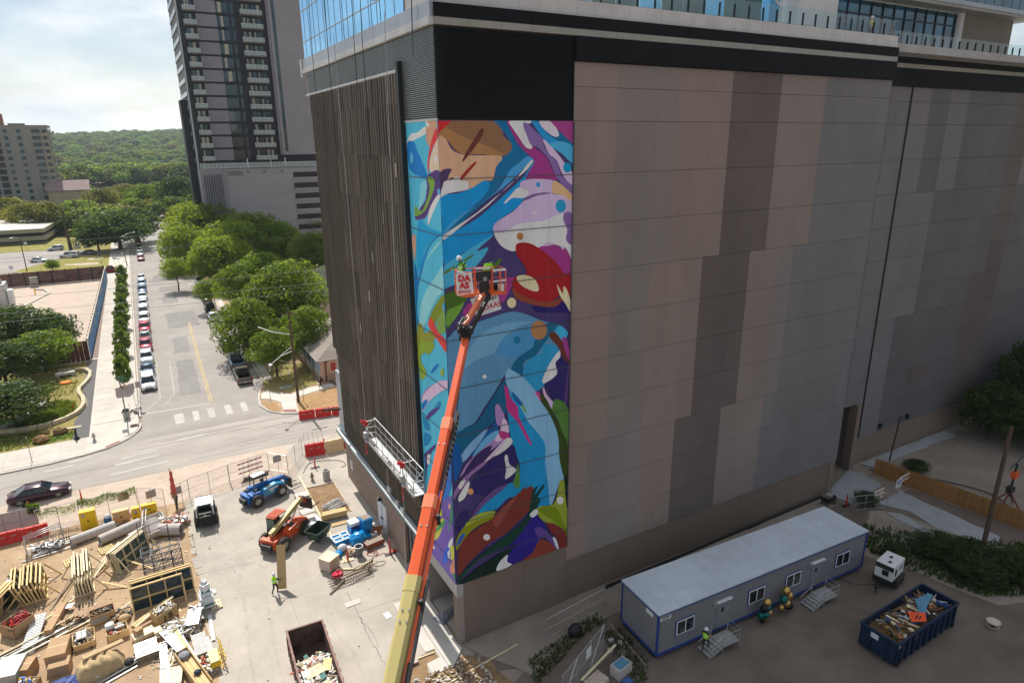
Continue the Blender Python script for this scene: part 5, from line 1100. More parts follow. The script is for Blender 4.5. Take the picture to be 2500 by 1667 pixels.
rr=random.Random(31)
for f in range(nfl):
 z=zb+f*fp
 link('balcony',bal_a,tw,(1.0,0,z));link('balcony',bal_b,tw,(15.2,0,z))
 link('metal_panel',met_me,tw,(4.1+.12*f*0,.0,z))
 MB().box(1.0,11.5,.2,.6,z-.22,z+.0).build('floor_band',M['tower_dark'],tw)if f%1==0 else None
 for x in[9.4+.0,10.4,11.4][:3]:link('window_pane',pane_a,tw,(x,-.1,z))
 for k,x in enumerate((1.4,2.4,15.8,17.0,18.4,19.6)):
  link('window_pane',pane_a,tw,(x,0,z))
  if rr.random()<.55:link('curtain',cur,tw,(x+rr.uniform(0,.3),-.02,z)).scale.x=rr.uniform(.3,.9)
 if f>5:
  if rr.random()<.9:link('curtain',cur,tw,(9.5+rr.uniform(0,1.2),-.12,z)).scale.x=rr.uniform(.5,1.2)
 link('window_pane',pane_a,tw,(13.0,0,z)).scale.x=.8
MB().box(4.1,9.3,.1,.6,zb-.4,zb).build('panel_band',M['tower_dark'],tw)
# left side of the tower with protruding slabs and white frames
for f in range(nfl+2):
 z=zb+f*fp;MB().box(-.55,0,1.5,24,z-.2,z).build('side_balcony',M['slab_edge'],tw)
 MB().box(-.55,-.5,1.5,24,z,z+1.05).build('side_rail',M['rail_glass'],tw)
MB().box(-.1,0,.6,24,26,110).build('side_glazing',M['tower_glass'],tw)
b=MB()
for y in(1.0,6,12,18,24):b.box(-.4,-.1,y,y+.3,20,110)
b.build('side_frame',M['rail_white'],tw)
# garage podium
MB().box(0,W_,-.6,30,0,25.4).build('garage',M['garage_wall'],tw);MB().box(-.3,6.4,-.9,6,0,25.5).build('garage_corner',M['tower_light'],tw)
for k in range(8):MB().box(.6+k*.62,.75+k*.62,-1.15,-.9,5,23.9).build('garage_louvre',M['tower_dark'],tw)
MB().box(.4,5.8,-.98,-.9,4.8,24).build('louvre_back',M['tower_grey'],tw)
for k in range(7):
 z=24.0-3.1*k;MB().box(25.0,W_,-.66,-.6,z-1.5,z).build('garage_opening',M['recess'],tw)
 MB().box(24.8,W_,-.9,-.6,z-2.2,z-1.55).build('garage_spandrel',M['garage_wall'],tw)
MB().box(7.0,11.0,-.66,-.6,23.4,24.8).build('vent_grille',M['slab_edge'],tw)
for x in(12.0,16.6,21.6):MB().box(x,x+.7,-.66,-.6,24.0,24.8).build('small_vent',M['slab_edge'],tw)
b=MB();
for k in range(33):b.box(k*1.06,k*1.06+.08,-.95,-.87,25.5,27.0)
b.box(0,W_,-.95,-.87,26.9,27.02);b.box(0,W_,-.95,-.87,25.6,25.7);b.build('podium_rail',M['rail_white'],tw);MB().box(0,W_,-.92,-.9,25.7,26.9).build('podium_rail_glass',M['rail_glass'],tw)
for x in(12.4,18.8,22.9):MB().box(x,x+.25,-1,-.8,25.5,28.2).build('rail_pier',M['rail_white'],tw)
MB().box(-2.2,-.2,6,12,0,44).build('rear_pier',M['tower_dark'],tw)
# beige twelve-storey block on the left
mat('beige_block',(.30,.27,.26),.85,var=.05,scale=.1,coord='world');mat('beige_cream',(.42,.35,.24),.8,var=.06,coord='world');mat('block_blue',(.24,.27,.31),.6,var=.1,coord='world')
bb_=thing('beige_apartment_block','beige twelve-storey block with dark windows at the left edge','building',(-45.5,380,0))
MB().box(-40,0,0,18,-2,41.6).build('wall',M['beige_block'],bb_)
for f in range(12):
 z=3.2+f*3.2
 for x in(-5.2,-12.2,-17.2,-24):MB().box(x-.9,x+.9,-.08,0,z-.9,z+2.3).build('spandrel',M['block_blue'],bb_)
 for x,w_ in((-5.2,3.4),(-12.0,1.6),(-17.4,1.6),(-1.6,1.5)):
  o=MB().box(x-w_/2,x+w_/2,-.16,-.05,z+.1,z+1.7).build('window',M['glass_dark'],bb_)
 MB().box(-3.0,0,-.12,0,z-1.3,z-.1).build('cream_panel',M['beige_cream'],bb_)
 MB().box(0,1.6,.5,14,z-.3,z).build('balcony',M['beige_cream'],bb_);MB().box(1.5,1.6,.5,14,z,z+1).build('balcony_rail',M['tower_dark'],bb_);MB().box(0,.06,1,13,z,z+2.5).build('side_window',M['glass_dark'],bb_)
 for k in range(4):MB().box(-23-k*4.2,-20-k*4.2,-.2,0,z-.2,z+2.2).build('loggia',M['recess'],bb_)
MB().box(-16,-9.5,3,9,41.6,43.0).build('roof_plant',M['slab_edge'],bb_);MB().box(-22,-18,4,9,41.6,47.5).build('lift_house',mat('brick_brown',(.30,.15,.10),.9),bb_)
MB().box(-40,.1,-.15,18.1,41.6,42.1).build('roof_kerb',M['beige_block'],bb_)
# low parking deck with strip windows
pd=thing('parking_deck','low two-level beige parking deck with a pale roof','building',(-42.2,244.6,0))
mat('deck_beige',(.40,.36,.28),.85,var=.05,coord='world')
def skew(z0,z1,o,nm,m):
 MB().prism([(0-o,0+o),(3.4-o,42),(-17,44),(-90,44),(-90,6+o)],z0,z1).build(nm,m,pd)
skew(-.5,1.1,1.2,'lower_opening',M['recess']);skew(1.1,2.5,0,'lower_parapet',M['deck_beige']);skew(2.5,3.7,1.0,'upper_opening',M['recess']);skew(3.7,5.0,0,'upper_parapet',M['deck_beige']);skew(5.0,5.02,.5,'roof_deck',M['concrete_new'])
MB().box(-90,-17,43.8,44.2,5,6.2).build('back_parapet',M['concrete_new'],pd)
# house with a pinkish roof further back
hb_=thing('pink_roof_house','low tan house with a faded pink roof behind the utility poles','house',(-50,372,0))
MB().box(0,17,0,14,0,10.4).build('wall',M['beige_cream'],hb_);MB().extr([(-1,-.5,10.4),(18,-.5,10.4),(18,9,15),(-1,9,15)],(0,0,.4)).build('roof',mat('roof_pink',(.28,.20,.19),.9,var=.1,coord='world'),hb_);MB().box(14,15.5,-.05,0,2,8).build('window',M['glass_dark'],hb_)
# pink house behind the facade
mat('siding_pink',(.62,.42,.33),.8,var=.05,coord='world');mat('siding_grey',(.40,.45,.52),.8,var=.05,coord='world');mat('stone_band',(.50,.38,.30),.9,var=.2,scale=3,bump=.5,coord='world');mat('shingle',(.27,.235,.20),.95,var=.16,scale=2.2,bump=.4,coord='world')
hs=thing('small_pink_house','small pink and grey house with a brown shingle roof beyond the fins','house',(4.85,55.2,.05))
MB().box(.0,9,0,17,0,3.35).build('wall',M['siding_pink'],hs);MB().box(-.03,.0,.05,17,1.0,3.35).build('side_siding',M['siding_grey'],hs)
b=MB();rr=random.Random(3)
for r in range(4):
 x=0.0
 while x<8.8:l=rr.uniform(.28,.6);MB().box(x,x+l-.02,-.06,0,r*.25,r*.25+.23).build('stone',M['stone_band'],hs);x+=l
MB().box(-.07,0,0,17,.9,1.05).build('sill_band',M['parapet'],hs);MB().box(-.06,-.03,0,17,0,.9).build('side_stone',M['stone_band'],hs)
for y in(3.9,9.2):MB().box(-.12,-.03,y,y+.14,0,3.3).build('downpipe',M['tower_dark'],hs)
for y in(5.6,6.9):MB().box(-.08,-.03,y,y+.7,1.3,2.7).build('side_window',M['tower_dark'],hs)
MB().box(.62,.78,-.12,-.02,0,3.3).build('downpipe',M['wood_pole'],hs)
wn_=MB().box(1.28,2.25,-.09,-.02,1.35,2.75).build('window',M['white_paint'],hs);MB().box(1.38,2.15,-.1,-.088,1.45,2.65).build('pane',mat('red_pane',(.45,.05,.03),.3,var=.3),wn_)
b=MB()
for x in(1.63,1.9):b.box(x-.015,x+.015,-.11,-.095,1.45,2.65)
b.box(1.38,2.15,-.11,-.095,2.04,2.07);b.build('glazing_bar',M['wood_pole'],wn_)
MB().cbox((.85,-.15,2.95),(.35,.15,.15)).build('eave_lamp',M['black'],hs)
rf=MB();e=.55;a_,b_,c_,d_=(-e,-e,3.3),(9+e,-e,3.3),(9+e,17,3.3),(-e,17,3.3);r1,r2_=(4.5,4.2,5.9),(4.5,13,5.9)
rf.add([a_,b_,c_,d_,r1,r2_],[(0,1,4),(1,2,5,4),(2,3,5),(3,0,4,5)]);rf.box(-e,9+e,-e,-e+.04,3.15,3.32,1);rf.box(-e,-e+.04,-e,17,3.15,3.32,1);rf.build('roof',[M['shingle'],M['parapet']],hs)
MB().box(1.6,3.4,-2.6,-.0,0,.16).build('porch_slab',M['stone_band'],hs);MB().extr([(1.4,-3.4,0),(9,-3.2,0),(9,0,0),(.8,0,0)],(0,0,.06)).build('patio',mat('patio_brown',(.19,.13,.11),.8,var=.1),hs)
h2=thing('back_house','brown-roofed house behind the large oak, beyond the pink house','house',(16,108,0));MB().box(0,12,0,12,0,3.2).build('wall',M['siding_grey'],h2)
b=MB();b.add([(-.6,-.6,3.2),(12.6,-.6,3.2),(12.6,12.6,3.2),(-.6,12.6,3.2),(6,6,6.4)],[(0,1,4),(1,2,4),(2,3,4),(3,0,4)]);b.build('roof',M['shingle'],h2)
# fences round the substation yard
mat('fence_brown',(.12,.05,.04),.75,var=.25,scale=1.5,coord='world',rand=.12);mat('fence_blue',(.0,.15,.40),.6,var=.10,scale=.6,coord='world');mat('fence_cloud',(.45,.40,.30),.7,var=.1,coord='world')
fb=thing('blue_fence','tall blue painted fence with pale cloud shapes along the pavement','fence',(0,0,0))
for k in range(29):
 a=Vector((-23.72+.036*k,84.6+2.52*k));b2=Vector((-23.72+.036*(k+1),84.6+2.52*(k+1)-.03))
 MB().extr([(a.x,a.y,.1),(b2.x,b2.y,.1),(b2.x,b2.y,3.25),(a.x,a.y,3.25)],(.05,0,0)).build('fence_panel',M['fence_blue'],fb)
 MB().bar((a.x-.12,a.y,0),(a.x-.12,a.y,3.5),.12).build('fence_post',M['black'],fb)
rr=random.Random(12)
for k in range(17):
 y=86+4.1*k+rr.uniform(-1,1);x=-23.72+.036*(y-84.6)/2.52+.054;z=2.0+rr.uniform(-.3,.8);n=12;L_=rr.uniform(1.0,2.2);hh=rr.uniform(.3,.7)
 pts=[(x,y+L_*cos(t*2*pi/n)*rr.uniform(.8,1.1),min(3.24,z+.3+hh*sin(t*2*pi/n)*rr.uniform(.7,1.3)))for t in range(n)]
 MB().extr(pts,(.004,0,0)).build('painted_cloud',M['fence_cloud'],fb)
MB().box(-23.8,-22.62,84.5,84.6,3.25,3.3);MB().bar((-23.70,84.6,3.29),(-22.68,157.6,3.29),.16,.08).build('top_rail',M['fence_cloud'],fb)
f2=thing('brown_fence','rusty brown corrugated fence closing the far side of the gravel yard','fence',(0,159.2,0))
for k in range(15):
 x=-23.0-2.75*k;fp_=MB();
 for q in range(9):fp_.box(x-2.7,x,.0-.02*(q%2),.05,.05+q*.35,.05+(q+1)*.35-.02)
 fp_.build('fence_panel',M['fence_brown'],f2);MB().box(x-.12,x+.08,-.16,-.02,0,3.35).build('fence_post',M['black'],f2)
f3=thing('brown_gate_fence','dark red corrugated fence panels facing the park bed','fence',(0,83.6,0))
for k in range(16):MB().extr([(-23.8-.62*k,0,.1),(-24.40-.62*k,.05,.1),(-24.40-.62*k,.05,3.3),(-23.8-.62*k,0,3.3)],(0,.05,0)).build('fence_panel',M['fence_brown'],f3)
MB().box(-34,-23.8,-.3,.1,-.05,.16).build('footing',M['concrete_new'],f3)
# transformer and pole in the yard
tf=thing('transformer','large grey transformer cabinet at the left edge of the gravel yard','transformer',(-40.3,135.5,0))
MB().box(-3.4,0,0,5,0,4.6).build('tank',mat('tank_grey',(.50,.52,.50),.6,var=.08,coord='world'),tf)
for k in range(3):
 for q in range(4):MB().box(-3.4+k*1.1+.04,-3.4+k*1.1+1.04,-.1,0,.4+q*1.02,.4+q*1.02+.94).build('radiator',M['galv'],tf)
MB().box(.2,1.1,1,3,.2,3.2).build('side_cabinet',M['white_paint'],tf)
for k in range(3):MB().lathe([(.22,0),(.3,.3),(.2,.4),(.3,.6),(.2,.8),(.26,1.0)],(-2.8+k*1.1,2,4.6),8).build('bushing',M['galv'],tf)
sw=thing('switch_cabinet','small beige switch cabinet on legs by the transformer','cabinet',(-37.6,157,0));MB().box(-.8,.8,-.3,.3,.8,2.3).build('box',M['cornice_beige'],sw);MB().box(-.7,-.6,-.1,.1,0,.8).box(.6,.7,-.1,.1,0,.8).build('leg',M['steel'],sw)
MB().tube([(0,0,0),(0,0,4.4)],.13,8).build('yard_post',M['steel'],loc=(-26.5,99,0),label='grey steel post standing in the pale gravel yard',cat='post')
MB().tube([(0,0,0),(0,0,1.3)],.12,8).build('bollard',M['yellow_paint'],loc=(-36.6,147,0),label='yellow bollard beside the transformer',cat='bollard')
MB().tube([(-38,131,.1),(-33.8,146,.1),(-35.2,151,.12),(-37,152,.1)],.28,6).build('cable_kerb',M['concrete_new'],label='low concrete cable kerb bending across the gravel yard',cat='kerb')
# curved stone wall of the park bed
def ribbon(pts,w,z0,z1,nm,m,par=None,step=.9):
 n=0
 for a,b2 in zip(pts,pts[1:]):
  a=Vector(a);b2=Vector(b2);k=max(1,round((b2-a).length/step))
  for i in range(k):
   p=a.lerp(b2,i/k);q=a.lerp(b2,(i+1)/k-.012);MB().bar((p.x,p.y,(z0+z1)/2),(q.x,q.y,(z0+z1)/2),w,z1-z0).build(nm,m,par)
mat('limestone',(.56,.48,.33),.9,var=.12,scale=1.5,bump=.3,coord='world',rand=.08)
cw=thing('curved_stone_wall','low curving limestone seat wall round the planted bed','wall',(0,0,0))
cp=[(-34,57.6),(-32,57.6),(-30.2,57.0),(-28.2,56.8),(-26.8,57.2),(-25.5,58.1),(-24.5,59.4),(-23.95,61),(-23.75,62.7),(-23.95,65),(-24.5,67.5),(-24.6,69.3),(-24.0,71.5),(-23.5,74),(-23.5,76.5),(-24.1,78.2),(-25.6,79.1),(-27.6,79.6)]
ribbon(cp,.42,.0,.5,'stone',M['limestone'],cw)
c2=thing('short_stone_wall','short curved stone wall in the oak shade','wall',(0,0,0));ribbon([(-33.2,58.9),(-31.4,59.6),(-29.6,61.6),(-28.4,64.2),(-28.3,66.6)],.5,.0,.55,'stone',M['parapet'],c2)
c3=thing('back_stone_wall','stone edging at the back of the planted bed','wall',(0,0,0));ribbon([(-34.5,74.5),(-32.8,77),(-31.5,78.6)],.5,0,.4,'stone',M['limestone'],c3)
bn_=thing('concrete_bench','grey concrete block bench behind the curved wall','bench',(-26.6,77.2,.03),.05);MB().box(-1.2,1.2,-.5,.5,.3,.62).build('seat',M['concrete_new'],bn_);MB().box(-1.1,-.7,-.45,.45,0,.3).build('leg',M['concrete_new'],bn_);MB().box(.7,1.1,-.45,.45,0,.3).build('leg',M['concrete_new'],bn_)
MB().lathe([(.0,.26),(.62,.24),(.75,.1),(.7,.02)],(0,0,0),14).build('orange_mat',mat('orange_cloth',(.75,.22,.03),.8),loc=(-26.4,73.6,.05),label='flat orange mat lying on the dry grass',cat='mat')
def boulder(x,y,s,lab,sd):
 r2=random.Random(sd);b=MB();b.ball((0,0,.35),1,7,0,(1,.8,.62));b.v=[(v[0]*r2.uniform(.8,1.15),v[1]*r2.uniform(.8,1.15),max(-.1,v[2]*r2.uniform(.85,1.1)))for v in b.v];b.s=[False]*len(b.s)
 o=b.build('boulder',mat('boulder',(.24,.135,.06),.9,var=.3,scale=1.2,bump=.5),loc=(x,y,.03),label=lab,cat='boulder',group='boulders by the pavement');o.scale=(s,s,s);return o
boulder(-27.4,52.2,.85,'brown flat-topped boulder nearest the road',3);boulder(-25.75,53.8,.8,'dark brown boulder right of the flat-topped one',9);boulder(-27.1,54.6,.36,'small brown stone behind the flat-topped boulder',5)
def grasscl(pts,n,nm,lab,hgt=.5,m='leaf_ground',seed=1,leafw=.02):
 r2=random.Random(seed);b=MB();xs=[p[0]for p in pts];ys=[p[1]for p in pts]
 def ins(x,y):
  c=False;j=len(pts)-1
  for i in range(len(pts)):
   if(pts[i][1]>y)!=(pts[j][1]>y)and x<(pts[j][0]-pts[i][0])*(y-pts[i][1])/(pts[j][1]-pts[i][1])+pts[i][0]:c=not c
   j=i
  return c
 k=0
 while k<n:
  x=r2.uniform(min(xs),max(xs));y=r2.uniform(min(ys),max(ys))
  if not ins(x,y):continue
  k+=1;h=hgt*r2.uniform(.3,1.1);a=r2.uniform(0,6.28);d=Vector((cos(a),sin(a),0));q=Vector((x,y,.03));t=q+Vector((r2.uniform(-.2,.2),r2.uniform(-.2,.2),h));w_=leafw*r2.uniform(1,2.4)
  b.add([q-d*w_,q+d*w_,t+d*w_*.7,t-d*w_*.7],[(0,1,2,3)])
 return b.build(nm,M[m],label=lab,kind='stuff')
grasscl([(-30.5,58.5),(-28,57.5),(-25.8,58.6),(-24.6,61),(-24.8,64),(-27,66),(-28.6,63)],2600,'tall_grass','green weeds inside the curved stone wall',.55,seed=3,leafw=.035)
grasscl([(-27.2,53.6),(-24.2,54.4),(-24.2,51.6),(-33,51.4),(-33,56.6),(-28,56.2)],1300,'tall_grass','sparse grass in front of the curved wall',.25,seed=4,leafw=.03)
grasscl([(-31,66),(-25.2,68),(-24.8,74),(-27,77),(-33,74)],1000,'tall_grass','dry grass patch inside the bed',.25,'leaf_olive',seed=5,leafw=.03)
# ------------------------------------------------------------------ cars
def paintm(h,metal=.35):return mat('car_paint_'+h,lin(h),.28,metal,var=.03,coat=.6,fine=False)
mat('car_glass',(.015,.025,.03),.06,0,var=.3,spec=.8,fine=False);mat('headlight',(.75,.76,.78),.15,.2,var=.05);mat('taillight',(.35,.01,.01),.3,var=.1);mat('trim',(.03,.03,.03),.6)
KIND=dict(# length, halfwidth, stations of the lower body (y, z top, z bottom), cabin (y base front, y roof front, y roof back, y base back, z roof)
sedan=(4.75,.91,[(-2.37,.58,.30),(-2.2,.74,.22),(-1.3,.90,.20),(-.9,.95,.2),(1.2,.98,.2),(1.9,1.0,.22),(2.28,.90,.28),(2.37,.70,.38)],(-.95,-.25,.95,1.75,1.43)),
suv=(4.6,.93,[(-2.3,.70,.34),(-2.15,.92,.26),(-1.2,1.06,.24),(-.9,1.10,.24),(1.5,1.12,.24),(2.15,1.12,.28),(2.3,.85,.36)],(-1.05,-.45,1.75,2.15,1.70)),
van=(5.1,.97,[(-2.55,.62,.30),(-2.35,.86,.24),(-1.6,1.02,.22),(-1.3,1.06,.22),(1.8,1.08,.22),(2.4,1.06,.26),(2.55,.85,.34)],(-1.6,-.75,2.05,2.45,1.76)),
hatch=(4.1,.88,[(-2.05,.60,.30),(-1.9,.78,.24),(-1.1,.94,.22),(-.8,.98,.22),(1.3,1.0,.22),(1.9,.98,.26),(2.05,.75,.34)],(-.9,-.3,1.1,1.85,1.50)))
def wheel(par,x,y,r=.33,w=.22):
 t=MB().tube([(x-w/2,y,r),(x+w/2,y,r)],r,16).build('wheel',M['rubber'],par);s=1 if x>0 else-1
 b=MB();b.tube([(x+s*(w/2-.01),y,r),(x+s*(w/2+.012),y,r)],r*.66,12);b.build('rim',M['trim'],t)
 b=MB()
 for k in range(8):
  a=k*pi/4;b.bar((x+s*(w/2+.012),y,r),(x+s*(w/2+.012),y+cos(a)*r*.62,r+sin(a)*r*.62),.05,.02,0,(1,0,0))
 b.build('spokes',M['rim'],t);return t
def ring(hw,zt,zb,y,k=1.0):
 return[(-hw*.80*k,y,zb),(-hw*.97*k,y,zb+.12),(-hw*k,y,zb+(zt-zb)*.55),(-hw*.95*k,y,zt-.07),(-hw*.80*k,y,zt),(hw*.80*k,y,zt),(hw*.95*k,y,zt-.07),(hw*k,y,zb+(zt-zb)*.55),(hw*.97*k,y,zb+.12),(hw*.80*k,y,zb)]
def car(kind,col,label,x,y,rz=0,cat='car',group=None,name=None,z=0):
 L_,hw,st,cb=KIND[kind];t=thing(name or{'sedan':'sedan','suv':'sport_utility_vehicle','van':'minivan','hatch':'hatchback'}[kind],label,cat,(x,y,z),rz,group);pm=paintm(col)
 b=MB();n=len(st)
 for i,(yy,zt,zb_)in enumerate(st):
  k=.80 if i in(0,n-1)else(.93 if i in(1,n-2)else 1);b.v+=ring(hw,zt,zb_,yy,k)
 for i in range(n-1):
  for k in range(9):a=i*10+k;b.f.append((a,a+10,a+11,a+1));b.m.append(0);b.s.append(True)
  b.f.append((i*10+9,i*10+19,i*10+10,i*10));b.m.append(0);b.s.append(False)
 b.f.append(tuple(range(10)));b.m.append(0);b.s.append(False);b.f.append(tuple((n-1)*10+k for k in range(9,-1,-1)));b.m.append(0);b.s.append(False)
 body=b.build('body',pm,t)
 yb0,yr0,yr1,yb1,zr=cb;zb_=1.0 if kind=='sedan' else(1.12 if kind in('suv','van')else 1.0);zb_-=.03
 w0,w1=hw*.90,hw*.70
 A=[(-w0,yb0,zb_-.04),(w0,yb0,zb_-.04),(w1,yr0,zr),(-w1,yr0,zr)];B_=[(-w0,yb1,zb_),(w0,yb1,zb_),(w1,yr1,zr),(-w1,yr1,zr)]
 g=MB();g.add(A+B_,[(0,1,2,3),(5,4,7,6),(1,5,6,2),(4,0,3,7)]);g.build('windows',M['car_glass'],t)
 r_=MB();w2=w1*.86;r_.add([(-w1,yr0-.02,zr-.01),(w1,yr0-.02,zr-.01),(w1,yr1+.02,zr-.01),(-w1,yr1+.02,zr-.01),(-w2,yr0+.15,zr+.05),(w2,yr0+.15,zr+.05),(w2,yr1-.1,zr+.05),(-w2,yr1-.1,zr+.05)],[(4,5,6,7),(0,1,5,4),(1,2,6,5),(2,3,7,6),(3,0,4,7)],0,True)
 for s in(-1,1):
  for p,q in(((w0,yb0,zb_-.03),(w1,yr0,zr)),((w0,yb1,zb_),(w1,yr1,zr)),((w0*1.0,(yb0+yb1)/2,zb_),(w1,(yr0+yr1)/2,zr)),((w1,yr0,zr),(w1,yr1,zr))):r_.bar((s*p[0],p[1],p[2]),(s*q[0],q[1],q[2]),.07,.05)
 r_.build('roof',pm,t)
 for xx in(-hw+.10,hw-.10):
  for yy in(-L_*.30,L_*.30):wheel(t,xx,yy,.34 if kind!='suv' else.37)
 fy=st[0][0];
 for s in(-1,1):
  MB().cbox((s*hw*.62,fy+.10,st[1][1]-.14),(.40,.22,.13),s*.25).build('headlight',M['headlight'],t)
  MB().cbox((s*hw*.70,-fy-.08,st[-2][1]-.16),(.34,.16,.16),-s*.2).build('taillight',M['taillight'],t)
  MB().cbox((s*(hw+.06),yb0+.35,zb_+.05),(.20,.12,.13)).build('mirror',pm,t)
 MB().cbox((0,fy+.02,st[0][1]-.12),(hw*.95,.05,.14)).cbox((0,fy+.03,st[0][2]+.08),(hw*1.2,.06,.12)).build('grille',M['trim'],t)
 MB().cbox((0,-fy+.0,.55),(.32,.03,.16)).build('number_plate',M['white_wrap'],t)
 return t
def pickup(col,label,x,y,rz=0,group=None,cap=False,z=0):
 t=thing('pickup_truck',label,'pickup truck',(x,y,z),rz,group);pm=paintm(col);hw=.98
 st=[(-2.75,.80,.42),(-2.6,1.05,.34),(-1.3,1.12,.3),(2.6,1.10,.32),(2.75,1.0,.42)];b=MB();n=len(st)
 for i,(yy,zt,zb_)in enumerate(st):b.v+=ring(hw,zt,zb_,yy,.88 if i==0 else 1)
 for i in range(n-1):
  for k in range(9):
   if i==2 and k==4:continue
   a=i*10+k;b.f.append((a,a+10,a+11,a+1));b.m.append(0);b.s.append(True)
  b.f.append((i*10+9,i*10+19,i*10+10,i*10));b.m.append(0);b.s.append(False)
 b.f.append(tuple(range(10)));b.f.append(tuple((n-1)*10+k for k in range(9,-1,-1)));b.m+=[0,0];b.s+=[False]*2
 b.box(-.80,.80,-1.32,.72,1.0,1.12);b.box(-.8,.8,2.62,2.7,.6,1.1);b.build('body',pm,t)
 MB().box(-.80,.80,.72,2.62,.62,.68).build('cargo_bed',M['trim'],t)
 yb0,yr0,yr1,yb1,zr,zb_=-1.25,-.55,.45,.72,1.82,1.1;w0,w1=.88,.72
 g=MB();g.add([(-w0,yb0,zb_),(w0,yb0,zb_),(w1,yr0,zr),(-w1,yr0,zr),(-w0,yb1,zb_),(w0,yb1,zb_),(w1,yr1,zr),(-w1,yr1,zr)],[(0,1,2,3),(5,4,7,6),(1,5,6,2),(4,0,3,7)]);g.build('windows',M['car_glass'],t)
 r_=MB();r_.box(-w1,w1,yr0,yr1,zr-.02,zr+.05)
 for s in(-1,1):
  for p,q in(((w0,yb0,zb_),(w1,yr0,zr)),((w0,yb1,zb_),(w1,yr1,zr)),((w0,-.2,zb_),(w1,-.05,zr))):r_.bar((s*p[0],p[1],p[2]),(s*q[0],q[1],q[2]),.08,.06)
 r_.build('roof',pm,t)
 if cap:
  MB().extr([(-.9,.76,1.1),(.9,.76,1.1),(.78,.76,1.85),(-.78,.76,1.85)],(0,1.9,0)).build('camper_shell',pm,t);MB().box(.80,.90,.95,2.4,1.3,1.7).box(-.9,-.8,.95,2.4,1.3,1.7).build('shell_window',M['car_glass'],t)
 for xx in(-hw+.12,hw-.12):
  for yy in(-1.75,1.7):wheel(t,xx,yy,.40,.26)
 for s in(-1,1):
  MB().cbox((s*.72,-2.70,.88),(.34,.12,.18)).build('headlight',M['headlight'],t);MB().cbox((s*.88,2.74,.88),(.14,.06,.34)).build('taillight',M['taillight'],t);MB().cbox((s*1.1,-.85,1.2),(.2,.12,.2)).build('mirror',M['trim'],t)
 MB().cbox((0,-2.76,.72),(1.2,.06,.3)).build('grille',M['trim'],t);MB().box(-.95,.95,2.74,2.86,.45,.62).build('rear_bumper',M['rim'],t);MB().cbox((0,2.87,.55),(.32,.02,.14)).build('number_plate',M['white_wrap'],t)
 return t
g1='cars parked along the left kerb';xL=-16.25
row=[('van','e4e4e2','white minivan, nearest of the kerbside row, beside the hatched bay',66.2),('sedan','27496b','dark blue sedan just behind the white minivan',72.4),('suv','dcdedf','white crossover between the blue sedan and the crimson car',78.6),('suv','a01434','crimson crossover behind the white crossover',86.2),
('sedan','8f9698','silver grey sedan squeezed between the two red cars',92.0),('suv','b0122c','bright red crossover behind the silver grey sedan',98.4),('suv','d9dadb','white crossover behind the bright red one',105.6),('van','e6e7e8','tall white van-like car in the middle of the row',112.6),('sedan','dfe1e3','white sedan next behind the tall white car',120.2),
('sedan','cfd3d6','pale sedan, fourth from the far end before the crossing',128),('sedan','2c4d7a','blue sedan, third from the far end before the crossing',136),('hatch','8fb0c8','light blue hatchback, second from the far end before the crossing',143.6),('hatch','d8dbde','white hatchback, last of the near row before the crossing',151.5)]
for k,(kd,col,lab,y)in enumerate(row):car(kd,col,lab,xL+.012*(y-66),y,0,group=g1)
far=[('sedan','8a2a2c','dark red car at the near end of the row beyond the crossing',186),('suv','b9bdbf','silver car second in the row beyond the crossing',194),('hatch','e0e0e0','white hatchback third beyond the crossing',202),('sedan','a8aaac','grey sedan fourth beyond the crossing',210.5),('suv','7d2f34','maroon car fifth beyond the crossing',220),('sedan','d5dadd','white sedan sixth beyond the crossing',230),('suv','4a6a86','blue grey car seventh beyond the crossing',241),('hatch','e4e4e4','white car eighth beyond the crossing',253),('sedan','303438','black sedan ninth beyond the crossing',266),('suv','dddddd','white car tenth, at the bend under the dark oak',280),('sedan','b04038','red car farthest away under the trees',295)]
for k,(kd,col,lab,y)in enumerate(far):car(kd,col,lab,-14.6,y,0,group='cars parked beyond the crossing')
g2='vehicles parked at the right kerb'
pickup('5a5448','dark olive pickup truck nearest the corner, in dappled shade',-4.5,62.3,pi,g2);pickup('7f8fa6','grey-blue pickup truck in front of the dark olive one',-4.35,69.6,pi,g2)
car('suv','2a2c2e','black crossover under the low tree branches',-4.4,80,pi,group=g2);car('hatch','d6dadc','white hatchback mostly hidden by the low spreading tree',-4.2,101,pi,group=g2);car('suv','1d2024','black crossover in the tree shadow by the small tree',-4.0,109,pi,group=g2)
car('sedan','3a3d42','dark grey sedan behind the small tree',-3.7,118,pi,group=g2);car('suv','55585c','grey crossover half hidden by branches',-3.4,129,pi,group=g2);pickup('c8ccd0','silver pickup at the far end of the right kerb',-3.1,139,pi,g2)
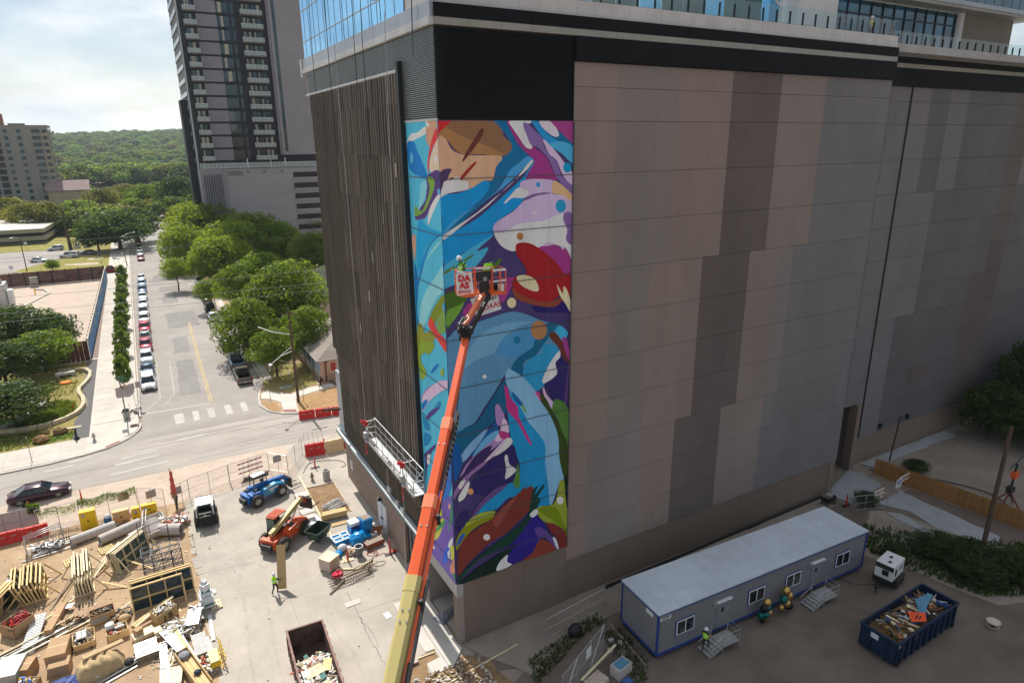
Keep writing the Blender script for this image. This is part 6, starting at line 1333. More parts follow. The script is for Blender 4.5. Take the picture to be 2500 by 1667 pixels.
# road and lawn cars on the left
dk=car('sedan','3a1826','dark maroon sedan driving past the site fence',-26.25,37.45,pi/2-.0,z=0);dk.scale=(1.03,1.05,1.0);dk.rotation_euler.z=pi/2+R(1)
MB().cbox((0,.45,1.46),(1.0,.8,.02)).build('sunroof',M['car_glass'],dk)
MB().tube([(.86,-.9,.99),(.70,-.25,1.40),(.68,.9,1.40),(.86,1.7,1.0),(.90,.4,.97),(.86,-.9,.99)],.018,5).build('chrome_trim',M['rim'],dk)
MB().box(.92,.945,.1,.32,.84,.88).box(.92,.945,1.1,1.32,.86,.90).build('door_handle',M['rim'],dk)
MB().box(.905,.925,-.02,0,.3,.95).box(.905,.925,1.0,1.02,.35,.95).build('door_gap',M['trim'],dk)
car('suv','c9ced3','white crossover driving on the far road by the beige deck',-37.9,222.4,-pi/2+.1);pickup('dfe1e4','white pickup with a camper shell beside the yellow lawn',-33.2,203.2,-pi/2-.35+pi*0,cap=True);car('sedan','24303c','black sedan nose to tail with the camper pickup',-28.6,207.0,-pi/2-.5)
car('sedan','dcdfe2','white sedan turning beside the left end of the yellow lawn',-40.3,198.6,pi/2-.25);car('sedan','c5cbd0','silver sedan whose roof shows over the brown fence',-29.2,166.0,pi/2);pickup('8c1b22','dark red pickup peeking past the blue fence',-22.2,168.0,pi/2)
pickup('e2e4e6','white pickup parked alone on the deck roof',-48.6,268,pi/2,z=5.03);car('suv','c9cdd0','white car at the left edge of the deck roof',-60,256,pi/2,z=5.03)
# ------------------------------------------------------------------ poles, wires, lamps, signs
mat('pole_metal',(.16,.17,.15),.5,.4,var=.1);mat('sign_back',(.42,.38,.37),.6,.3,var=.08);mat('sign_green',(.01,.16,.10),.5);mat('sign_white',(.70,.71,.73),.5,var=.05)
sp=thing('street_lamp','tall wooden utility pole with a street lamp arm at the corner verge','street lamp',(.4,49.4,.05))
MB().tube([(0,0,0),(.05,.25,12.4)],[.19,.12],10).build('pole',M['wood_pole'],sp)
b=MB();b.tube([(.05,.15,6.9),(-1.6,-.4,6.6),(-3.0,-2.3,6.45)],.045,6);b.tube([(.05,.17,7.5),(-1.6,-.5,6.75)],.03,5);b.build('lamp_arm',M['galv'],sp);MB().ball((-3.25,-2.65,6.40),.3,10,0,(.8,1.2,.5)).build('lamp_head',M['sign_white'],sp)
b=MB();b.tube([(.05,.2,9.0),(-2,1.2,9.4),(-3.4,2.8,9.9)],.05,6);b.build('upper_arm',M['galv'],sp);MB().box(-.9,1.0,.1,.25,11.6,11.72).build('cross_arm',M['wood_pole'],sp)
def pole(x,y,h,lab,r=.14,arm=None,nm='utility_pole',cat='pole',cross=False,z=0,m='wood_pole',lean=0):
 t=thing(nm,lab,cat,(x,y,z));MB().tube([(0,0,0),(lean,0,h)],[r,r*.7],8).build('pole',M[m],t)
 if arm:MB().tube([(lean,0,h-.3),(arm[0]*.5,arm[1]*.5,h+.25),(arm[0],arm[1],h+.2)],.05,6).build('lamp_arm',M['galv'],t);MB().ball((arm[0],arm[1],h+.12),.26,8,0,(1.3,1.3,.5)).build('lamp_head',M['sign_white'],t)
 if cross:MB().bar((-1.1,0,h-.6),(1.1,0,h-.5),.1,.12).build('cross_arm',M['wood_old'],t)
 return t
pole(-41.8,183.7,8.9,'street lamp pole at the left tip of the yellow lawn',.13,(-1.8,-1));pole(-18.2,177.5,8.2,'leaning lamp pole at the right corner of the yellow lawn',.12,(3.0,6.5),lean=-.5)
bp_=pole(-34.1,221.3,13.2,'tall dark utility pole beside the far road',.3,cross=True);MB().tube([(.6,0,0),(-.2,2,9.8)],[.32,.16],7).build('brace_pole',M['wood_pole'],bp_)
for x,y,h,lab in((-32.6,262,12.6,'utility pole behind the tall dark one, left of a pair'),(-30.6,262,12,'utility pole behind the tall dark one, right of a pair'),(-29.6,290,14,'utility pole in the cluster before the pink roof, left'),(-27.2,318,15.5,'utility pole in the cluster before the pink roof, middle'),(-26.0,330,15.5,'utility pole in the cluster before the pink roof, right'),(-31.5,240,9.5,'slim pole standing behind the grey cabinet')):pole(x,y,h,lab,.2,cross=True)
pole(-61,238,9,'street lamp pole in front of the beige deck, left edge',.13,(1.2,0));pole(-3.0,106,6.3,'street lamp pole rising out of the small trees by the kerb',.08,(-4.2,-1.5),m='galv',lean=-.4)
def wire(pts,lab,r=.03,sag=.6):
 P=[]
 for a,b2 in zip(pts,pts[1:]):
  a=Vector(a);b2=Vector(b2)
  for k in range(12):t=k/12;p=a.lerp(b2,t);p.z-=sag*4*t*(1-t);P.append(p)
 P.append(Vector(pts[-1]));MB().tube(P,r,4,cap=False).build('overhead_wire',mat('wire_grey',(.22,.22,.23),.6,.2),label=lab,cat='wire',group='overhead wires across the street')
wire([(-36,222,10.6),(60,219,10.2)],'overhead wire highest in the view, meeting the tall dark pole',.05);wire([(-80,139,10.3),(40,134,10.2)],'second overhead wire from the top, crossing above the yellow lawn',.035)
wire([(-80,178,9.0),(-18.7,177.5,8.0),(45,176,8.4)],'overhead wire at the leaning lamp pole',.04,.3);wire([(-60,60.5,15.9),(40,56.5,15.6)],'third overhead wire from the top, over the gravel yard',.022,.4)
wire([(-60,60.5,14.1),(40,57,13.7)],'fourth overhead wire, over the gravel yard',.022,.4);wire([(-60,60.5,13.1),(40,57,12.7)],'lowest overhead wire, reaching the oaks',.022,.4)
wire([(-80,150,8.0),(-18,156,6.6),(30,150,9)],'thin wire drooping over the brown fence',.028,.5)
def post_sign(x,y,h,w_,hh,lab,m='sign_white',rz=0,nm='road_sign',z=.1,pm='pole_metal',lean=0,r=.03):
 t=thing(nm,lab,'sign',(x,y,z),rz);MB().tube([(0,0,0),(lean,0,h)],r,6).build('post',M[pm],t)
 MB().box(-w_/2+lean,w_/2+lean,-.05,-.03,h-hh,h).build('plate',M[m],t);return t
t=post_sign(-18.95,53.75,5.7,.0001+.9,.18,'dark corner pole with a green street name plate and grey sign backs','sign_green',.1,'street_name_pole',r=.07)
MB().box(-.6,.05,-.1,-.07,3.1,4.4).build('sign_back',M['sign_back'],t);MB().box(.3,1.2,.9,.93,3.1,4.2).build('sign_back',M['sign_back'],t);MB().box(-.0,.8,.05,.08,5.25,5.4).build('name_plate',M['sign_green'],t)
tp=thing('litter_bin','round ribbed steel litter bin beside the corner pole','litter bin',(-18.95,54.6,.14));MB().lathe([(.33,0),(.36,.9),(.38,.95),(.28,.98)],(0,0,0),14).build('drum',M['galv'],tp)
b=MB()
for k in range(14):a=k*2*pi/14;b.bar((.36*cos(a),.36*sin(a),.03),(.385*cos(a),.385*sin(a),.92),.04,.02)
b.build('slats',M['steel'],tp);MB().lathe([(.0,1.3),(.2,1.25),(.4,1.1),(.36,1.0)],(0,0,0),12).build('lid',M['black'],tp)
sc_=thing('parking_sign_pair','pair of thin posts with small grey plates near the litter bin','sign',(-17.9,58.2,.14))
for dx in(0,.5):MB().tube([(dx,0,0),(dx-.1,.1,3.3)],.03,6).build('post',M['galv'],sc_)
MB().box(-.35,.2,-.04,-.02,2.4,3.2).build('plate',M['sign_back'],sc_);MB().box(.3,.9,.0,.02,2.5,3.3).build('plate',M['sign_back'],sc_)
def scooter(x,y,rz,lab):
 t=thing('kick_scooter',lab,'scooter',(x,y,.14),rz,'rental scooters by the litter bin');MB().box(-.1,.1,-.5,.4,.1,.16).build('deck',M['black'],t);MB().tube([(0,-.5,.12),(0,-.42,1.1)],.03,6).build('stem',M['white_paint'],t);MB().tube([(-.25,-.42,1.1),(.25,-.42,1.1)],.022,5).build('handlebar',M['black'],t)
 for y2 in(-.55,.5):MB().tube([(-.03,y2,.1),(.03,y2,.1)],.1,10).build('wheel',M['rubber'],t)
scooter(-18.0,56.0,.5,'black and white scooter parked nearer the kerb');scooter(-19.0,56.6,1.2,'scooter leaning behind the litter bin');scooter(-17.95,57.1,2.0,'farther black scooter by the thin posts')
def hydrant(x,y,col,lab,z=.1,s=1):
 t=thing('fire_hydrant',lab,'hydrant',(x,y,z));b=MB();b.lathe([(.17,0),(.17,.05),(.11,.06),(.11,.5),(.15,.52),(.15,.56),(.12,.58),(.1,.72),(.04,.8),(.03,.86),(0,.86)],(0,0,0),12);o=b.build('barrel',M[col],t)
 MB().tube([(-.2,0,.42),(.2,0,.42)],.055,8).tube([(0,-.2,.42),(0,0,.42)],.07,8).build('outlet',M[col],t);t.scale=(s,s,s)
hydrant(-22.2,49.2,'galv','silver fire hydrant on the corner pavement',.13,1.2);hydrant(-3.05,27.5,'wood_old','pale rusty hydrant beside the concrete barrel',.02,1.1)
b=MB().lathe([(.3,0),(.25,.25),(.12,.3),(.1,1.3),(.0,1.35)],(0,0,0),10);b.build('bollard',M['black'],label='black bollard with a wide foot at the edge of the grass',cat='bollard',loc=(-23.95,50.7,.13))
pp=thing('bent_sign_post','thin bent sign post at the kerb beside the road','post',(-27.75,46.5,.13));MB().tube([(0,0,0),(-.05,.3,2.7)],.035,6).build('post',M['wood_old'],pp);MB().ball((-.06,.32,2.72),.05).build('cap',M['white_paint'],pp)
b=MB().box(-.3,.5,-.2,.1,0,.1);b.build('storm_drain',M['recess'],label='dark drain opening in the kerb at the left edge',cat='drain',loc=(-31.5,45.3,.11))
post_sign(-24.7,60.2,1.3,.12,.5,'small orange marker post in the weeds','red_paint',z=.05);MB().box(-1.2,1.2,-.25,.25,0,.1).build('stone_slab',M['limestone'],label='pale stone slab near the orange marker post',cat='slab',loc=(-24.9,54.8,.06))
for x,y,lab,m_ in((-21.0,178.3,'blue and white sign standing on the yellow lawn','sign_white'),(-38.6,183.3,'white sign at the left end of the yellow lawn','sign_white'),(-19,186,'grey sign near the pavement of the lawn','sign_back'),(-44,176,'small sign by the road, left of the lawn','sign_white'),(-25.7,224,'white sign before the dark oaks','sign_white'),(-17.6,222,'white sign at the far pavement corner','sign_white'),(-46.2,228,'white sign in front of the beige deck','sign_white')):
 post_sign(x,y,2.6,.9,.8,lab,m_)
post_sign(-20,175.5,2.4,.9,.2,'green street name sign by the crossing','sign_green');post_sign(-24.3,182,3.6,.15,.9,'dark slender post on the lawn','black',r=.06)
post_sign(.95,48.7,2.3,.42,.75,'white sign facing sideways beside the street lamp',rz=1.2);post_sign(-2.75,51.0,2.6,.1,.1,'thin sign post with long shadow at the round kerb','sign_back');post_sign(.8,56.3,2.0,.14,.5,'white and orange utility marker on the dry lawn','sign_white');post_sign(-1.0,60.8,1.8,.2,.9,'white marker post on the lawn by the pickups','sign_white')
MB().box(-.9,.9,-.45,.45,0,.12).build('utility_cover',M['galv'],label='flat grey utility box on the dry lawn',cat='utility box',loc=(.1,55.6,.07))
cb_=thing('utility_cabinet','tall grey green utility cabinet at the foot of the dark oaks','cabinet',(-29.6,226,0));MB().box(-1,1,-.5,.5,0,3).build('cabinet',M['galv'],cb_)
cb2=thing('white_utility_box','white box beside the tall dark utility pole','cabinet',(-32.2,224,0));MB().box(-1,1,-.5,.5,0,1.6).build('cabinet',M['white_paint'],cb2)
# water-filled barriers
def barrier(x,y,rz,m,lab,L_=1.85,group=None,h=1.05):
 t=thing('traffic_barrier',lab,'barrier',(x,y,.01),rz,group);b=MB();w0,w1=.3,.13
 b.add([(-L_/2,-w0,0),(L_/2,-w0,0),(L_/2,-w1,h*.45),(L_/2,-w1,h),(L_/2,w1,h),(L_/2,w1,h*.45),(L_/2,w0,0),(-L_/2,-w1,h*.45),(-L_/2,-w1,h),(-L_/2,w1,h),(-L_/2,w1,h*.45),(-L_/2,w0,0)],
 [(0,1,2,7),(7,2,3,8),(8,3,4,9),(9,4,5,10),(10,5,6,11),(1,6,5,2),(2,5,4,3),(0,7,10,11),(7,8,9,10),(0,11,6,1)]);b.build('body',M[m],t)
 for s in(-.38,.38):MB().cbox((s,-w1-.03,h*.62),(.36,.05,.06)).build('slot',M['paint_white'],t)
 for s in(-.7,0,.7):MB().cyl((s,0,h),.06,.05,8).build('filler_cap',M[m],t)
 return t
barrier(.15,43.5,-.18,'red_paint','red water barrier across the street, leftmost of the row',group='red barriers at the mulch bed');barrier(2.05,43.15,-.18,'red_paint','red water barrier across the street, middle of the row',group='red barriers at the mulch bed');barrier(3.95,42.8,-.18,'red_paint','red water barrier across the street, next to the building',group='red barriers at the mulch bed');barrier(5.85,42.4,-.18,'red_paint','red water barrier across the street, hidden end of the row',group='red barriers at the mulch bed')
barrier(-1.4,33.1,-.12,'red_paint','bright red barrier under the mesh panel near the fins',2.0,h=1.35);mat('cream_plastic',(.70,.52,.30),.6,var=.1);barrier(.65,32.95,.02,'cream_plastic','cream barrier between two red ones near the fins',2.0,h=1.35);barrier(2.6,33.0,.05,'red_paint','red barrier end against the building wall',1.8,h=1.35)
for k in range(3):barrier(-25.9-1.9*k,29.75+.08*k,.03,'red_paint',('red barrier at the left fence, right end','red barrier at the left fence, middle','red barrier at the left fence, cut by the picture edge')[k],group='red barriers at the left fence')
def mesh_panel(a,b2,h,name,lab,cat='fence',m='galv',n=5,z=.05,wire_=True,mid=True,group=None,r=.028):
 a=Vector((a[0],a[1],0));b2=Vector((b2[0],b2[1],0));t=thing(name,lab,cat,(a.x,a.y,z),0,group);d=b2-a
 for k in range(n+1):
  p=d*(k/n);MB().tube([p,p+Vector((0,0,h))],r,6).build('post',M[m],t)
 rl_=MB();rl_.tube([Vector((0,0,h)),d+Vector((0,0,h))],r*.8,5)
 rl_.build('top_rail',M[m],t);MB().tube([Vector((0,0,.08)),d+Vector((0,0,.08))],r*.7,5).build('bottom_rail',M[m],t)
 if mid:MB().tube([Vector((0,0,h*.5)),d+Vector((0,0,h*.5))],r*.6,5).build('middle_rail',M[m],t)
 if wire_:
  w_=MB();L_=d.length;st_=.16;u=d.normalized();k=-h
  while k<L_:
   for s in(1,-1):
    x0=max(k,0);x1=min(k+h,L_)
    z0,z1=(x0-k,x1-k)if s>0 else(h-(x0-k),h-(x1-k));w_.bar(u*x0+Vector((0,0,z0)),u*x1+Vector((0,0,z1)),.006,.006)
   k+=st_*1.5
  w_.build('wire_mesh',M['steel'],t,kind='stuff')
 return t
fg='temporary fence panels round the lot'
for k,(a,b2,lab)in enumerate((((-18.1,30.7),(-16.0,29.2),'chain link fence panel left of the folded warning sign'),((-15.2,29.3),(-13.9,30.0),'short fence panel right of the folded warning sign'),((-13.9,30.0),(-10.25,31.2),'fence panel behind the skid steer'),((-10.2,31.25),(-6.35,31.95),'fence panel behind the striped boards'),((-6.35,31.9),(-4.8,30.3),'fence panel with a grey plate behind the blue machine'),((-4.8,30.3),(-2.5,34.2),'slanting fence panel running to the red barrier'),((-22.7,30.6),(-18.2,30.7),'vine covered fence panel behind the yellow cabinets'),((-25.8,30.7),(-22.7,30.7),'fence panel left of the tall yellow cabinet'))):mesh_panel(a,b2,1.95,'site_fence',lab,n=2,group=fg)
mesh_panel((-2.4,33.3),(-.5,33.0),2.6,'mesh_screen','upright wire mesh screen standing on the bright red barrier',n=4,r=.02)
for x,y,lab in((-17.0,29.85,'grey notice on the fence left of the folded warning sign'),(-14.9,29.3,'grey notice on the fence just right of the folded warning sign'),(-5.6,31.2,'grey notice on the fence behind the blue machine'),(-19.2,30.6,'grey notice on the fence above the pale cabinet')):MB().box(-.42,.42,-.04,-.02,1.05,1.8).build('fence_notice',M['sign_back'],label=lab,cat='notice',loc=(x,y,.05),rz=.25)
fl=thing('screened_fence','grey cloth screened fence at the left edge of the lot','fence',(-25.8,31.4,0));MB().box(-7.5,0,-.02,.0,.25,2.0).build('screen_cloth',mat('screen_cloth',(.40,.41,.41),.9,var=.1,alpha=.75),fl)
for k in range(7):MB().tube([(-1.2*k,-.05,0),(-1.2*k,-.05,2.1)],.03,6).build('post',M['steel'],fl)
MB().tube([(-7.5,-.05,2.05),(0,-.05,2.05)],.03,5).tube([(-7.5,-.05,1.1),(0,-.05,1.1)],.03,5).build('rail',M['steel'],fl)
def vines(x0,x1,y,z0,z1,n,lab,sd):
 r2=random.Random(sd);b=MB()
 for _ in range(n):
  x=r2.uniform(x0,x1);q=Vector((x,y+r2.uniform(-.15,.15),z0+(z1-z0)*r2.random()**.7+.12*sin(x*3)));s=r2.uniform(.03,.07);nn=Vector((r2.uniform(-1,1),r2.uniform(-1,1),r2.uniform(-.2,1))).normalized();tt=nn.orthogonal().normalized();uu=nn.cross(tt);b.add([q-tt*s,q-uu*s*.6,q+tt*s,q+uu*s*.6],[(0,1,2,3)])
 return b.build('climbing_vine',M['leaf_oak'],label=lab,cat='vine')
vines(-22.7,-18.2,30.65,1.2,2.05,2600,'green vine trailing along the fence top behind the yellow cabinets',1);vines(-25.6,-22.8,30.6,1.1,1.9,1000,'sparse vine on the fence left of the tall yellow cabinet',2);vines(-26.4,-25.5,31.4,1.3,2.4,1300,'bushy vine on the corner of the screened fence',3)
def vcone(x,y,lab,h=1.1,base='black',group='slim orange channelizer cones',rz=0):
 t=thing('channelizer_cone',lab,'cone',(x,y,.02),rz,group);MB().tube([(0,0,.05),(0,0,h)],[.09,.045],8).build('tube',M['red_paint'],t)
 for z in(.45,.75):MB().tube([(0,0,h*z),(0,0,h*z+.1)],[.085-.04*z,.08-.04*z],8).build('white_band',M['white_paint'],t)
 MB().box(-.45,.45,-.14,.14,0,.06).build('foot',M[base],t)
vcone(-22.75,34.3,'slim cone with a wide foot on the road behind the tall yellow cabinet',1.35);vcone(-2.15,30.1,'slim cone on the white slab before the red barrier');vcone(-3.75,12.8,'slim cone in front of the grey plastic can',1.25,'wood_pale');vcone(-.5,11.95,'slim cone by the building recess',1.35);vcone(-27.1,36.2,'short cone behind the maroon sedan',.5)
vcone(.2,35.6,'small cone beyond the cream barrier',.6)
tp_=thing('traffic_cone','orange traffic cone by the porch pillar','cone',(-.55,5.75,.08));MB().tube([(0,0,.03),(0,0,.72)],[.15,.03],12).build('cone',M['red_paint'],tp_);MB().tube([(0,0,.38),(0,0,.52)],[.095,.07],12).build('band',M['white_paint'],tp_);MB().box(-.2,.2,-.2,.2,0,.04).build('base',M['black'],tp_)
sb=thing('striped_barricade','three orange and white striped boards on the fence','barricade',(-9.35,31.35,.05),.26)
for k in range(3):
 z=.55+.5*k;bd=MB().box(0,2.5,-.06,-.03,z,z+.2).build('board',M['white_paint'],sb)
 for q in range(6):MB().extr([(.05+q*.42,-.063,z+.002),(.22+q*.42,-.063,z+.002),(.32+q*.42,-.063,z+.198),(.15+q*.42,-.063,z+.198)],(0,.004,0)).build('stripe',M['boom_orange'],bd)
for x in(.5,1.25,2.0):MB().tube([(x,0,0),(x,0,2.0)],.02,5).build('post',M['steel'],sb)
for k in range(4):MB().bar((-9.2+.1*k,30.6+.28*k,.05),(-6.6+.05*k,31.0+.28*k,.05),.08,.05).build('rail_bar',M['wood_pole'],label=('nearest','second','third','farthest')[k]+' dark bar on the ground under the striped boards',cat='bar',group='dark bars under the striped boards')
# folded roll-up warning sign
fs_=thing('folded_warning_sign','tall folded orange warning sign wrapped on its stand','sign',(-15.1,28.6,.02));r2=random.Random(6)
MB().tube([(0,0,0),(-.05,.3,1.6),(-.1,.5,3.9)],[.1,.14,.03],8).build('stand',M['wood_old'],fs_)
b=MB()
for k in range(11):
 z=1.0+k*.23;w_=.38-.02*k;b.extr([(-w_+r2.uniform(-.08,.08),.15,z),(w_*.5+r2.uniform(-.06,.06),.15,z+.05),(.05,.2,z+.42),(-.1,.2,z+.42)],(.02,.08,0))
b.build('folded_cloth',mat('sign_red_cloth',(.72,.12,.08),.7,var=.3),fs_);MB().bar((0,0,0),(.15,-.1,1.3),.28,.12).build('base_plate',M['trim'],fs_)
# ------------------------------------------------------------------ machines on the lot
def bigwheel(par,x,y,r=.55,w=.38,m='rubber',rimm='rim'):
 b=MB();s=1 if x>0 else-1;b.tube([(x-w/2,y,r),(x-w*.36,y,r),(x+w*.36,y,r),(x+w/2,y,r)],[r*.86,r,r,r*.86],20);t=b.build('wheel',M[m],par)
 b=MB()
 for k in range(16):
  a=k*pi/8;b.bar((x-w*.45,y+cos(a)*r,r+sin(a)*r),(x,y+cos(a+.18)*(r+.01),r+sin(a+.18)*(r+.01)),.07,.06);b.bar((x,y+cos(a+.18)*(r+.01),r+sin(a+.18)*(r+.01)),(x+w*.45,y+cos(a)*r,r+sin(a)*r),.07,.06)
 b.build('tread_lugs',M[m],t);MB().tube([(x,y,r),(x+s*(w/2+.01),y,r)],r*.5,14).build('hub',M[rimm],t);return t
def telehandler(x,y,rz,main,main2,boomm,lab,cab_closed,boom_up):
 """rough-terrain telehandler; drives towards -y"""
 t=thing('telehandler',lab,'telehandler',(x,y,.02),rz)
 for xx in(-.95,.95):
  for yy in(-1.35,1.35):bigwheel(t,xx,yy,.60,.40)
 b=MB();b.box(-.62,.62,-1.9,2.0,.55,1.0);b.box(-.75,.75,-2.15,-1.75,.5,1.25);b.build('chassis',M[main],t)
 MB().box(-.5,.5,-2.45,-2.1,.45,.95).build('counterweight',M['trim'],t)
 eng=MB();prof=[(-.6,.95),(-.45,1.45),(.9,1.62),(1.85,1.30),(2.0,.85),(1.2,.7),(-.4,.7)]
 eng.extr([(.28,p[0],p[1])for p in prof],(.62,0,0));eng.build('engine_hood',M[main2],t);MB().box(.36,.82,-.1,.5,1.53,1.56).build('hood_grille',M['trim'],t)
 MB().box(-.95,-.2,-.9,.7,.8,1.15).build('cab_floor',M['trim'],t);MB().box(-.85,-.35,-.5,.2,1.1,1.35).box(-.85,-.35,.15,.3,1.3,1.9).build('seat',M['black'],t)
 cb=MB()
 for px_,py_ in((-.98,-.95),(-.22,-.95),(-.98,.6),(-.22,.6)):cb.bar((px_,py_,1.0),(px_*.97,py_*.85,2.45),.07)
 cb.build('cab_frame',M['trim'],t);rf=MB().box(-1.02,-.18,-.9,.6,2.43,2.52).build('cab_roof',M[main if cab_closed else 'trim'],t)
 if cab_closed:
  MB().box(-.99,-.2,-.93,-.91,1.15,2.4).box(-1.0,-.98,-.85,.5,1.2,2.4).build('cab_glass',M['glass_green'],t)
  for k in range(6):MB().bar((-1.0+.16*k,-.7,2.58),(-1.0+.16*k,.4,2.58),.04,.04).build('roof_guard_bar',M[main],t)
  MB().bar((-1.0,-.75,2.56),(-.18,-.75,2.6),.06).build('roof_guard',M[main],t)
 else:
  MB().box(-.96,-.24,-.8,-.2,2.53,2.56).box(-.9,-.3,-.1,.5,2.53,2.55).build('roof_panel',M['galv'],t);MB().cyl((-1.0,-.8,2.5),.07,.14,8).build('beacon',M['boom_orange'],t)
 z1=2.5+boom_up;p0=(.06,-1.75,1.55);p1=(.06,2.35,z1 if boom_up else 1.75)
 if not boom_up:p0=(.06,-1.75,1.75);p1=(.06,2.2,1.5)
 MB().bar(p0,p1,.34,.40).build('boom',M[boomm],t);MB().bar((.06,.2,.9),(.06,1.6,(p0[2]+p1[2])/2),.14).build('lift_cylinder',M['galv'],t)
 e=Vector(p1);MB().bar(e+Vector((0,-.25,.1)),e+Vector((0,.5,-.55)),.30,.34).build('boom_head',M[main],t)
 MB().box(-.60,.72,e.y+.45,e.y+.55,max(.1,e.z-1.25),e.z-.2).box(-.6,.72,e.y+.4,e.y+.6,e.z-.3,e.z-.2).build('fork_carriage',M['trim'],t)
 for xx in(-.4,.5):MB().box(xx-.06,xx+.06,e.y+.5,e.y+1.75,max(.06,e.z-1.3),max(.1,e.z-1.24)).build('fork',M['wood_pole'],t)
 MB().tube([(.3,-1.9,1.2),(.5,-2.1,1.7),(.2,-1.7,1.9)],.03,5).build('hose',M['black'],t)
 return t
a1=math.atan2(3.9,1.9);bt=telehandler(-7.75,26.35,0,'blue_paint','blue_bright' if mat('blue_bright',(.02,.27,.52),.35,coat=.4)else '','blue_paint','blue telehandler with an open cab and lowered boom',False,0)
# machine axis runs from its rear-left wheel towards the planting bed
bt.scale=(.93,.93,.95);bt.rotation_euler.z=math.atan2(25.0-26.2,-6.0+8.9)*0+R(-68)
ot=telehandler(-7.45,18.3,R(-50),'orange_red' if mat('orange_red',(.64,.11,.035),.4,coat=.3)else '','boom_orange','boom_khaki','orange telehandler with a cream boom raised over the paving',True,.25)
gl_=MB().box(.905,.91,.0,1.1,1.15,1.32);gl_.build('side_decal',M['white_wrap'],bt);MB().box(.905,.91,.2,.5,.95,1.12).build('side_decal',M['white_wrap'],bt);MB().box(.905,.91,.3,.8,1.1,1.25).build('side_decal',M['cream_plastic'],ot)
sk=thing('skid_steer','black and white skid steer loader seen from behind','skid steer',(-12.95,24.9,.02),R(-4))
for xx in(-.78,.78):
 for yy in(-.55,.55):bigwheel(sk,xx,yy,.46,.32,rimm='trim')
MB().box(-.55,.55,-1.1,1.1,.3,1.05).box(-.5,.5,-1.35,-.9,.45,1.5).build('body',M['black'],sk);MB().box(-.5,.5,-.6,.75,1.05,1.95).build('cab',M['glass_dark'],sk);MB().box(-.56,.56,-.7,.8,1.95,2.05).build('cab_roof',M['galv'],sk)
for xx in(-.66,.66):
 MB().extr([(xx-.05,-1.2,1.2),(xx-.05,-.95,1.95),(xx-.05,1.0,2.0),(xx-.05,1.75,.7),(xx-.05,1.5,.6),(xx-.05,.9,1.7),(xx-.05,-.75,1.7),(xx-.05,-1.0,1.15)],(.1,0,0)).build('lift_arm',M['white_paint'],sk)
MB().bar((-.66,.95,2.0),(.66,.95,2.0),.09).bar((-.75,1.75,.8),(.75,1.75,.8),.12,.5).build('cross_tube',M['trim'],sk);MB().box(-.8,.8,1.75,2.5,.06,.6).build('bucket',M['trim'],sk)
for k in range(5):MB().box(-.42,.42,-1.37,-1.345,.55+.16*k,.62+.16*k).build('engine_louvre',M['galv' if k==4 else 'trim'],sk)
MB().cbox((.0,-1.36,1.3),(.16,.02,.16),0,0,0,.785).build('badge',M['white_paint'],sk)
MB().bar((-.4,-1.6,.3),(-.4,-1.6,1.0),.05).bar((.4,-1.6,.3),(.4,-1.6,1.0),.05).bar((-.4,-1.6,.95),(.4,-1.6,.95),.05).build('rear_guard',M['trim'],sk)
# ------------------------------------------------------------------ stores along the north edge
def cabinet(x,y,w_,d,h,lab,m,rz=0,group='safety cabinets by the fence'):
 t=thing('safety_cabinet',lab,'cabinet',(x,y,.02),rz,group);MB().box(0,w_,0,d,.06,h).build('case',M[m],t);MB().box(.02,w_/2-.01,-.02,0,.12,h-.08).build('door',M[m],t);MB().box(w_/2+.01,w_-.02,-.02,0,.12,h-.08).build('door',M[m],t)
 MB().box(w_/2-.08,w_/2+.08,-.05,-.02,h*.5,h*.5+.1).build('handle',M['black'],t);MB().box(.16,.44,-.026,-.021,h-.45,h-.18).build('warning_label',M['sign_back'],t);MB().box(w_-.6,w_-.15,-.026,-.021,.2,.27).build('warning_strip',M['trim'],t)
cabinet(-22.5,28.35,1.2,.6,1.9,'tall bright yellow safety cabinet','yellow_paint');cabinet(-20.1,28.35,1.25,.5,1.2,'faded pale orange safety cabinet','pale_orange' if mat('pale_orange',(.75,.42,.16),.5)else '');cabinet(-18.65,28.3,.62,.5,1.15,'narrow yellow safety cabinet','yellow_paint');cabinet(-17.9,28.7,1.2,.5,1.0,'low wide yellow safety cabinet by the fence post','yellow_paint')
dr_=thing('blue_drum','blue steel drum with a dented lid beside the pale cabinet','drum',(-20.5,28.35,.02));MB().lathe([(.0,0),(.3,0),(.3,.3),(.315,.32),(.3,.34),(.3,.62),(.315,.64),(.3,.66),(.3,.9),(0,.9)],(0,0,0),16).build('drum',mat('drum_blue',(.02,.13,.24),.4,var=.15),dr_);MB().lathe([(.2,.9),(.22,1.15),(0,1.2)],(0,0,0),12).build('tub',M['white_wrap'],dr_)
def junk(name,lab,cat,x,y,w_,d,h,n,cols,sd,smin=.08,smax=.35,z=.02,long_=.4,par=None):
 """a heap of odd pieces: boards, offcuts, sheets"""
 r2=random.Random(sd);b=MB()
 for k in range(n):
  px_=max(-.42,min(.42,r2.gauss(0,.26)));py_=max(-.42,min(.42,r2.gauss(0,.26)));q=max(0,1-(px_*px_+py_*py_)*1.2);zz=z+h*q*r2.random();m_=r2.randrange(len(cols))
  if r2.random()<long_:dm=(r2.uniform(.3,.9)*min(1.5,max(w_,d)*.7),r2.uniform(.04,.12),r2.uniform(.03,.06))
  else:dm=(r2.uniform(smin,smax),r2.uniform(smin,smax),r2.uniform(.03,.14))
  b.cbox((px_*w_,py_*d,zz+.04),dm,r2.uniform(0,3.14),m_,r2.uniform(-.35,.35),r2.uniform(-.3,.3))
 return b.build(name,[M[c]for c in cols],par,loc=(x,y,0)if par is None else(x,y,0),label=lab,cat=cat if par is None else None)
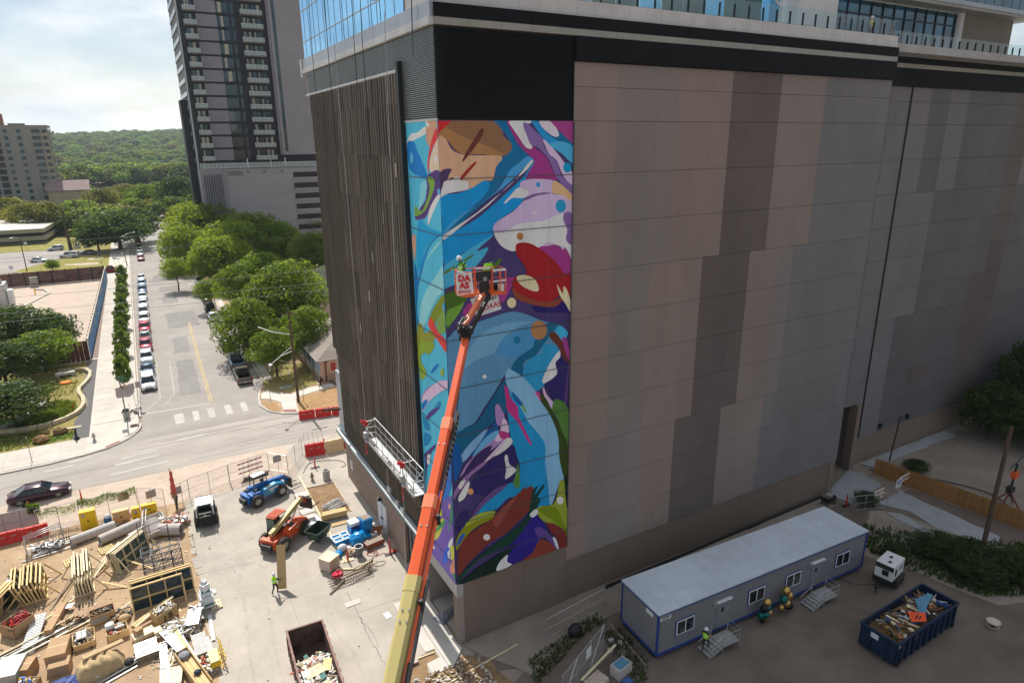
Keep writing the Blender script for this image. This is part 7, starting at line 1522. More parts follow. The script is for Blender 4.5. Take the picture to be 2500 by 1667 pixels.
mat('scrap_white',(.62,.60,.57),.7,var=.2,scale=3);mat('scrap_red',(.38,.08,.05),.7,var=.3);mat('scrap_teal',(.05,.20,.20),.6,var=.3);mat('scrap_blue',(.06,.14,.38),.6,var=.3);mat('tan_cloth',(.50,.36,.20),.85,var=.15,bump=.6,bscale=6);mat('grey_cloth',(.24,.24,.27),.85,var=.3,bump=.8,bscale=7)
junk('debris_heap','heap of white scrap, boards and pipe ends before the concrete pipe','debris',-16.1,26.0,2.6,1.6,.7,130,['scrap_white','wood_old','steel','scrap_red','wood_pale'],1)
junk('debris_heap','tangle of rusty sheets and offcuts right of the concrete pipe','debris',-14.9,25.6,1.2,1.4,.8,60,['wood_old','scrap_white','scrap_red','galv'],2)
junk('debris_heap','mixed scrap metal beside the red barriers','debris',-24.8,27.0,2.2,1.2,.5,90,['steel','galv','trim','scrap_white'],3,long_=.7)
junk('debris_heap','small litter between the tall yellow cabinet and the drum','debris',-21.0,28.3,.5,.5,.5,26,['wood_old','cardboard','scrap_white','yellow_paint'],4)
junk('debris_heap','grey scrap pile with bent brackets at the left','debris',-26.3,23.2,1.7,1.5,.6,90,['galv','steel','scrap_white','trim'],5)
b=MB();
for k in range(10):b.bar((-.9+.18*k,0,0),(-.9+.18*k+.1,.2,.9),.03)
b.bar((-.9,.2,.9),(1,.2,.9),.04);b.bar((-.9,0,.05),(1,0,.05),.04);b.build('steel_rack',M['steel'],label='bent steel rack standing in front of the screened fence',cat='rack',loc=(-24.2,28.2,.02))
lf=thing('scaffold_frame','galvanised scaffold frames leaning by the red barriers','scaffold',(-26.2,26.6,.02),.25)
for k in range(3):MB().tube([(0,k*.35,0),(.05,k*.35,1.5),(2.6,k*.35+.2,1.6),(2.65,k*.35+.2,.3)],.045,6).build('frame',M['galv'],lf)
for k in range(5):MB().bar((.3+.5*k,0,1.5),(.4+.5*k,.7,.1),.035).build('brace',M['galv'],lf)
# pipes
def pipe(a,b2,r,lab,m='pipe_grey',nm='concrete_pipe',wall=.07,n=20,group=None,flange=0):
 a=Vector(a);b2=Vector(b2);d=(b2-a);t=thing(nm,lab,'pipe',tuple(a),0,group);u=d.normalized().orthogonal().normalized();w_=d.normalized().cross(u);b=MB();o=len(b.v);vs=[]
 for p,rr_ in((Vector((0,0,0)),r),(d,r),(d,r-wall),(Vector((0,0,0)),r-wall)):vs+=[p+(u*cos(2*pi*k/n)+w_*sin(2*pi*k/n))*rr_ for k in range(n)]
 b.add(vs,[(i*n+k,i*n+(k+1)%n,((i+1)%4)*n+(k+1)%n,((i+1)%4)*n+k)for i in range(4)for k in range(n)],0,False);b.build('barrel',M[m],t)
 if flange:MB().tube([-d.normalized()*.02,d.normalized()*.14],r+flange,n).build('flange',M[m],t)if 0 else MB().tube([d*.0+d.normalized()*.10,d.normalized()*.24],r+flange,n).build('flange',M[m],t)
 return t
mat('pipe_grey',(.50,.45,.42),.8,var=.1,scale=2,bump=.2)
pipe((-23.2,26.6,.42),(-20.0,27.6,.42),.40,'long grey cardboard-like pipe, nearer the left');pipe((-21.1,25.5,.44),(-18.1,26.9,.44),.43,'long grey pipe with a slit, right of the other')
pipe((-15.0,23.75,.52),(-16.7,24.6,.52),.50,'short wide concrete pipe with its dark mouth showing',wall=.06);pipe((-16.9,24.2,.1),(-17.2,25.6,.95),.62,'flared concrete duct elbow behind the short pipe',wall=.08,flange=.12);pipe((-19.0,25.2,.25),(-17.8,25.9,.3),.26,'small pipe stub between the long pipes and the duct')
for k,(a,b2,r,m_,lab)in enumerate((((-25.8,26.2,.12),(-20.5,28.0,.12),.09,'white_paint','long white pipe lying left of the grey pipes'),((-26.5,25.8,.1),(-22.8,26.3,.1),.05,'galv','thin galvanised tube in front of the white pipe'),((-26.0,27.4,.3),(-21.0,28.2,.25),.06,'trim','dark tube lying under the safety cabinets'),((-25.0,26.9,.2),(-19.6,27.9,.3),.05,'galv','grey tube lying on the dark one'))):MB().tube([a,b2],r,8).build('loose_pipe',M[m_],label=lab,cat='pipe')
bx_=thing('open_steel_tray','open grey steel tray with two white poles across it','tray',(-18.3,26.6,.02),.25);MB().box(0,2.2,0,.05,.0,.4).box(0,2.2,.95,1.0,0,.4).box(0,.05,0,1,0,.4).box(2.15,2.2,0,1,0,.4).build('side',M['scrap_white'],bx_)
MB().tube([(.2,-.6,.4),(.9,1.3,.9)],.04,6).build('white_pole',M['white_paint'],bx_);MB().tube([(.45,-.6,.4),(1.15,1.3,.9)],.04,6).build('white_pole',M['white_paint'],bx_)
# ------------------------------------------------------------------ timber crates with glass, pallets, boxes
mat('crate_glass',(.03,.07,.06),.06,.1,var=.4,scale=1.2,fine=False);mat('crate_glass_b',(.025,.05,.07),.05,.1,var=.4,scale=1.2,fine=False)
def crate_frame(par,y,w_,h,cols,rows,lean,m='wood_new',g='crate_glass',tw=.11,dz=0,dx=0,flip=0):
 f=MB()
 def P(x,z,yy=0):return(x+dx,y+z*lean+yy,z+dz)
 for k in range(cols+1):f.bar(P(w_*k/cols,0),P(w_*k/cols,h),tw,.09,0,(1,0,0))
 for k in range(rows+1):f.bar(P(-.05,h*k/rows),P(w_+.05,h*k/rows),.09,tw,0,(0,1,0))
 o=f.build('timber_frame',M[m],par);gg=MB();gg.extr([P(0,0,.05),P(w_,0,.05),P(w_,h,.05),P(0,h,.05)],(0,.02,0));gg.build('glass_sheet',M[g],par);return o
def crate_pack(x,y,rz,w_,h,n,lab,cols=3,rows=2,gap=.17,fan=.03,lean0=.1,m='wood_new',sd=1,wild=0):
 t=thing('glass_crate',lab,'crate',(x,y,.03),rz);r2=random.Random(sd)
 for k in range(n):crate_frame(t,k*gap,w_*(1-r2.random()*.05*wild),h*(1-r2.random()*.16*wild),cols,rows,lean0-fan*k,m,dx=r2.uniform(-.12,.12)*wild)
 for s in(0,w_):MB().bar((s,-.9,0),(s,.05,h*.75),.11,.06,0,(1,0,0)).build('prop',M[m],t);MB().bar((s,n*gap+.8,0),(s,(n-1)*gap,h*.7),.11,.06,0,(1,0,0)).build('prop',M[m],t)
 MB().bar((-.06,-.15,.05),(-.06,n*gap+.15,.05),.1).bar((w_+.06,-.15,.05),(w_+.06,n*gap+.15,.05),.1).build('skid',M[m],t);return t
crate_pack(-24.35,19.6,R(94),2.9,1.75,8,'fan of timber glass crates seen end on, in the middle left',3,2,.2,-.03,.12,sd=2,wild=1)
crate_pack(-21.35,18.7,R(94),3.3,2.0,6,'tall bundle of pale timber crates standing like planks',2,2,.2,.0,.05,'wood_pale',sd=4,wild=1.4)
crate_pack(-19.6,20.3,R(50),3.3,1.75,4,'timber crates with glass leaning before the concrete duct',4,2,.18,-.02,.18,'wood_pale',sd=5,wild=.6)
crate_pack(-27.6,17.9,R(66),2.8,1.7,5,'timber crate with green glass cut by the left edge',2,2,.2,.03,-.25,sd=6,wild=.5)
wd_=thing('framed_windows','large timber framed window panes leaning in the yard','window crate',(-18.75,14.55,.03),R(2))
crate_frame(wd_,0,3.3,1.8,3,2,.14,'wood_new','crate_glass_b',.14);crate_frame(wd_,.55,3.9,1.9,4,2,.10,'wood_new','crate_glass_b',.13,dx=.1);crate_frame(wd_,.8,3.9,1.95,4,2,.08,'wood_new','crate_glass_b',.12,dx=.05)
for s in(.0,3.35):MB().bar((s,-.75,0),(s,.2,1.5),.11,.06,0,(1,0,0)).build('prop',M['wood_new'],wd_)
def plank(a,b2,lab,m='wood_new',w_=.14,h=.05,cat='plank',group=None,nm='plank'):return MB().bar(a,b2,w_,h).build(nm,M[m],label=lab,cat=cat,group=group)
gp='loose planks in the yard'
for k,(a,b2,m_,lab)in enumerate((((-21.6,20.2,.05),(-19.6,23.6,.9),'wood_pale','long pale plank leaning from the dirt to the crates'),((-21.9,20.4,.05),(-20.1,23.2,.7),'wood_pale','second pale plank beside the long leaning one'),((-19.4,21.2,.7),(-17.4,19.6,.05),'wood_new','plank slanting down right of the crates before the duct'),((-20.8,19.0,.5),(-19.2,18.0,.05),'wood_new','orange plank slanting from the tall crate bundle'),((-24.0,17.9,.05),(-22.6,22.0,.4),'wood_old','brown plank lying between the two crate groups'),((-26.9,17.0,.05),(-25.2,20.6,.6),'wood_old','grey plank leaning at the left crate'),((-25.2,16.0,.06),(-21.6,19.4,.06),'wood_pale','plank lying on the dirt under the crates'),((-20.1,15.0,.1),(-18.9,15.4,.4),'wood_pale','short pale plank left of the framed windows'),((-26.4,18.6,.06),(-23.6,15.3,.1),'wood_old','thin plank lying before the red wire box'))):plank(a,b2,lab,m_,group=gp)
plank((-18.7,12.5,.25),(-16.2,14.0,.75),'long pale beam on the box beside the framed windows','wood_pale',.2,.12);plank((-18.9,12.9,.12),(-16.6,14.2,.5),'yellow beam beneath the long pale beam','wood_new',.24,.14)
b=MB()
for i in range(5):
 for j in range(3):
  x,y=i*.68,j*.75
  for z in(0,.62,1.25,1.75):
   if i<4:b.bar((x,y,z+.02),(x+.68,y,z+.02),.045)
   if j<2:b.bar((x,y,z+.02),(x,y+.75,z+.02),.045)
  b.bar((x,y,0),(x,y,1.78),.045)
  if i<4 and(i+j)%2:b.bar((x,y,.0),(x+.68,y,1.25),.03);b.bar((x,y,.6),(x+.68,y,1.7),.03)
for i in range(3):b.bar((0+i*.4,2.2,0),(0+i*.4,4.2,2.6-.2*i),.05)
for i in range(6):b.bar((-.1,2.2+.4*i,.4*i),(2.2,2.0+.4*i,.5+.4*i),.04)
b.bar((2.0,1.6,0),(2.1,2.0,3.0),.07);b.build('steel_shoring_frame',mat('dark_steel',(.05,.06,.08),.5,.4,var=.3),label='black steel shoring frame standing in the yard',cat='frame',loc=(-17.95,18.5,.03),rz=R(2))
def pallet(x,y,rz,lab,m='wood_new',z=.02,w_=1.1,d=1.1,n=7,load=None,tilt=0,group='wooden pallets in the yard'):
 t=thing('pallet',lab,'pallet',(x,y,z),rz,group);t.rotation_euler.x=tilt
 for k in range(n):MB().box(-w_/2+k*(w_/n)+.01,-w_/2+(k+1)*(w_/n)-.05,-d/2,d/2,.10,.125).build('board',M[m],t)
 for s in(-1,0,1):MB().box(-w_/2,w_/2,s*d*.45-.04,s*d*.45+.04,.0,.1).build('stringer',M[m],t)
 return t
pallet(-23.0,23.9,.25,'flat wooden pallet on the dirt behind the fanned crates');pallet(-20.6,24.4,.3,'small pallet by the long grey pipes');pallet(-13.55,12.4,.05,'pale pallet beside the wrapped goods','wood_pale',w_=.75,d=1.0,n=4)
for k in range(4):pallet(-18.05,9.6,.08,('lowest','second','third','top')[k]+' pallet of the grey weathered stack','steel' if k==3 else 'wood_old',.02+.13*k,1.35,1.5,11,group='stack of grey pallets')
pw_=thing('wrapped_goods','stack of goods in white plastic wrap with green bands','wrapped pallet',(-14.1,12.6,.02),.08);MB().box(-.42,.42,-.4,.4,.1,.95).build('lower_load',M['white_wrap'],pw_);MB().box(-.43,.43,-.41,.41,.3,.46).build('green_band',M['scrap_teal'],pw_);MB().box(-.35,.35,-.2,.35,.95,1.3).build('middle_load',M['white_wrap'],pw_);MB().box(-.3,.3,-.25,.3,1.3,1.4).build('green_sheet',M['scrap_teal'],pw_);MB().cbox((0,.0,1.65),(.5,.45,.5),.4).build('upper_load',M['white_wrap'],pw_);MB().cbox((.5,.1,.9),(.3,.4,.3),.3,0,.3,.3).cbox((-.48,-.2,.3),(.25,.4,.4),.2,0,.2).build('loose_wrap',M['white_paint'],pw_);MB().cbox((.0,.15,2.0),(.35,.3,.25),.9,0,.5).build('top_wrap',M['white_wrap'],pw_)
def boxx(x,y,rz,w_,d,h,lab,m='cardboard',z=.02,nm='cardboard_box',cat='box',open_=None,group=None,flap=False):
 t=thing(nm,lab,cat,(x,y,z),rz,group)
 if open_ is None:MB().box(-w_/2,w_/2,-d/2,d/2,0,h).build('carton',M[m],t);MB().box(-w_/2,w_/2,-.03,.03,h,h+.005).build('tape',M['cream_plastic' if m=='cardboard' else 'galv'],t)
 else:
  q=.03;MB().box(-w_/2,w_/2,-d/2,-d/2+q,0,h).box(-w_/2,w_/2,d/2-q,d/2,0,h).box(-w_/2,-w_/2+q,-d/2,d/2,0,h).box(w_/2-q,w_/2,-d/2,d/2,0,h).box(-w_/2,w_/2,-d/2,d/2,0,.04).build('carton',M[m],t)
  r2=random.Random(int(x*13+y*7));b=MB();mats_,kind=open_
  if kind=='coil':
   for k in range(26):
    c=Vector((r2.uniform(-.3,.3)*w_,r2.uniform(-.3,.3)*d,h*r2.uniform(.7,1.08)));a=r2.uniform(0,6);rr_=r2.uniform(.12,.3)*min(w_,d)
    b.tube([c+Vector((cos(a+q2)*rr_*1.4,sin(a+q2)*rr_,r2.uniform(-.04,.08)))for q2 in(0,1,2,3,4)],.03,5,r2.randrange(len(mats_)))
  else:
   for k in range(46):b.cbox((r2.uniform(-.42,.42)*w_,r2.uniform(-.42,.42)*d,h*r2.uniform(.75,1.12)),(r2.uniform(.06,.4),r2.uniform(.05,.14),r2.uniform(.04,.1)),r2.uniform(0,3),r2.randrange(len(mats_)),r2.uniform(-.5,.5),r2.uniform(-.5,.5))
  b.build('contents',[M[c]for c in mats_],t)
 return t
boxx(-25.7,16.5,.75,1.5,1.3,.95,'open brown box full of red hoses','cardboard',open_=(['sign_red','red_paint','black'],'coil'))
boxx(-20.65,14.85,.12,1.5,.95,.75,'brown carton overflowing with dark cables','cardboard',open_=(['trim','steel','cardboard','wood_old'],'coil'));MB().box(-.5,.5,-.02,0,.15,.6).build('paper_label',M['cornice_beige'],label='large blank paper label on the dark cable carton',cat='label',loc=(-20.85,14.35,.02),rz=.12)
t=boxx(-16.85,12.75,.5,1.45,.95,.85,'timber bin of pale scrap with black lettering','ply',open_=(['scrap_white','galv','wood_pale'],'junk'));text('lettering','J B',.6,(-.0,-.49,.4),(R(90),0,0),M['black'],t,bold=.01)
boxx(-23.0,11.95,R(-6),1.15,1.9,1.05,'large plain brown carton left of the cable tray');boxx(-24.7,11.5,R(-20),.75,1.2,.8,'tall narrow brown carton between the larger ones');boxx(-22.9,10.7,R(-6),1.15,.9,.7,'brown carton in front of the large plain one')
boxx(-25.55,11.5,R(-12),1.35,1.9,1.0,'dented grey steel box at the lower left','dented_steel' if mat('dented_steel',(.42,.45,.43),.45,.2,var=.15)else '',nm='steel_box');boxx(-27.1,11.6,R(-12),1.3,1.9,.95,'grey steel box cut by the left edge','dented_steel',nm='steel_box');boxx(-24.6,9.9,R(-25),1.3,.9,.6,'open brown carton with a yellow-banded can','cardboard',open_=(['white_wrap','yellow_paint','scrap_blue'],'junk'))
t=boxx(-21.7,12.9,R(4),1.25,1.5,.45,'wide crate holding stacked black and white buckets','wood_new',nm='open_crate',cat='crate',open_=(['trim','wood_old','galv'],'junk'))
for i in range(3):
 for j in range(2):MB().cbox((-.25+.3*j,.35-.3*i,.62),(.26,.16,.14),.15,0,.2).build('white_block',M['white_paint'],t)
MB().box(-.45,.15,-.35,.5,.2,.56).build('dark_tray',mat('navy_plastic',(.02,.03,.06),.4),t)
t=boxx(-19.75,12.5,R(8),1.25,1.0,.6,'timber crate with sockets of white conduit and a white tub','wood_new',nm='open_crate',cat='crate',open_=(['wood_old','trim','galv','scrap_red'],'junk'));MB().lathe([(.26,0),(.28,.3),(0,.3)],(-.35,.3,.6),14).build('white_tub',M['white_paint'],t)
for k in range(4):MB().box(-.1+.14*k,.0+.14*k,-.15,.0,.62,.76).build('white_block',M['white_paint'],t)
t=boxx(-18.2,11.3,R(16),1.3,.75,.35,'pallet of pale timber blocks with a small carton on top','wood_pale',nm='block_stack',cat='blocks',z=.14)
for k in range(8):MB().box(-.62+.16*k,-.49+.16*k,-.39,-.376,.03,.15).build('block_end',M['cardboard'],t)
MB().cbox((-.25,.1,.55),(.45,.45,.4),.3).build('carton',M['cardboard'],t);boxx(-17.35,11.1,R(12),.5,.65,.5,'stack of pale blocks next to the carton','wood_pale',nm='block_stack',cat='blocks')
# tan tarpaulin bundle
tb_=thing('tarpaulin_bundle','large tan tarpaulin bundle tied with white straps','tarpaulin',(-20.7,9.5,.02),.12);r2=random.Random(9);b=MB();n,m_=22,12
for j in range(m_+1):
 for i in range(n+1):
  u_,v_=i/n*2-1,j/m_*2-1;hgt=.95*max(0,(1-abs(u_)**6))*max(0,(1-abs(v_)**4));b.v.append((u_*1.4+.05*r2.uniform(-1,1),v_*.85+.05*r2.uniform(-1,1),hgt+.09*sin(u_*14+v_*5)*(hgt>.2)+r2.uniform(-.03,.03)))
for j in range(m_):
 for i in range(n):a=j*(n+1)+i;b.f.append((a,a+1,a+n+2,a+n+1));b.m.append(0);b.s.append(True)
b.build('cloth',M['tan_cloth'],tb_);MB().cbox((.35,.5,1.05),(2.3,.35,.14),.18,0,.0,.04).build('rolled_mat',M['tan_cloth'],tb_)
for k in range(3):MB().bar((-.3+.08*k,-.88,.2),(-.15+.06*k,.7,1.12),.05,.02).build('strap',M['white_wrap'],tb_)
b=MB();r2=random.Random(14);n,m_=14,10
for j in range(m_+1):
 for i in range(n+1):u_,v_=i/n*2-1,j/m_*2-1;b.v.append((u_*1.0,v_*.8,.5*max(0,(1-abs(u_)**3))*max(0,(1-abs(v_)**3))+r2.uniform(0,.1)))
for j in range(m_):
 for i in range(n):a=j*(n+1)+i;b.f.append((a,a+1,a+n+2,a+n+1));b.m.append(0);b.s.append(False)
b.build('blue_tarpaulin',mat('blue_tarp',(.03,.06,.22),.6,var=.5,scale=5),label='crumpled dark blue tarpaulin at the bottom left',cat='tarpaulin',loc=(-22.6,8.9,.03))
b=MB();b.ball((0,0,.22),.3,9,0,(1,1.1,.8));b.build('black_bag',M['trim'],label='black rubbish bag beside the tan bundle',cat='bag',loc=(-19.1,9.1,.02))
junk('debris_heap','torn brown paper and cartons around the cable carton','debris',-19.6,14.5,1.4,1.1,.45,60,['cardboard','wood_old','trim'],15,long_=.15);b=MB();b.ball((0,0,.25),.36,8,0,(1.1,1,.75));b.build('paper_bundle',M['tan_cloth'],label='crumpled brown paper bundle right of the cable carton',cat='bundle',loc=(-19.35,13.9,.02))
junk('debris_heap','long crumpled brown paper behind the louvred panel','debris',-22.3,15.6,2.4,.7,.35,50,['cardboard','tan_cloth','wood_old'],16,long_=.2)
# white louvre panel, carton strip, long metal studs
lp=thing('louvred_panel','white louvred metal panel propped on the dirt','panel',(-24.75,15.3,.1),R(-8));lp.rotation_euler.x=R(6);MB().box(-.42,.42,-1.85,1.85,.1,.18).build('panel',M['scrap_white'],lp)
for k in range(24):MB().bar((-.4,-1.75+.15*k,.2),(.4,-1.75+.15*k,.2),.05,.03).build('louvre_slat',M['white_wrap'],lp)
boxx(-23.5,16.3,R(-14),.5,3.0,.35,'long flat tan carton leaning beside the louvred panel',z=.15);MB().box(-.35,.35,-.25,.25,.3,.34).build('dark_board',M['steel'],label='small dark board on the paper heap',cat='board',loc=(-22.9,17.3,.02),rz=-.3)
r2=random.Random(40);stn=['topmost','second','third','fourth','fifth','sixth','seventh','eighth','ninth','tenth','eleventh','lowest']
for k in range(12):
 a=Vector((-28.5+r2.uniform(0,1.5),12.2+k*.10+r2.uniform(-.1,.1),.10+.03*(k%4)));L_=r2.uniform(5.5,7.4);an=R(24+r2.uniform(-2,2));b2=a+Vector((cos(an)*L_,sin(an)*L_*.95,r2.uniform(-.02,.2)))
 plank(a,b2,f'long thin metal stud or batten in the diagonal bundle, {stn[k]} of it',['galv','scrap_white','trim','wood_pale'][k%4],r2.uniform(.05,.11),.05,'stud','long studs lying diagonally','metal_stud')
for k in range(9):
 a=Vector((-23.2+.3*k,6.9+k*.16,.08+.05*(k%3)));L_=r2.uniform(3,5.4);an=R(24+r2.uniform(-5,5));plank(a,a+Vector((cos(an)*L_,sin(an)*L_,0)),f'metal stud near the bottom edge of the picture, {stn[k]} of that bundle',['galv','scrap_white','trim'][k%3],r2.uniform(.07,.16),.06,'stud','studs at the bottom edge','metal_stud')
# right-hand pile of boards
junk('debris_heap','large mixed heap of boards and white scrap by the paving edge','debris',-15.9,10.6,2.4,2.2,.7,190,['scrap_white','galv','wood_pale','wood_old','steel'],21,long_=.45)
junk('debris_heap','wire and bracket tangle above the corrugated sheet','debris',-15.0,11.6,1.2,1.2,.9,70,['galv','scrap_white','steel','trim'],22,long_=.6)
junk('debris_heap','scrap between the white sheets and the timber trough','debris',-16.7,7.9,1.2,2.6,.4,90,['scrap_white','wood_pale','galv','wood_old'],23)
junk('debris_heap','small boards beside the timber trough','debris',-14.8,6.2,.8,2.0,.5,50,['wood_pale','scrap_white','wood_old','scrap_red'],24)
for k in range(9):
 plank((-17.2+.13*k,10.6-.02*k,.55),(-15.95+.1*k,7.3-.1*k,.42),f'{stn[k]} board of the slanting stack, counted from the left',['galv','galv','galv','steel','wood_pale','scrap_white','wood_pale','wood_new','scrap_white'][k],.12,.09,'board','slanting board stack','board')
def sheetpiece(x,y,z,w_,d,rz,rx,lab,m,ribs=0,nm='sheet_panel',ry=0):
 t=thing(nm,lab,'panel',(x,y,z),rz);t.rotation_euler=(rx,ry,rz);MB().box(-w_/2,w_/2,-d/2,d/2,0,.03).build('panel',M[m],t)
 for k in range(ribs):MB().box(-w_/2+.02,w_/2-.02,-d/2+d*(k+.3)/ribs,-d/2+d*(k+.6)/ribs,.03,.05).build('rib',M[m],t)
 return t
sheetpiece(-14.95,8.2,.5,.85,2.1,R(3),.02,'grey ribbed sheet on the scrap heap','scrap_white',14);sheetpiece(-15.1,10.9,.75,.85,1.5,R(-14),.1,'broken grey ribbed sheet at the top of the heap','galv',9);sheetpiece(-16.75,6.1,.45,1.15,1.6,R(-8),-.03,'pale board lying before the timber trough','wood_pale');sheetpiece(-17.1,8.4,.35,.5,2.4,R(2),.0,'white sheet beside the slanting boards','white_paint');sheetpiece(-17.2,6.6,.3,.45,1.8,R(-3),0,'white sheet lower down beside the pale board','white_paint');MB().box(-.08,.08,-1.0,1.0,.0,.06).build('white_bar',M['white_paint'],label='upright looking white bar on the pale board',cat='bar',loc=(-16.95,5.9,.52))
plank((-14.1,11.4,.1),(-14.15,8.6,.1),'long white board at the paving edge','white_paint',.22,.08);plank((-14.5,9.2,.1),(-14.3,7.2,.1),'white offcut board right of the ribbed sheet','scrap_white',.2,.06)
tr_=thing('timber_trough','long open timber crate with boards and a cloth','crate',(-15.55,6.0,.15),R(16));MB().box(-.42,-.36,-2.0,2.0,0,.6).box(.36,.42,-2,2,0,.6).box(-.42,.42,1.95,2.0,0,.6).build('side',M['ply'],tr_)
for k in range(5):MB().box(-.34+.14*k,-.22+.14*k,-2,1.2,.3,.36+.02*(k%2)).build('board',M['wood_new'],tr_)
MB().ball((0,1.45,.5),.38,9,0,(1,1.1,.5)).build('grey_rag',M['grey_cloth'],tr_);MB().ball((.05,-.6,.5),.25,7,0,(1,1,.5)).build('navy_bag',M['navy_plastic'],tr_)
yc=thing('yellow_cart','yellow topped cart with a yellow tubular frame','cart',(-14.3,6.3,.02),R(4));MB().box(-.28,.28,-.6,.6,.6,.72).build('top',mat('pale_yellow',(.80,.72,.30),.6),yc);MB().box(-.26,.28,-.7,-.6,.35,.6).build('front',M['yellow_paint'],yc)
b=MB()
for k in range(5):b.tube([(.35,-.7+.42*k,0),(.62,-.6+.42*k,.7),(.4,-.4+.42*k,1.0)],.03,5)
b.tube([(.35,-.7,.1),(.4,1.2,.1)],.03,5);b.tube([(.6,-.6,.7),(.55,1.3,.6)],.03,5);b.build('frame',M['yellow_paint'],yc)
# ------------------------------------------------------------------ items near the facade
for k,(x,y,z)in enumerate(((-4.75,24.2,.02),(-4.85,22.9,.02),(-4.9,21.6,.02),(-4.95,20.4,.02))):
 boxx(x,y,R(5),1.2,1.0,.3+.3*(k==0),('pale','second pale','third pale','fourth pale')[k]+' concrete slab stack, counting from the blue machine','concrete_new',nm='slab_stack',cat='slabs',group='white slab stacks beside the bed')
boxx(-5.0,18.6,R(5),1.15,1.1,.95,'tall pale block stack behind the green skip','white_wrap',nm='slab_stack',cat='slabs')
gt=thing('tilt_skip','small dark green tilting skip on castors','skip',(-5.0,17.0,.1),R(-52));b=MB();q=[(-.45,-.75),(.45,-.75),(.45,.75),(-.45,.75)];o_=[(-.7,-.95),(.7,-.95),(.7,.95),(-.7,.95)]
b.add([(x,y,.25)for x,y in q]+[(x,y,1.05)for x,y in o_]+[(x*.94,y*.96,1.05)for x,y in o_]+[(x*.94,y*.94,.3)for x,y in q],[(3,2,1,0)]+[(i,(i+1)%4,4+(i+1)%4,4+i)for i in range(4)]+[(4+i,4+(i+1)%4,8+(i+1)%4,8+i)for i in range(4)]+[(8+i,8+(i+1)%4,12+(i+1)%4,12+i)for i in range(4)]+[(12,13,14,15)]);b.build('hopper',mat('skip_green',(.02,.05,.03),.6,var=.3),gt)
for x in(-.35,.35):
 for y in(-.5,.5):MB().tube([(x-.04,y,.1),(x+.04,y,.1)],.1,8).build('wheel',M['rubber'],gt)
tc_=thing('timber_crate','square crate of stacked pale boards on the paving','crate',(-5.25,12.6,.02),R(33));MB().box(-.5,.5,-.5,.5,.08,1.0).build('core',M['wood_old'],tc_)
for k in range(6):
 MB().box(-.56,.56,-.56,.56,.1+.155*k,.1+.155*k+.13).build('board_layer',mat('birch',(.62,.50,.42),.8,var=.1),tc_)
MB().box(-.58,.58,-.58,.58,1.03,1.08).build('lid',M['wood_pale'],tc_);MB().box(-.5,.5,-.5,.5,0,.1).build('pallet_base',M['wood_old'],tc_)
lm=thing('lumber_stack','stack of yellow boards at the edge of the planting bed','lumber',(-3.0,19.65,.02),R(-4))
for j in range(3):
 for k in range(4):MB().box(-1.1,1.1,-.32+.16*k,-.18+.16*k,.1+.2*j,.26+.2*j).build('board',M['wood_new'],lm)
for k in range(9):MB().box(-1.0+.24*k,-.94+.24*k,-.34,-.325,.12,.2).build('spacer',M['trim'],lm)
sheetpiece(-2.95,18.45,.06,1.3,.5,R(-2),0,'flat sheet of plywood before the lumber stack','ply')
rb_=random.Random(50);pb=thing('pipe_bundle','bundle of grey conduit and rebar lying on the soil bed','pipes',(-2.5,21.4,.15),R(18))
for k in range(44):
 L_=rb_.uniform(.5,1.1);y=rb_.uniform(-.75,.75);z=.05+.32*rb_.random()*(1-abs(y));MB().tube([(-L_+rb_.uniform(-.2,.2),y,z),(L_,y+rb_.uniform(-.15,.15),z+rb_.uniform(-.05,.12))],.03,5).build('conduit',M['galv' if k%3 else 'steel'],pb)
for k in range(4):MB().tube([(-.6+.5*k,.2,.3),(-.3+.55*k,1.3,.7),(-.1+.6*k,1.6+.1*k,.8)],.022,5).build('bent_bar',M['wood_old'],pb)
cbr=thing('concrete_barrel','round concrete barrel with an open top','barrel',(-1.75,27.1,.02));b=MB();b.lathe([(.36,0),(.36,1.0),(.28,1.0),(.28,.5),(0,.5)],(0,0,0),18);b.build('barrel',M['pipe_grey'],cbr);MB().cbox((0,.05,.8),(.2,.2,.4),.3).build('block',M['navy_plastic'],cbr)
# blue wrapped goods
mat('blue_wrap',(.0,.25,.60),.35,var=.25,scale=2,bump=.5,bscale=4);mat('screed',(.30,.24,.19),.8,var=.08)
b1=thing('blue_wrapped_tower','tall blue wrapped pallet with a brown top','wrapped pallet',(-1.35,15.5,.02),R(12));MB().box(-.42,.42,-.45,.45,.1,1.75).build('blue_wrap',M['blue_wrap'],b1);MB().box(-.34,.34,-.36,.36,1.75,1.8).build('brown_top',M['screed'],b1)
b2_=thing('white_topped_pallet','blue wrapped pallet with a white top beside the tall one','wrapped pallet',(-2.3,15.9,.02),R(8));MB().box(-.4,.4,-.4,.4,.1,1.2).build('blue_wrap',M['blue_wrap'],b2_);MB().box(-.41,.41,-.41,.41,1.2,1.5).build('white_cover',M['white_paint'],b2_);MB().box(-.3,.3,-.43,-.40,1.0,1.18).build('dark_gap',mat('maroon',(.10,.01,.02),.6),b2_)
b3_=thing('blue_plastic_mound','crumpled bright blue plastic over a heap','plastic cover',(-2.25,14.7,.02),.2);b=MB();b.ball((0,0,.45),.75,10,0,(1.1,.9,.85));r2=random.Random(3);b.v=[(v[0]+r2.uniform(-.07,.07),v[1]+r2.uniform(-.07,.07),max(0,v[2]+r2.uniform(-.07,.07)))for v in b.v];b.s=[False]*len(b.s);b.build('plastic',M['blue_wrap'],b3_)
sc2=thing('scrap_frame','white window frame lying on blue plastic','frame',(-3.45,15.7,.02),R(8));MB().box(-.7,.6,-.55,.55,.02,.45).build('blue_wrap',M['blue_wrap'],sc2)
b=MB()
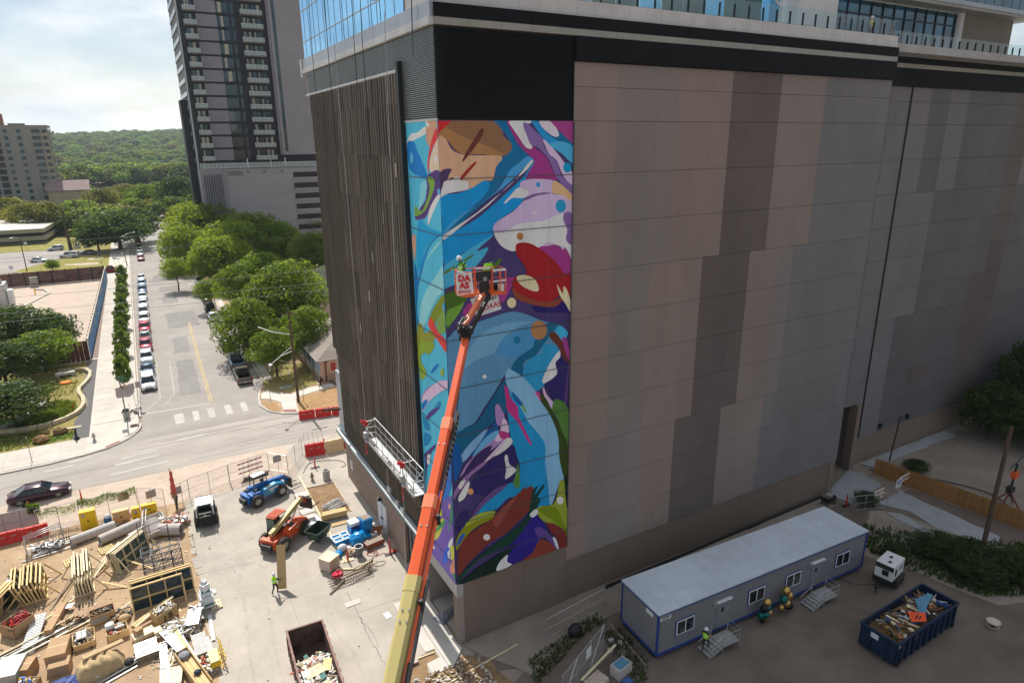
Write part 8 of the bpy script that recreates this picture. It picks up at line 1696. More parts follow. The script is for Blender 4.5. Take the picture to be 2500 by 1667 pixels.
for y in(-.6,-.05,.5):b.bar((-.8,y,.5),(.7,y,.5),.12,.06)
for x in(-.75,0,.65):b.bar((x,-.6,.5),(x,.5,.5),.12,.06)
b.build('window_frame',M['white_paint'],sc2)
b4=thing('brown_topped_crate','low crate with a brown slab top by the facade','crate',(-1.3,13.85,.02),R(10));MB().box(-.75,.75,-.42,.42,.1,.45).build('crate',mat('crate_red',(.36,.10,.04),.7),b4);MB().box(-.78,.78,-.45,.45,.45,.5).build('slab',M['screed'],b4);MB().box(.1,.75,.45,.85,.1,.6).build('white_sack',M['white_wrap'],b4);MB().box(-.7,.1,.45,.9,.1,.7).build('blue_wrap',M['blue_wrap'],b4)
gc=thing('plastic_can','grey plastic can with a white rim','bin',(-2.75,13.0,.02));MB().lathe([(.26,0),(.32,.85)],(0,0,0),16).build('can',mat('can_grey',(.16,.18,.18),.6,var=.1),gc);b=MB();b.lathe([(.30,.84),(.36,.84),(.36,.9),(.30,.9),(.30,.84)],(0,0,0),16);b.build('rim',M['white_paint'],gc)
ws=thing('white_sacks','white and blue sacks piled behind the slim cone','sacks',(-3.75,14.3,.02));b=MB();b.ball((0,0,.3),.42,9,0,(1,.8,.8));b.ball((.45,-.2,.2),.3,8,0,(1,1,.7));b.build('sack',M['white_wrap'],ws);MB().ball((-.45,-.5,.2),.42,8,0,(.8,1.1,.6)).build('blue_sack',M['blue_wrap'],ws)
junk('debris_heap','offcuts between the can and the white sacks','debris',-3.1,13.6,1.0,.7,.35,46,['wood_old','galv','scrap_white','cardboard'],31)
junk('debris_heap','scraps lying along the facade before the white doors','debris',-.6,16.2,.5,2.0,.15,60,['wood_pale','galv','wood_old','scrap_white'],32,long_=.5)
wb=thing('wheelbarrow','brown wheelbarrow tipped up against the facade','wheelbarrow',(-.65,14.9,.02),R(60));b=MB();b.add([(-.35,-.3,.3),(.35,-.3,.3),(.25,.2,.3),(-.25,.2,.3),(-.5,-.5,.75),(.5,-.5,.75),(.4,.45,.75),(-.4,.45,.75)],[(0,1,2,3),(0,4,5,1),(1,5,6,2),(2,6,7,3),(3,7,4,0)]);b.build('tray',mat('rust_brown',(.30,.12,.05),.7,var=.2),wb);MB().tube([(-.06,.55,.2),(.06,.55,.2)],.2,12).build('wheel',M['rubber'],wb);MB().tube([(-.3,.5,.25),(-.35,-1.2,.6)],.025,5).tube([(.3,.5,.25),(.35,-1.2,.6)],.025,5).build('handle',M['wood_old'],wb)
rbp=thing('rebar_cage','rusty rebar cage lying on the paving','rebar cage',(-4.2,10.5,.05),R(6));b=MB()
for k in range(7):b.bar((-1.7,-.5+.16*k,.1+.3*(k%2)),(1.6+.05*k,-.6+.18*k,.15+.35*(k%2)),.03)
for k in range(15):
 x=-1.5+.22*k;b.bar((x,-.5,.1),(x,.5,.1),.02);b.bar((x,-.5,.45),(x,.5,.45),.02);b.bar((x,-.5,.1),(x,-.5,.45),.02);b.bar((x,.5,.1),(x,.5,.45),.02)
b.build('bars',mat('rebar',(.12,.085,.06),.8,var=.3),rbp);MB().bar((-2.0,-.9,.06),(-.6,-.1,.1),.09).bar((-.4,-.3,.5),(2.2,.1,.35),.07).build('timber',M['wood_old'],rbp)
for k in range(4):MB().tube([(.9+.2*k,-.2,.3),(1.7+.2*k,.5+.05*k,.6),(2.0,.1+.2*k,.3),(1.2,-.4,.2)],.022,5).build('bent_bar',M['rebar'],rbp)
b=MB();b.ball((0,0,.3),.42,10,0,(1.1,.8,.7));r2=random.Random(5);b.v=[(v[0]+r2.uniform(-.06,.06),v[1]+r2.uniform(-.06,.06),v[2]+r2.uniform(-.05,.05))for v in b.v];b.s=[False]*len(b.s);b.build('red_tarpaulin',mat('crimson_cloth',(.62,.01,.05),.6,var=.3),label='crumpled crimson tarpaulin on the rebar cage',cat='tarpaulin',loc=(-5.1,10.9,.1))
tk=thing('hose_reel_stand','red hose stand by the building corner','stand',(-.15,12.1,.02));MB().tube([(0,0,0),(0,0,1.0),(.25,0,1.1)],.035,6).build('pipe',M['wood_old'],tk);MB().box(-.2,.2,-.15,.15,0,.12).build('base',M['red_paint'],tk)
def hose(pts,lab,r=.018,m='scrap_red'):
 P=[]
 for i in range(len(pts)-1):
  a,b_,c,d=Vector(pts[max(i-1,0)]),Vector(pts[i]),Vector(pts[i+1]),Vector(pts[min(i+2,len(pts)-1)])
  for k in range(6):t=k/6;P.append(.5*((2*b_)+(c-a)*t+(2*a-5*b_+4*c-d)*t*t+(3*b_-a-3*c+d)*t*t*t))
 P.append(Vector(pts[-1]));MB().tube(P,r,5).build('hose',M[m],label=lab,cat='hose')
hose([(-2.0,13.0,.04),(-1.4,12.6,.04),(-1.7,12.2,.04),(-1.0,12.3,.04),(-.5,12.1,.04),(-.3,13.5,.04),(-.7,15.5,.04),(-.6,17.5,.04)],'red hose running along the facade to the slim cone');hose([(-2.2,12.7,.05),(-1.9,13.1,.06),(-1.5,12.9,.05),(-1.8,12.4,.05),(-2.2,12.8,.05),(-1.8,13.2,.05),(-1.3,12.7,.05),(-1.6,12.2,.05)],'coiled pink hose beside the grey can',.02);hose([(-1.9,11.5,.04),(-1.2,11.2,.04),(-1.6,10.8,.04),(-2.2,11.1,.04)],'loop of hose at the round kerb',.02,'wood_old')
hose([(-3.5,29.5,.04),(-2.2,31.5,.04),(.3,30.5,.04),(.8,29.2,.04),(.2,28.8,.04)],'black cable curling on the slab by the red barrier',.03,'black')
# paving oddments
sheetpiece(-4.9,7.6,.02,1.1,.55,R(2),0,'flat pale cardboard sheet on the paving','concrete_new');MB().box(-.2,.2,-.32,.32,0,.02).build('paper_sheet',M['white_paint'],label='white sheet of paper on the paving',cat='paper',loc=(-3.15,5.1,.02),rz=.1)
for k,(x,y,s)in enumerate(((-10.5,9,.05),(-8.4,5.6,.06),(-11.6,3.2,.05),(-7.4,21.5,.06),(-10,20,.04),(-12.2,12.6,.06),(-5.8,3.2,.05),(-3.4,8.6,.05),(-13.2,20.3,.12),(-11.8,16,.05))):
 MB().cbox((0,0,.03),(s*2,s*1.3,.04),k).build('paving_scrap',M['scrap_white' if k%2 else 'wood_old'],label=('tiny scrap near the worker','tiny scrap before the dumpster','tiny scrap at the left of the dumpster','tiny scrap by the orange machine','tiny scrap between the machines','tiny scrap by the wrapped goods','tiny scrap beside the paving crack','tiny scrap by the rebar cage','white lump in front of the skid steer','tiny scrap on the open paving')[k],cat='scrap',loc=(x,y,.012))
white_cloth=MB();r2=random.Random(17)
for k in range(9):white_cloth.tube([(-.7+r2.uniform(-.1,.1),-.1+.06*k,.06+.03*(k%3)),(0,.12*sin(k)+.05*k-.2,.14),(.7,.05*k-.2,.08),(1.0,.03*k-.1,.05)],.05,6)
white_cloth.build('cloth_roll',mat('cloth_pink',(.50,.42,.38),.9,var=.2),label='roll of pale cloth beside the soil pit',cat='cloth',loc=(-3.9,.1,.1),rz=-.2)
b=MB();r2=random.Random(19);n,m_=16,8
for j in range(m_+1):
 for i in range(n+1):u_,v_=i/n*2-1,j/m_*2-1;b.v.append((u_*1.05,v_*.38*(1-.4*u_),.28*max(0,1-u_*u_)*max(0,1-v_*v_)+.03+r2.uniform(0,.09)))
for j in range(m_):
 for i in range(n):a=j*(n+1)+i;b.f.append((a,a+1,a+n+2,a+n+1));b.m.append(0);b.s.append(False)
b.build('grey_tarpaulin',M['grey_cloth'],label='crumpled grey tarpaulin under the porch',cat='tarpaulin',loc=(.6,3.0,.05),rz=.35)
junk('rubble','broken clods and stones at the soil pit','rubble',-2.2,-2.9,6.5,3.4,.12,420,['dirt_dark','pipe_grey','limestone'],41,.05,.2,.02,0.0)
plank((-4.2,-3.0,.06),(3.4,-2.0,.06),'long pale plank lying on the rubble below the corner','wood_pale',.09,.06);plank((-2.9,.15,.07),(-1.7,.1,.09),'short pale stake in the soil pit','wood_pale',.07,.05)
# dumpster on the left with its load
dp=thing('open_dumpster','open rusty dumpster full of timber and plaster scrap','dumpster',(-8.95,1.6,.02),R(-2.5));Wd,Ld,Hd=2.3,6.6,1.65;b=MB();q=.06
b.box(-Wd/2,-Wd/2+q,-Ld/2,Ld/2,.1,Hd);b.box(Wd/2-q,Wd/2,-Ld/2,Ld/2,.1,Hd);b.box(-Wd/2,Wd/2,Ld/2-q,Ld/2,.1,Hd);b.box(-Wd/2,Wd/2,-Ld/2,-Ld/2+q,.1,Hd);b.box(-Wd/2,Wd/2,-Ld/2,Ld/2,.1,.16);b.build('hull',mat('rust_dark',(.085,.045,.035),.8,.2,var=.5,scale=1.5,second=(.20,.13,.10)),dp)
b=MB();b.box(-Wd/2-.05,-Wd/2+.08,-Ld/2,Ld/2,Hd,Hd+.08);b.box(Wd/2-.08,Wd/2+.05,-Ld/2,Ld/2,Hd,Hd+.08);b.box(-Wd/2-.05,Wd/2+.05,Ld/2-.06,Ld/2+.06,Hd,Hd+.07);b.build('rim',mat('rust_rim',(.22,.13,.11),.7,.2,var=.4,scale=2),dp)
for k in range(9):MB().box(-Wd/2-.1,-Wd/2,-Ld/2+.3+.72*k,-Ld/2+.4+.72*k,.1,Hd).build('rib',M['rust_rim'],dp);MB().box(Wd/2,Wd/2+.1,-Ld/2+.3+.72*k,-Ld/2+.4+.72*k,.1,Hd).build('rib',M['rust_rim'],dp)
MB().box(-Wd/2+.1,Wd/2-.1,-Ld/2+.1,1.4,.16,.62).build('load_base',M['scrap_white'],dp)
junk('load','','',0,-.9,2.0,4.2,.55,230,['scrap_white','galv','wood_old','scrap_teal','wood_pale','scrap_red','white_paint'],51,.1,.4,.55,.3,dp);junk('load','','',.2,1.2,1.6,1.2,.4,60,['scrap_white','scrap_teal','wood_pale','cardboard'],52,.1,.35,.3,.2,dp)
pa=thing('pallet','pale pallet lying on the dumpster load, upper one','pallet',(-9.1,1.3,1.0),R(12),'pallets in the rusty dumpster');pa.rotation_euler.x=-.12
for k in range(7):MB().box(-.6,.6,-.48+.14*k,-.38+.14*k,.1,.13).build('board',M['wood_pale'],pa)
for s in(-.5,0,.5):MB().box(s-.04,s+.04,-.48,.48,0,.1).build('stringer',M['wood_new'],pa)
pa2=dup(pa,(-8.7,-.5,1.05),R(-60),'pale pallet lying on the dumpster load, lower one');sheetpiece(-8.25,1.5,1.05,.5,.9,R(-20),.1,'yellow carton piece in the rusty dumpster','wood_new');sheetpiece(-9.4,-.4,1.1,.8,.8,R(15),-.1,'grey board in the rusty dumpster','dented_steel')
for k in range(3):MB().box(-.06,.06,-.55,.55,0,.04).build('white_board',M['white_paint'],label=('left','middle','right')[k]+' white perforated board in the rusty dumpster',cat='board',loc=(-9.75+.17*k,1.1-.05*k,1.1),rz=.05*k,group='white boards in the rusty dumpster')
# loose litter and stones trodden into the yard
b=MB();r2=random.Random(81)
for k in range(1500):
 x=r2.uniform(-28,-14.2);y=r2.uniform(4,29);s_=r2.choice((.02,.03,.04,.05,.09));b.cbox((x,y,.025+s_*.2),(s_*r2.uniform(1,4),s_,s_*.5),r2.uniform(0,3),r2.randrange(5))
for k in range(500):x=r2.uniform(-14,3);y=r2.uniform(-4,33);s_=r2.choice((.015,.02,.03));b.cbox((x,y,.02),(s_*r2.uniform(1,3),s_,s_*.6),r2.uniform(0,3),r2.randrange(5))
b.build('yard_litter',[M['wood_pale'],M['scrap_white'],M['wood_old'],M['trim'],M['limestone']],label='small chips and litter trodden into the dirt yard',kind='stuff')
mat('wheel_mark',(.425,.38,.33),.9,var=.15,scale=1.5,coord='world')
for k,(pts)in enumerate((((-12.5,22),(-11.5,15),(-12.2,6),(-12.8,-8)),((-10.9,23),(-9.9,15),(-10.7,6),(-11.2,-8)),((-9,24.5),(-10.5,20),(-12.4,18),(-13.8,17.4)),((-6.8,16),(-7.6,10),(-6.3,3),(-6.2,-6)))):
 q=[]
 for i in range(len(pts)-1):
  for j in range(5):t_=j/5;q.append(Vector(pts[i]).lerp(Vector(pts[i+1]),t_))
 q.append(Vector(pts[-1]));L_=[(v.x-.12+r2.uniform(-.04,.04),v.y)for v in q];R__=[(v.x+.12+r2.uniform(-.04,.04),v.y)for v in q[::-1]]
 sheet('wheel_mark',L_+R__,.0145+.0005*k,M['wheel_mark'],kind='structure')
# ------------------------------------------------------------------ shaded yard on the right
mat('yard_dirt',(.17,.128,.102),.95,var=.22,scale=.3,bump=.5,bscale=6,coord='world',second=(.215,.175,.145));mat('slab_blue',(.36,.37,.38),.85,var=.1,coord='world');mat('siding_trailer',(.225,.225,.235),.6,var=.05);mat('trim_blue',(.02,.06,.27),.5);mat('roof_white',(.58,.63,.69),.5,var=.12,scale=.5,coord='world')  # yard dirt and trailer siding darkened in colour to deepen the shade here
mat('fence_cedar',(.36,.17,.05),.8,var=.2,scale=1.2,rand=.16);mat('dump_blue',(.012,.03,.075),.5,.2,var=.3)
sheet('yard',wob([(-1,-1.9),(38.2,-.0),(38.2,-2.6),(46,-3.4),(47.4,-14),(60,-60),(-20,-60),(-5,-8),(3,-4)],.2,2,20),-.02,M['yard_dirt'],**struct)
sheet('rubble_strip',wob([(.3,-.3),(37,.0),(37,-1.6),(9,-3.0),(3,-5)],.3,1.5,21),.008,M['dirt_pale'],**struct)
MB().prism([(38.0,.1),(44.2,1.9),(44.9,.9),(44.2,-1.6),(38.8,-2.2)],-.02,.06).build('drive_slab',M['slab_blue'],**struct)
for k,p in enumerate(([(40.6,-3.3),(44.6,-3.1),(44.4,-11.7),(42.4,-12.4),(41.2,-8.1),(41.9,-5.6)],[(40.0,-4.6),(40.9,-5.6),(40.5,-7.4),(40.8,-9.5),(39.6,-8.6),(39.6,-6)],[(46.5,2.2),(62,2.3),(62,.9),(47,.9)])):MB().prism(wob(p,.12,1,k),-.02,.05).build('driveway_slab',M['slab_blue'],**struct)
b=MB();b.bar((12,-.32,.1),(37.2,-.12,.12),.1,.3);b.build('silt_barrier',M['trim'],label='black silt barrier strip along the foot of the wall',cat='silt fence')
sheet('undergrowth_soil',wob([(32,-6.5),(39,-3.6),(41,-6),(42,-12),(48,-16),(44,-20),(35,-16),(33.6,-10)],.4,1.5,22),.004,M['dirt_pale'],**struct)
TR=R(-2.64);tl=thing('site_office','long grey site office trailer with blue trim and a white roof','office trailer',(10.4,-7.66,.0),TR);TLn,TWd=19.9,3.75
MB().box(0,TLn,0,TWd,.42,3.42).build('wall',M['siding_trailer'],tl);MB().box(-.08,TLn+.08,-.1,TWd+.1,3.46,3.56).build('roof',M['roof_white'],tl)
b=MB()
for k in range(16):b.box(.6+1.25*k,.63+1.25*k,-.1,TWd+.1,3.56,3.575)
b.build('roof_seam',M['roof_white'],tl,kind='stuff')
b=MB();b.box(-.05,TLn+.05,-.06,0,3.30,3.46);b.box(-.06,0,-.05,TWd+.05,3.30,3.46);b.box(TLn,TLn+.06,-.05,TWd,3.3,3.46);b.build('roof_trim',M['trim_blue'],tl)
b=MB();b.box(-.05,TLn+.05,-.05,0,.3,.46);b.box(-.05,0,0,TWd,.3,.46);b.build('floor_trim',M['trim_blue'],tl)
for x,y in((-.06,-.06),(TLn-.04,-.06),(-.06,TWd-.06)):MB().box(x,x+.12,y,y+.12,.4,3.35).build('corner_trim',M['trim_blue'],tl)
b=MB()
for k in range(98):b.box(.15+.2*k,.175+.2*k,-.012,0,.47,3.29)
for k in range(18):b.box(-.012,0,.15+.2*k,.175+.2*k,.47,3.29)
b.build('siding_ribs',M['siding_trailer'],tl,kind='stuff')
for x in(1.5,7.85,11.45,16.7):
 w_=MB().box(x-.06,x+1.56,-.05,-.005,1.28,2.47).build('window',M['trim_blue'],tl);MB().box(x,x+1.5,-.065,-.05,1.34,2.41).build('frame',M['white_paint'],w_);MB().box(x+.08,x+.71,-.07,-.064,1.42,2.33).box(x+.79,x+1.42,-.07,-.064,1.42,2.33).build('pane',M['glass_dark'],w_)
for x in(4.95,14.05):
 d_=MB().box(x,x+1.05,-.04,-.0,.5,2.5).build('door',M['siding_trailer'],tl);MB().box(x+.4,x+.62,-.05,-.04,1.7,2.05).build('door_window',M['glass_dark'],d_);MB().cbox((x+.15,-.08,1.3),(.12,.08,.1)).build('handle',M['steel'],d_);MB().box(x-.1,x+1.2,-.22,-.0,2.62,2.68).build('door_canopy',M['white_wrap'],tl);MB().cbox((x-.32,-.1,2.6),(.22,.2,.2)).build('door_lamp',M['galv'],tl)
for k in range(7):MB().box(.8+3*k,1.1+3*k,.3,.7,0,.42).build('pier_block',M['pipe_grey'],tl)
MB().box(0,TLn,.2,TWd-.2,.05,.4).build('underfloor',M['black'],tl)
s_=MB().box(.12,.98,-.03,-.014,2.92,3.24).build('company_sign',M['white_wrap'],tl);MB().box(.2,.9,-.034,-.03,3.1,3.19).box(.24,.86,-.034,-.03,2.97,3.02).build('printed_lines',M['trim'],s_,kind='stuff')
s_=MB().box(-.03,-.014,.5,1.2,2.9,3.2).build('company_sign',M['white_wrap'],tl)
def steps(x,y,rz,lab,flip=1):
 t=thing('entry_steps',lab,'steps',(x,y,0),rz,'steel entry steps of the site office');b=MB();s=-1
 MB().box(0,1.45,-1.25,-.1,.42,.47).build('platform',M['galv'],t)
 for k in range(4):
  x1=-.28*(k+1);MB().box(x1,x1+.3,-1.2,-.15,.36-.1*k,.40-.1*k).build('tread',M['galv'],t)
 MB().extr([(-1.2,-1.24,0),(0,-1.24,.42),(0,-1.24,.34),(-1.05,-1.24,0)],(0,.04,0)).extr([(-1.2,-.14,0),(0,-.14,.42),(0,-.14,.34),(-1.05,-.14,0)],(0,.04,0)).build('stringer',M['galv'],t)
 b=MB()
 for y_ in(-1.24,):
  for z in(.95,1.35):b.tube([(-1.1,y_,z-.42),(0,y_,z),(1.45,y_,z),(1.45,-.1,z)],.025,6)
 b.tube([(0,-.12,.95),(-1.1,-.12,.5)],.025,6)
 for px_,py_ in((0,-1.24),(1.45,-1.24),(1.45,-.12),(0,-.12)):b.tube([(px_,py_,0),(px_,py_,1.35)],.028,6)
 b.tube([(-1.1,-1.24,.0),(-1.1,-1.24,.93)],.025,6);b.build('handrail',M['galv'],t)
steps(14.6,-8.15,TR,'steel entry steps with the climbing man, nearer to the mural');steps(24.2,-8.6,TR,'steel entry steps by the balloons, farther from the mural')
mat('balloon_gold',(.62,.38,.12),.12,.8,var=.05,fine=False);mat('balloon_green',(.01,.14,.12),.12,.5,var=.05,fine=False);mat('balloon_black',(.01,.01,.012),.12,.2,var=.05,fine=False)
def balloons(x,y,lst,lab):
 t=thing('balloon_cluster',lab,'balloons',(x,y,.02),0)
 for k,(dx,dz,r,c)in enumerate(lst):b=MB();b.ball((dx,-.12*(k%2),dz),r,14,0,(1,1,1.1));b.build('balloon',M['balloon_'+c],t)
 MB().tube([(0,0,.05),(0,0,1.6)],.015,5).build('string',M['white_paint'],t)
balloons(19.2,-8.75,((.12,1.55,.28,'gold'),(-.28,1.3,.27,'black'),(.28,1.1,.27,'green'),(-.05,.72,.27,'green'),(-.38,.7,.25,'green'),(.35,.75,.2,'gold'),(.15,.3,.25,'gold'),(-.32,.4,.22,'black')),'left cluster of gold, green and black balloons');balloons(21.3,-8.75,((-.05,1.75,.29,'gold'),(-.38,1.25,.29,'green'),(.35,1.2,.27,'gold'),(.05,.75,.26,'gold'),(-.38,.5,.22,'gold'),(.3,.45,.27,'black'),(.0,.4,.2,'black')),'right cluster of gold, green and black balloons')
gn=thing('towable_generator','white towable generator on a black trailer','generator',(29.9,-11.2,.02),R(10));MB().box(-.05,1.9,0,1.25,.78,1.95).build('housing',M['white_paint'],gn);MB().box(-.1,1.95,-.05,1.3,.42,.78).build('chassis',M['black'],gn)
for p in((.5,.5),(1.2,.7)):MB().cbox((p[0],p[1],1.97),(.25,.2,.06)).build('roof_cap',M['trim'],gn)
MB().box(-.07,-.05,.0,1.25,1.55,1.93).build('front_grille',M['trim'],gn);MB().box(.3,.62,-.02,-.0,1.1,1.6).box(-.07,-.05,.3,.75,1.05,1.5).build('control_panel',M['black'],gn);MB().box(1.0,1.7,-.015,0,1.3,1.6).build('decal',M['sign_back'],gn)
for x in(.7,1.45):MB().tube([(x,-.22,.33),(x,0,.33)],.33,14).build('wheel',M['rubber'],gn);MB().tube([(x,1.27,.33),(x,1.5,.33)],.33,14).build('wheel',M['rubber'],gn)
MB().box(.3,1.85,-.25,.02,.66,.72).build('mudguard',M['black'],gn);MB().bar((-.1,.2,.5),(-1.3,.6,.5),.07).bar((-.1,1.05,.5),(-1.3,.6,.5),.07).bar((-1.2,.6,0),(-1.2,.6,.75),.06).build('drawbar',M['black'],gn)
hose([(27.9,-8.4,.05),(28.4,-9.4,.03),(29.2,-10.0,.05),(29.9,-10.8,.4)],'black cable from the site office to the generator',.02,'black')
bd=thing('blue_dumpster','dark blue roll-off dumpster heaped with brush and scrap','dumpster',(26.5,-14.4,.02),R(-.5+2.3));Lb,Wb=7.3,2.4;b=MB();q=.06
b.box(-Lb/2,Lb/2,-Wb/2,-Wb/2+q,.25,1.7);b.box(-Lb/2,Lb/2,Wb/2-q,Wb/2,.25,1.7);b.box(-Lb/2,-Lb/2+q,-Wb/2,Wb/2,.25,1.7);b.box(Lb/2-q,Lb/2,-Wb/2,Wb/2,.25,1.7);b.box(-Lb/2,Lb/2,-Wb/2,Wb/2,.2,.3);b.build('hull',M['dump_blue'],bd)
b=MB();b.box(-Lb/2-.06,Lb/2+.06,-Wb/2-.06,-Wb/2+.06,1.68,1.8);b.box(-Lb/2-.06,Lb/2+.06,Wb/2-.06,Wb/2+.06,1.68,1.8);b.box(-Lb/2-.06,-Lb/2+.08,-Wb/2,Wb/2,1.68,1.79);b.box(Lb/2-.08,Lb/2+.06,-Wb/2,Wb/2,1.68,1.79);b.build('rim',M['dump_blue'],bd)
for k in range(10):MB().extr([(-Lb/2+.35+.72*k,-Wb/2-.12,.2),(-Lb/2+.45+.72*k,-Wb/2-.12,.2),(-Lb/2+.45+.72*k,-Wb/2-.12,1.68),(-Lb/2+.35+.72*k,-Wb/2-.12,1.68)],(0,.12,0)).build('rib',M['dump_blue'],bd)
for y in(-.55,.55):MB().box(-Lb/2-.14,-Lb/2,y-.06,y+.06,.2,1.68).build('end_rib',M['dump_blue'],bd)
MB().box(-Lb/2-.1,-Lb/2,-.5,.5,.75,.85).box(-Lb/2-.1,-Lb/2,-.5,.5,.3,.4).build('end_bar',M['dump_blue'],bd);MB().box(-Lb/2-.03,-Lb/2-.0,.0,.55,1.2,1.55).build('white_label',M['white_wrap'],bd);MB().box(-Lb/2+.1,-Lb/2+.6,-Wb/2-.03,-Wb/2,1.4,1.6).build('white_label',M['sign_back'],bd)
for x in(-Lb/2+.3,Lb/2-.3):MB().tube([(x,-Wb/2-.1,.16),(x,Wb/2+.1,.16)],.16,10).build('roller',M['black'],bd)
mat('brush',(.30,.19,.07),.9,var=.4,scale=4);MB().box(-Lb/2+.1,Lb/2-.1,-Wb/2+.1,Wb/2-.1,.3,1.25).build('load_base',mat('load_dark',(.12,.08,.05),.9,var=.5,scale=4),bd)
b=MB();r2=random.Random(61)
for k in range(700):
 x=-3.4+4.2*r2.random();y=r2.uniform(-1.1,1.1);z=1.2+.7*max(0,1-abs(x+1.8)/2.2)*(1-abs(y)*.5)*r2.random();a=r2.uniform(0,6.28);l=r2.uniform(.12,.4);b.bar((x,y,z),(x+cos(a)*l,y+sin(a)*l,z+r2.uniform(-.08,.1)),.018)
b.build('dry_brush',M['brush'],bd,kind='stuff');junk('load','','',.2,0,6.6,2.0,.5,170,['trim','wood_old','brush','scrap_white','wood_pale','scrap_blue','rust_brown'],62,.1,.4,1.3,.45,bd)
for k in range(4):sheetpiece(27.2+.3*k,-14.6+.05*k,1.95+.03*k,.34,1.9,R(-50-8*k),.06,('leftmost','second','third','rightmost')[k]+' blue corrugated strip fanned out on the dumpster load','corr_blue' if mat('corr_blue',(.14,.34,.50),.4,.3)else '',6)
so_=thing('orange_road_sign','orange diamond road sign thrown on the dumpster load','sign',(26.1,-15.0,2.02),R(15));MB().prism([(-.75,.1),(-.05,-.55),(.8,-.25),(.1,.6)],0,.02).build('plate',M['orange_paint']if 0 else mat('sign_orange',(.95,.10,.02),.5,var=.05),so_);MB().box(-.3,.3,-.02,.06,.02,.026).box(-.2,.25,-.2,-.12,.02,.026).build('printed_lines',M['black'],so_,kind='stuff');plank((26.0,-15.2,2.1),(27.2,-13.6,2.3),'thin pole across the orange road sign','wood_old',.03,.03)
rl2=thing('cable_reel','wooden cable reel lying flat on the dirt','cable reel',(32.3,-16.9,.02));MB().cyl((0,0,0),.42,.06,16).build('flange',M['wood_old'],rl2);MB().cyl((0,0,.06),.16,.3,12).build('hub',M['black'],rl2);MB().cyl((0,0,.36),.42,.06,16).build('flange',M['birch'],rl2)
fw=thing('cedar_fence','orange-brown cedar board fence across the back yard','fence',(0,0,0));rr=random.Random(71);pl=MB().box(-.072,.072,-.012,.012,0,1.7).mesh('board',M['fence_cedar']);nb=0
for a,c in(((45.8,.2),(46.2,-3.3)),((46.2,-3.3),(47.3,-12.6)),((47.3,-12.6),(48.6,-22))):
 a=Vector(a);c=Vector(c);d=c-a;n=int(d.length/.155);ang=math.atan2(d.y,d.x)
 for k in range(n):
  p=a+d*(k/n);o=link('board',pl,fw,(p.x,p.y,rr.uniform(-.04,.0)),ang);nb+=1
 for z in(.4,1.3):MB().bar((a.x+.05,a.y,z),(c.x+.05,c.y,z),.05,.09).build('rail',M['wood_new'],fw)
rk_=random.Random(72)
def barr_board(x,y,rz,lab,n=3,white=False,L_=1.9):
 t=thing('road_barricade',lab,'barricade',(x,y,.05),rz,'striped barricades by the gate')
 for k in range(n):
  z=1.35-.42*k;d_=MB().box(0,L_,-.02,.02,z-.1,z+.1).build('board',M['white_wrap'],t)
  for q in range(6):MB().extr([(.05+q*.31,-.024,z-.098),(.16+q*.31,-.024,z-.098),(.28+q*.31,-.024,z+.098),(.17+q*.31,-.024,z+.098)],(0,.003,0)).build('stripe',M['boom_orange_pale'],d_)
 for x_ in(.3,L_-.3):MB().bar((x_,.04,0),(x_,.04,1.45),.05).bar((x_,-.35,0),(x_,.35,0),.05).build('leg',M['white_paint'],t)
barr_board(44.3,-3.05,.08,'striped barricade against the cedar fence, farther one',2,L_=2.2);barr_board(39.9,-3.4,.02,'striped barricade in the weeds, nearer one',3,L_=1.5);cs=thing('closed_sign','white sign beside the farther barricade','sign',(44.0,-3.2,.05));MB().box(-.45,.45,-.02,.0,.6,1.5).build('plate',M['sign_white'],cs);MB().box(-.35,.35,-.026,-.02,1.2,1.32).box(-.3,.3,-.026,-.02,.95,1.07).build('printed_lines',M['trim_blue'],cs,kind='stuff');MB().bar((-.3,.05,0),(-.3,.05,1.3),.04).build('leg',M['steel'],cs)
vcone(37.9,-2.15,'slim orange cone in the shade by the drive slab',1.2)
cr_=thing('tool_cart','dark steel tool cart beside the drive slab','cart',(36.8,-1.1,.02));MB().box(-.6,.6,-.35,.35,.35,.4).box(-.6,.6,-.35,-.3,.4,.8).box(-.6,-.55,-.35,.35,.4,.8).box(.55,.6,-.35,.35,.4,.8).build('tray',M['black'],cr_);MB().cbox((.1,0,.7),(.5,.4,.4)).build('container',M['sign_back'],cr_)
for x in(-.5,.5):
 for y in(-.3,.3):MB().tube([(x,y-.04,.12),(x,y+.04,.12)],.12,8).build('wheel',M['rubber'],cr_)
mesh_panel((35.3,-6.4),(36.7,-10.2),2.1,'leaning_fence_panel','chain link gate panel leaning in the weeds','fence','galv',2,.02);mesh_panel((37.6,-3.1),(40.6,-4.2),1.5,'site_fence','low chain link panel behind the trailer end',n=3,group=fg);mesh_panel((10.6,-2.0),(5.2,-2.6),1.6,'site_fence','old chain link fence between wall and trailer',n=3,group=fg)
gf=mesh_panel((3.2,-7.6),(7.9,-5.4),2.2,'steel_gate','grey steel gate frame with a white notice near the trailer','gate','galv',3,.02);MB().bar((0,0,0),(1.6,.75,2.2),.05).bar((1.6,.75,2.2),(3.1,1.45,0),.05).bar((3.1,1.45,0),(4.7,2.2,2.2),.05).build('brace',M['galv'],gf);MB().extr([(2.5,1.1,1.3),(3.0,1.33,1.3),(3.0,1.33,2.0),(2.5,1.1,2.0)],(.02,-.04,0)).build('notice',M['white_paint'],gf)
ac=thing('air_conditioner','grey boxy air conditioner unit by the trailer corner','air conditioner',(7.75,-7.4,.02),R(12));MB().box(-.6,.6,-.4,.4,0,.75).build('casing',M['pipe_grey'],ac);MB().box(-.45,.45,-.3,.3,.75,.8).build('blue_panel',M['corr_blue'],ac)
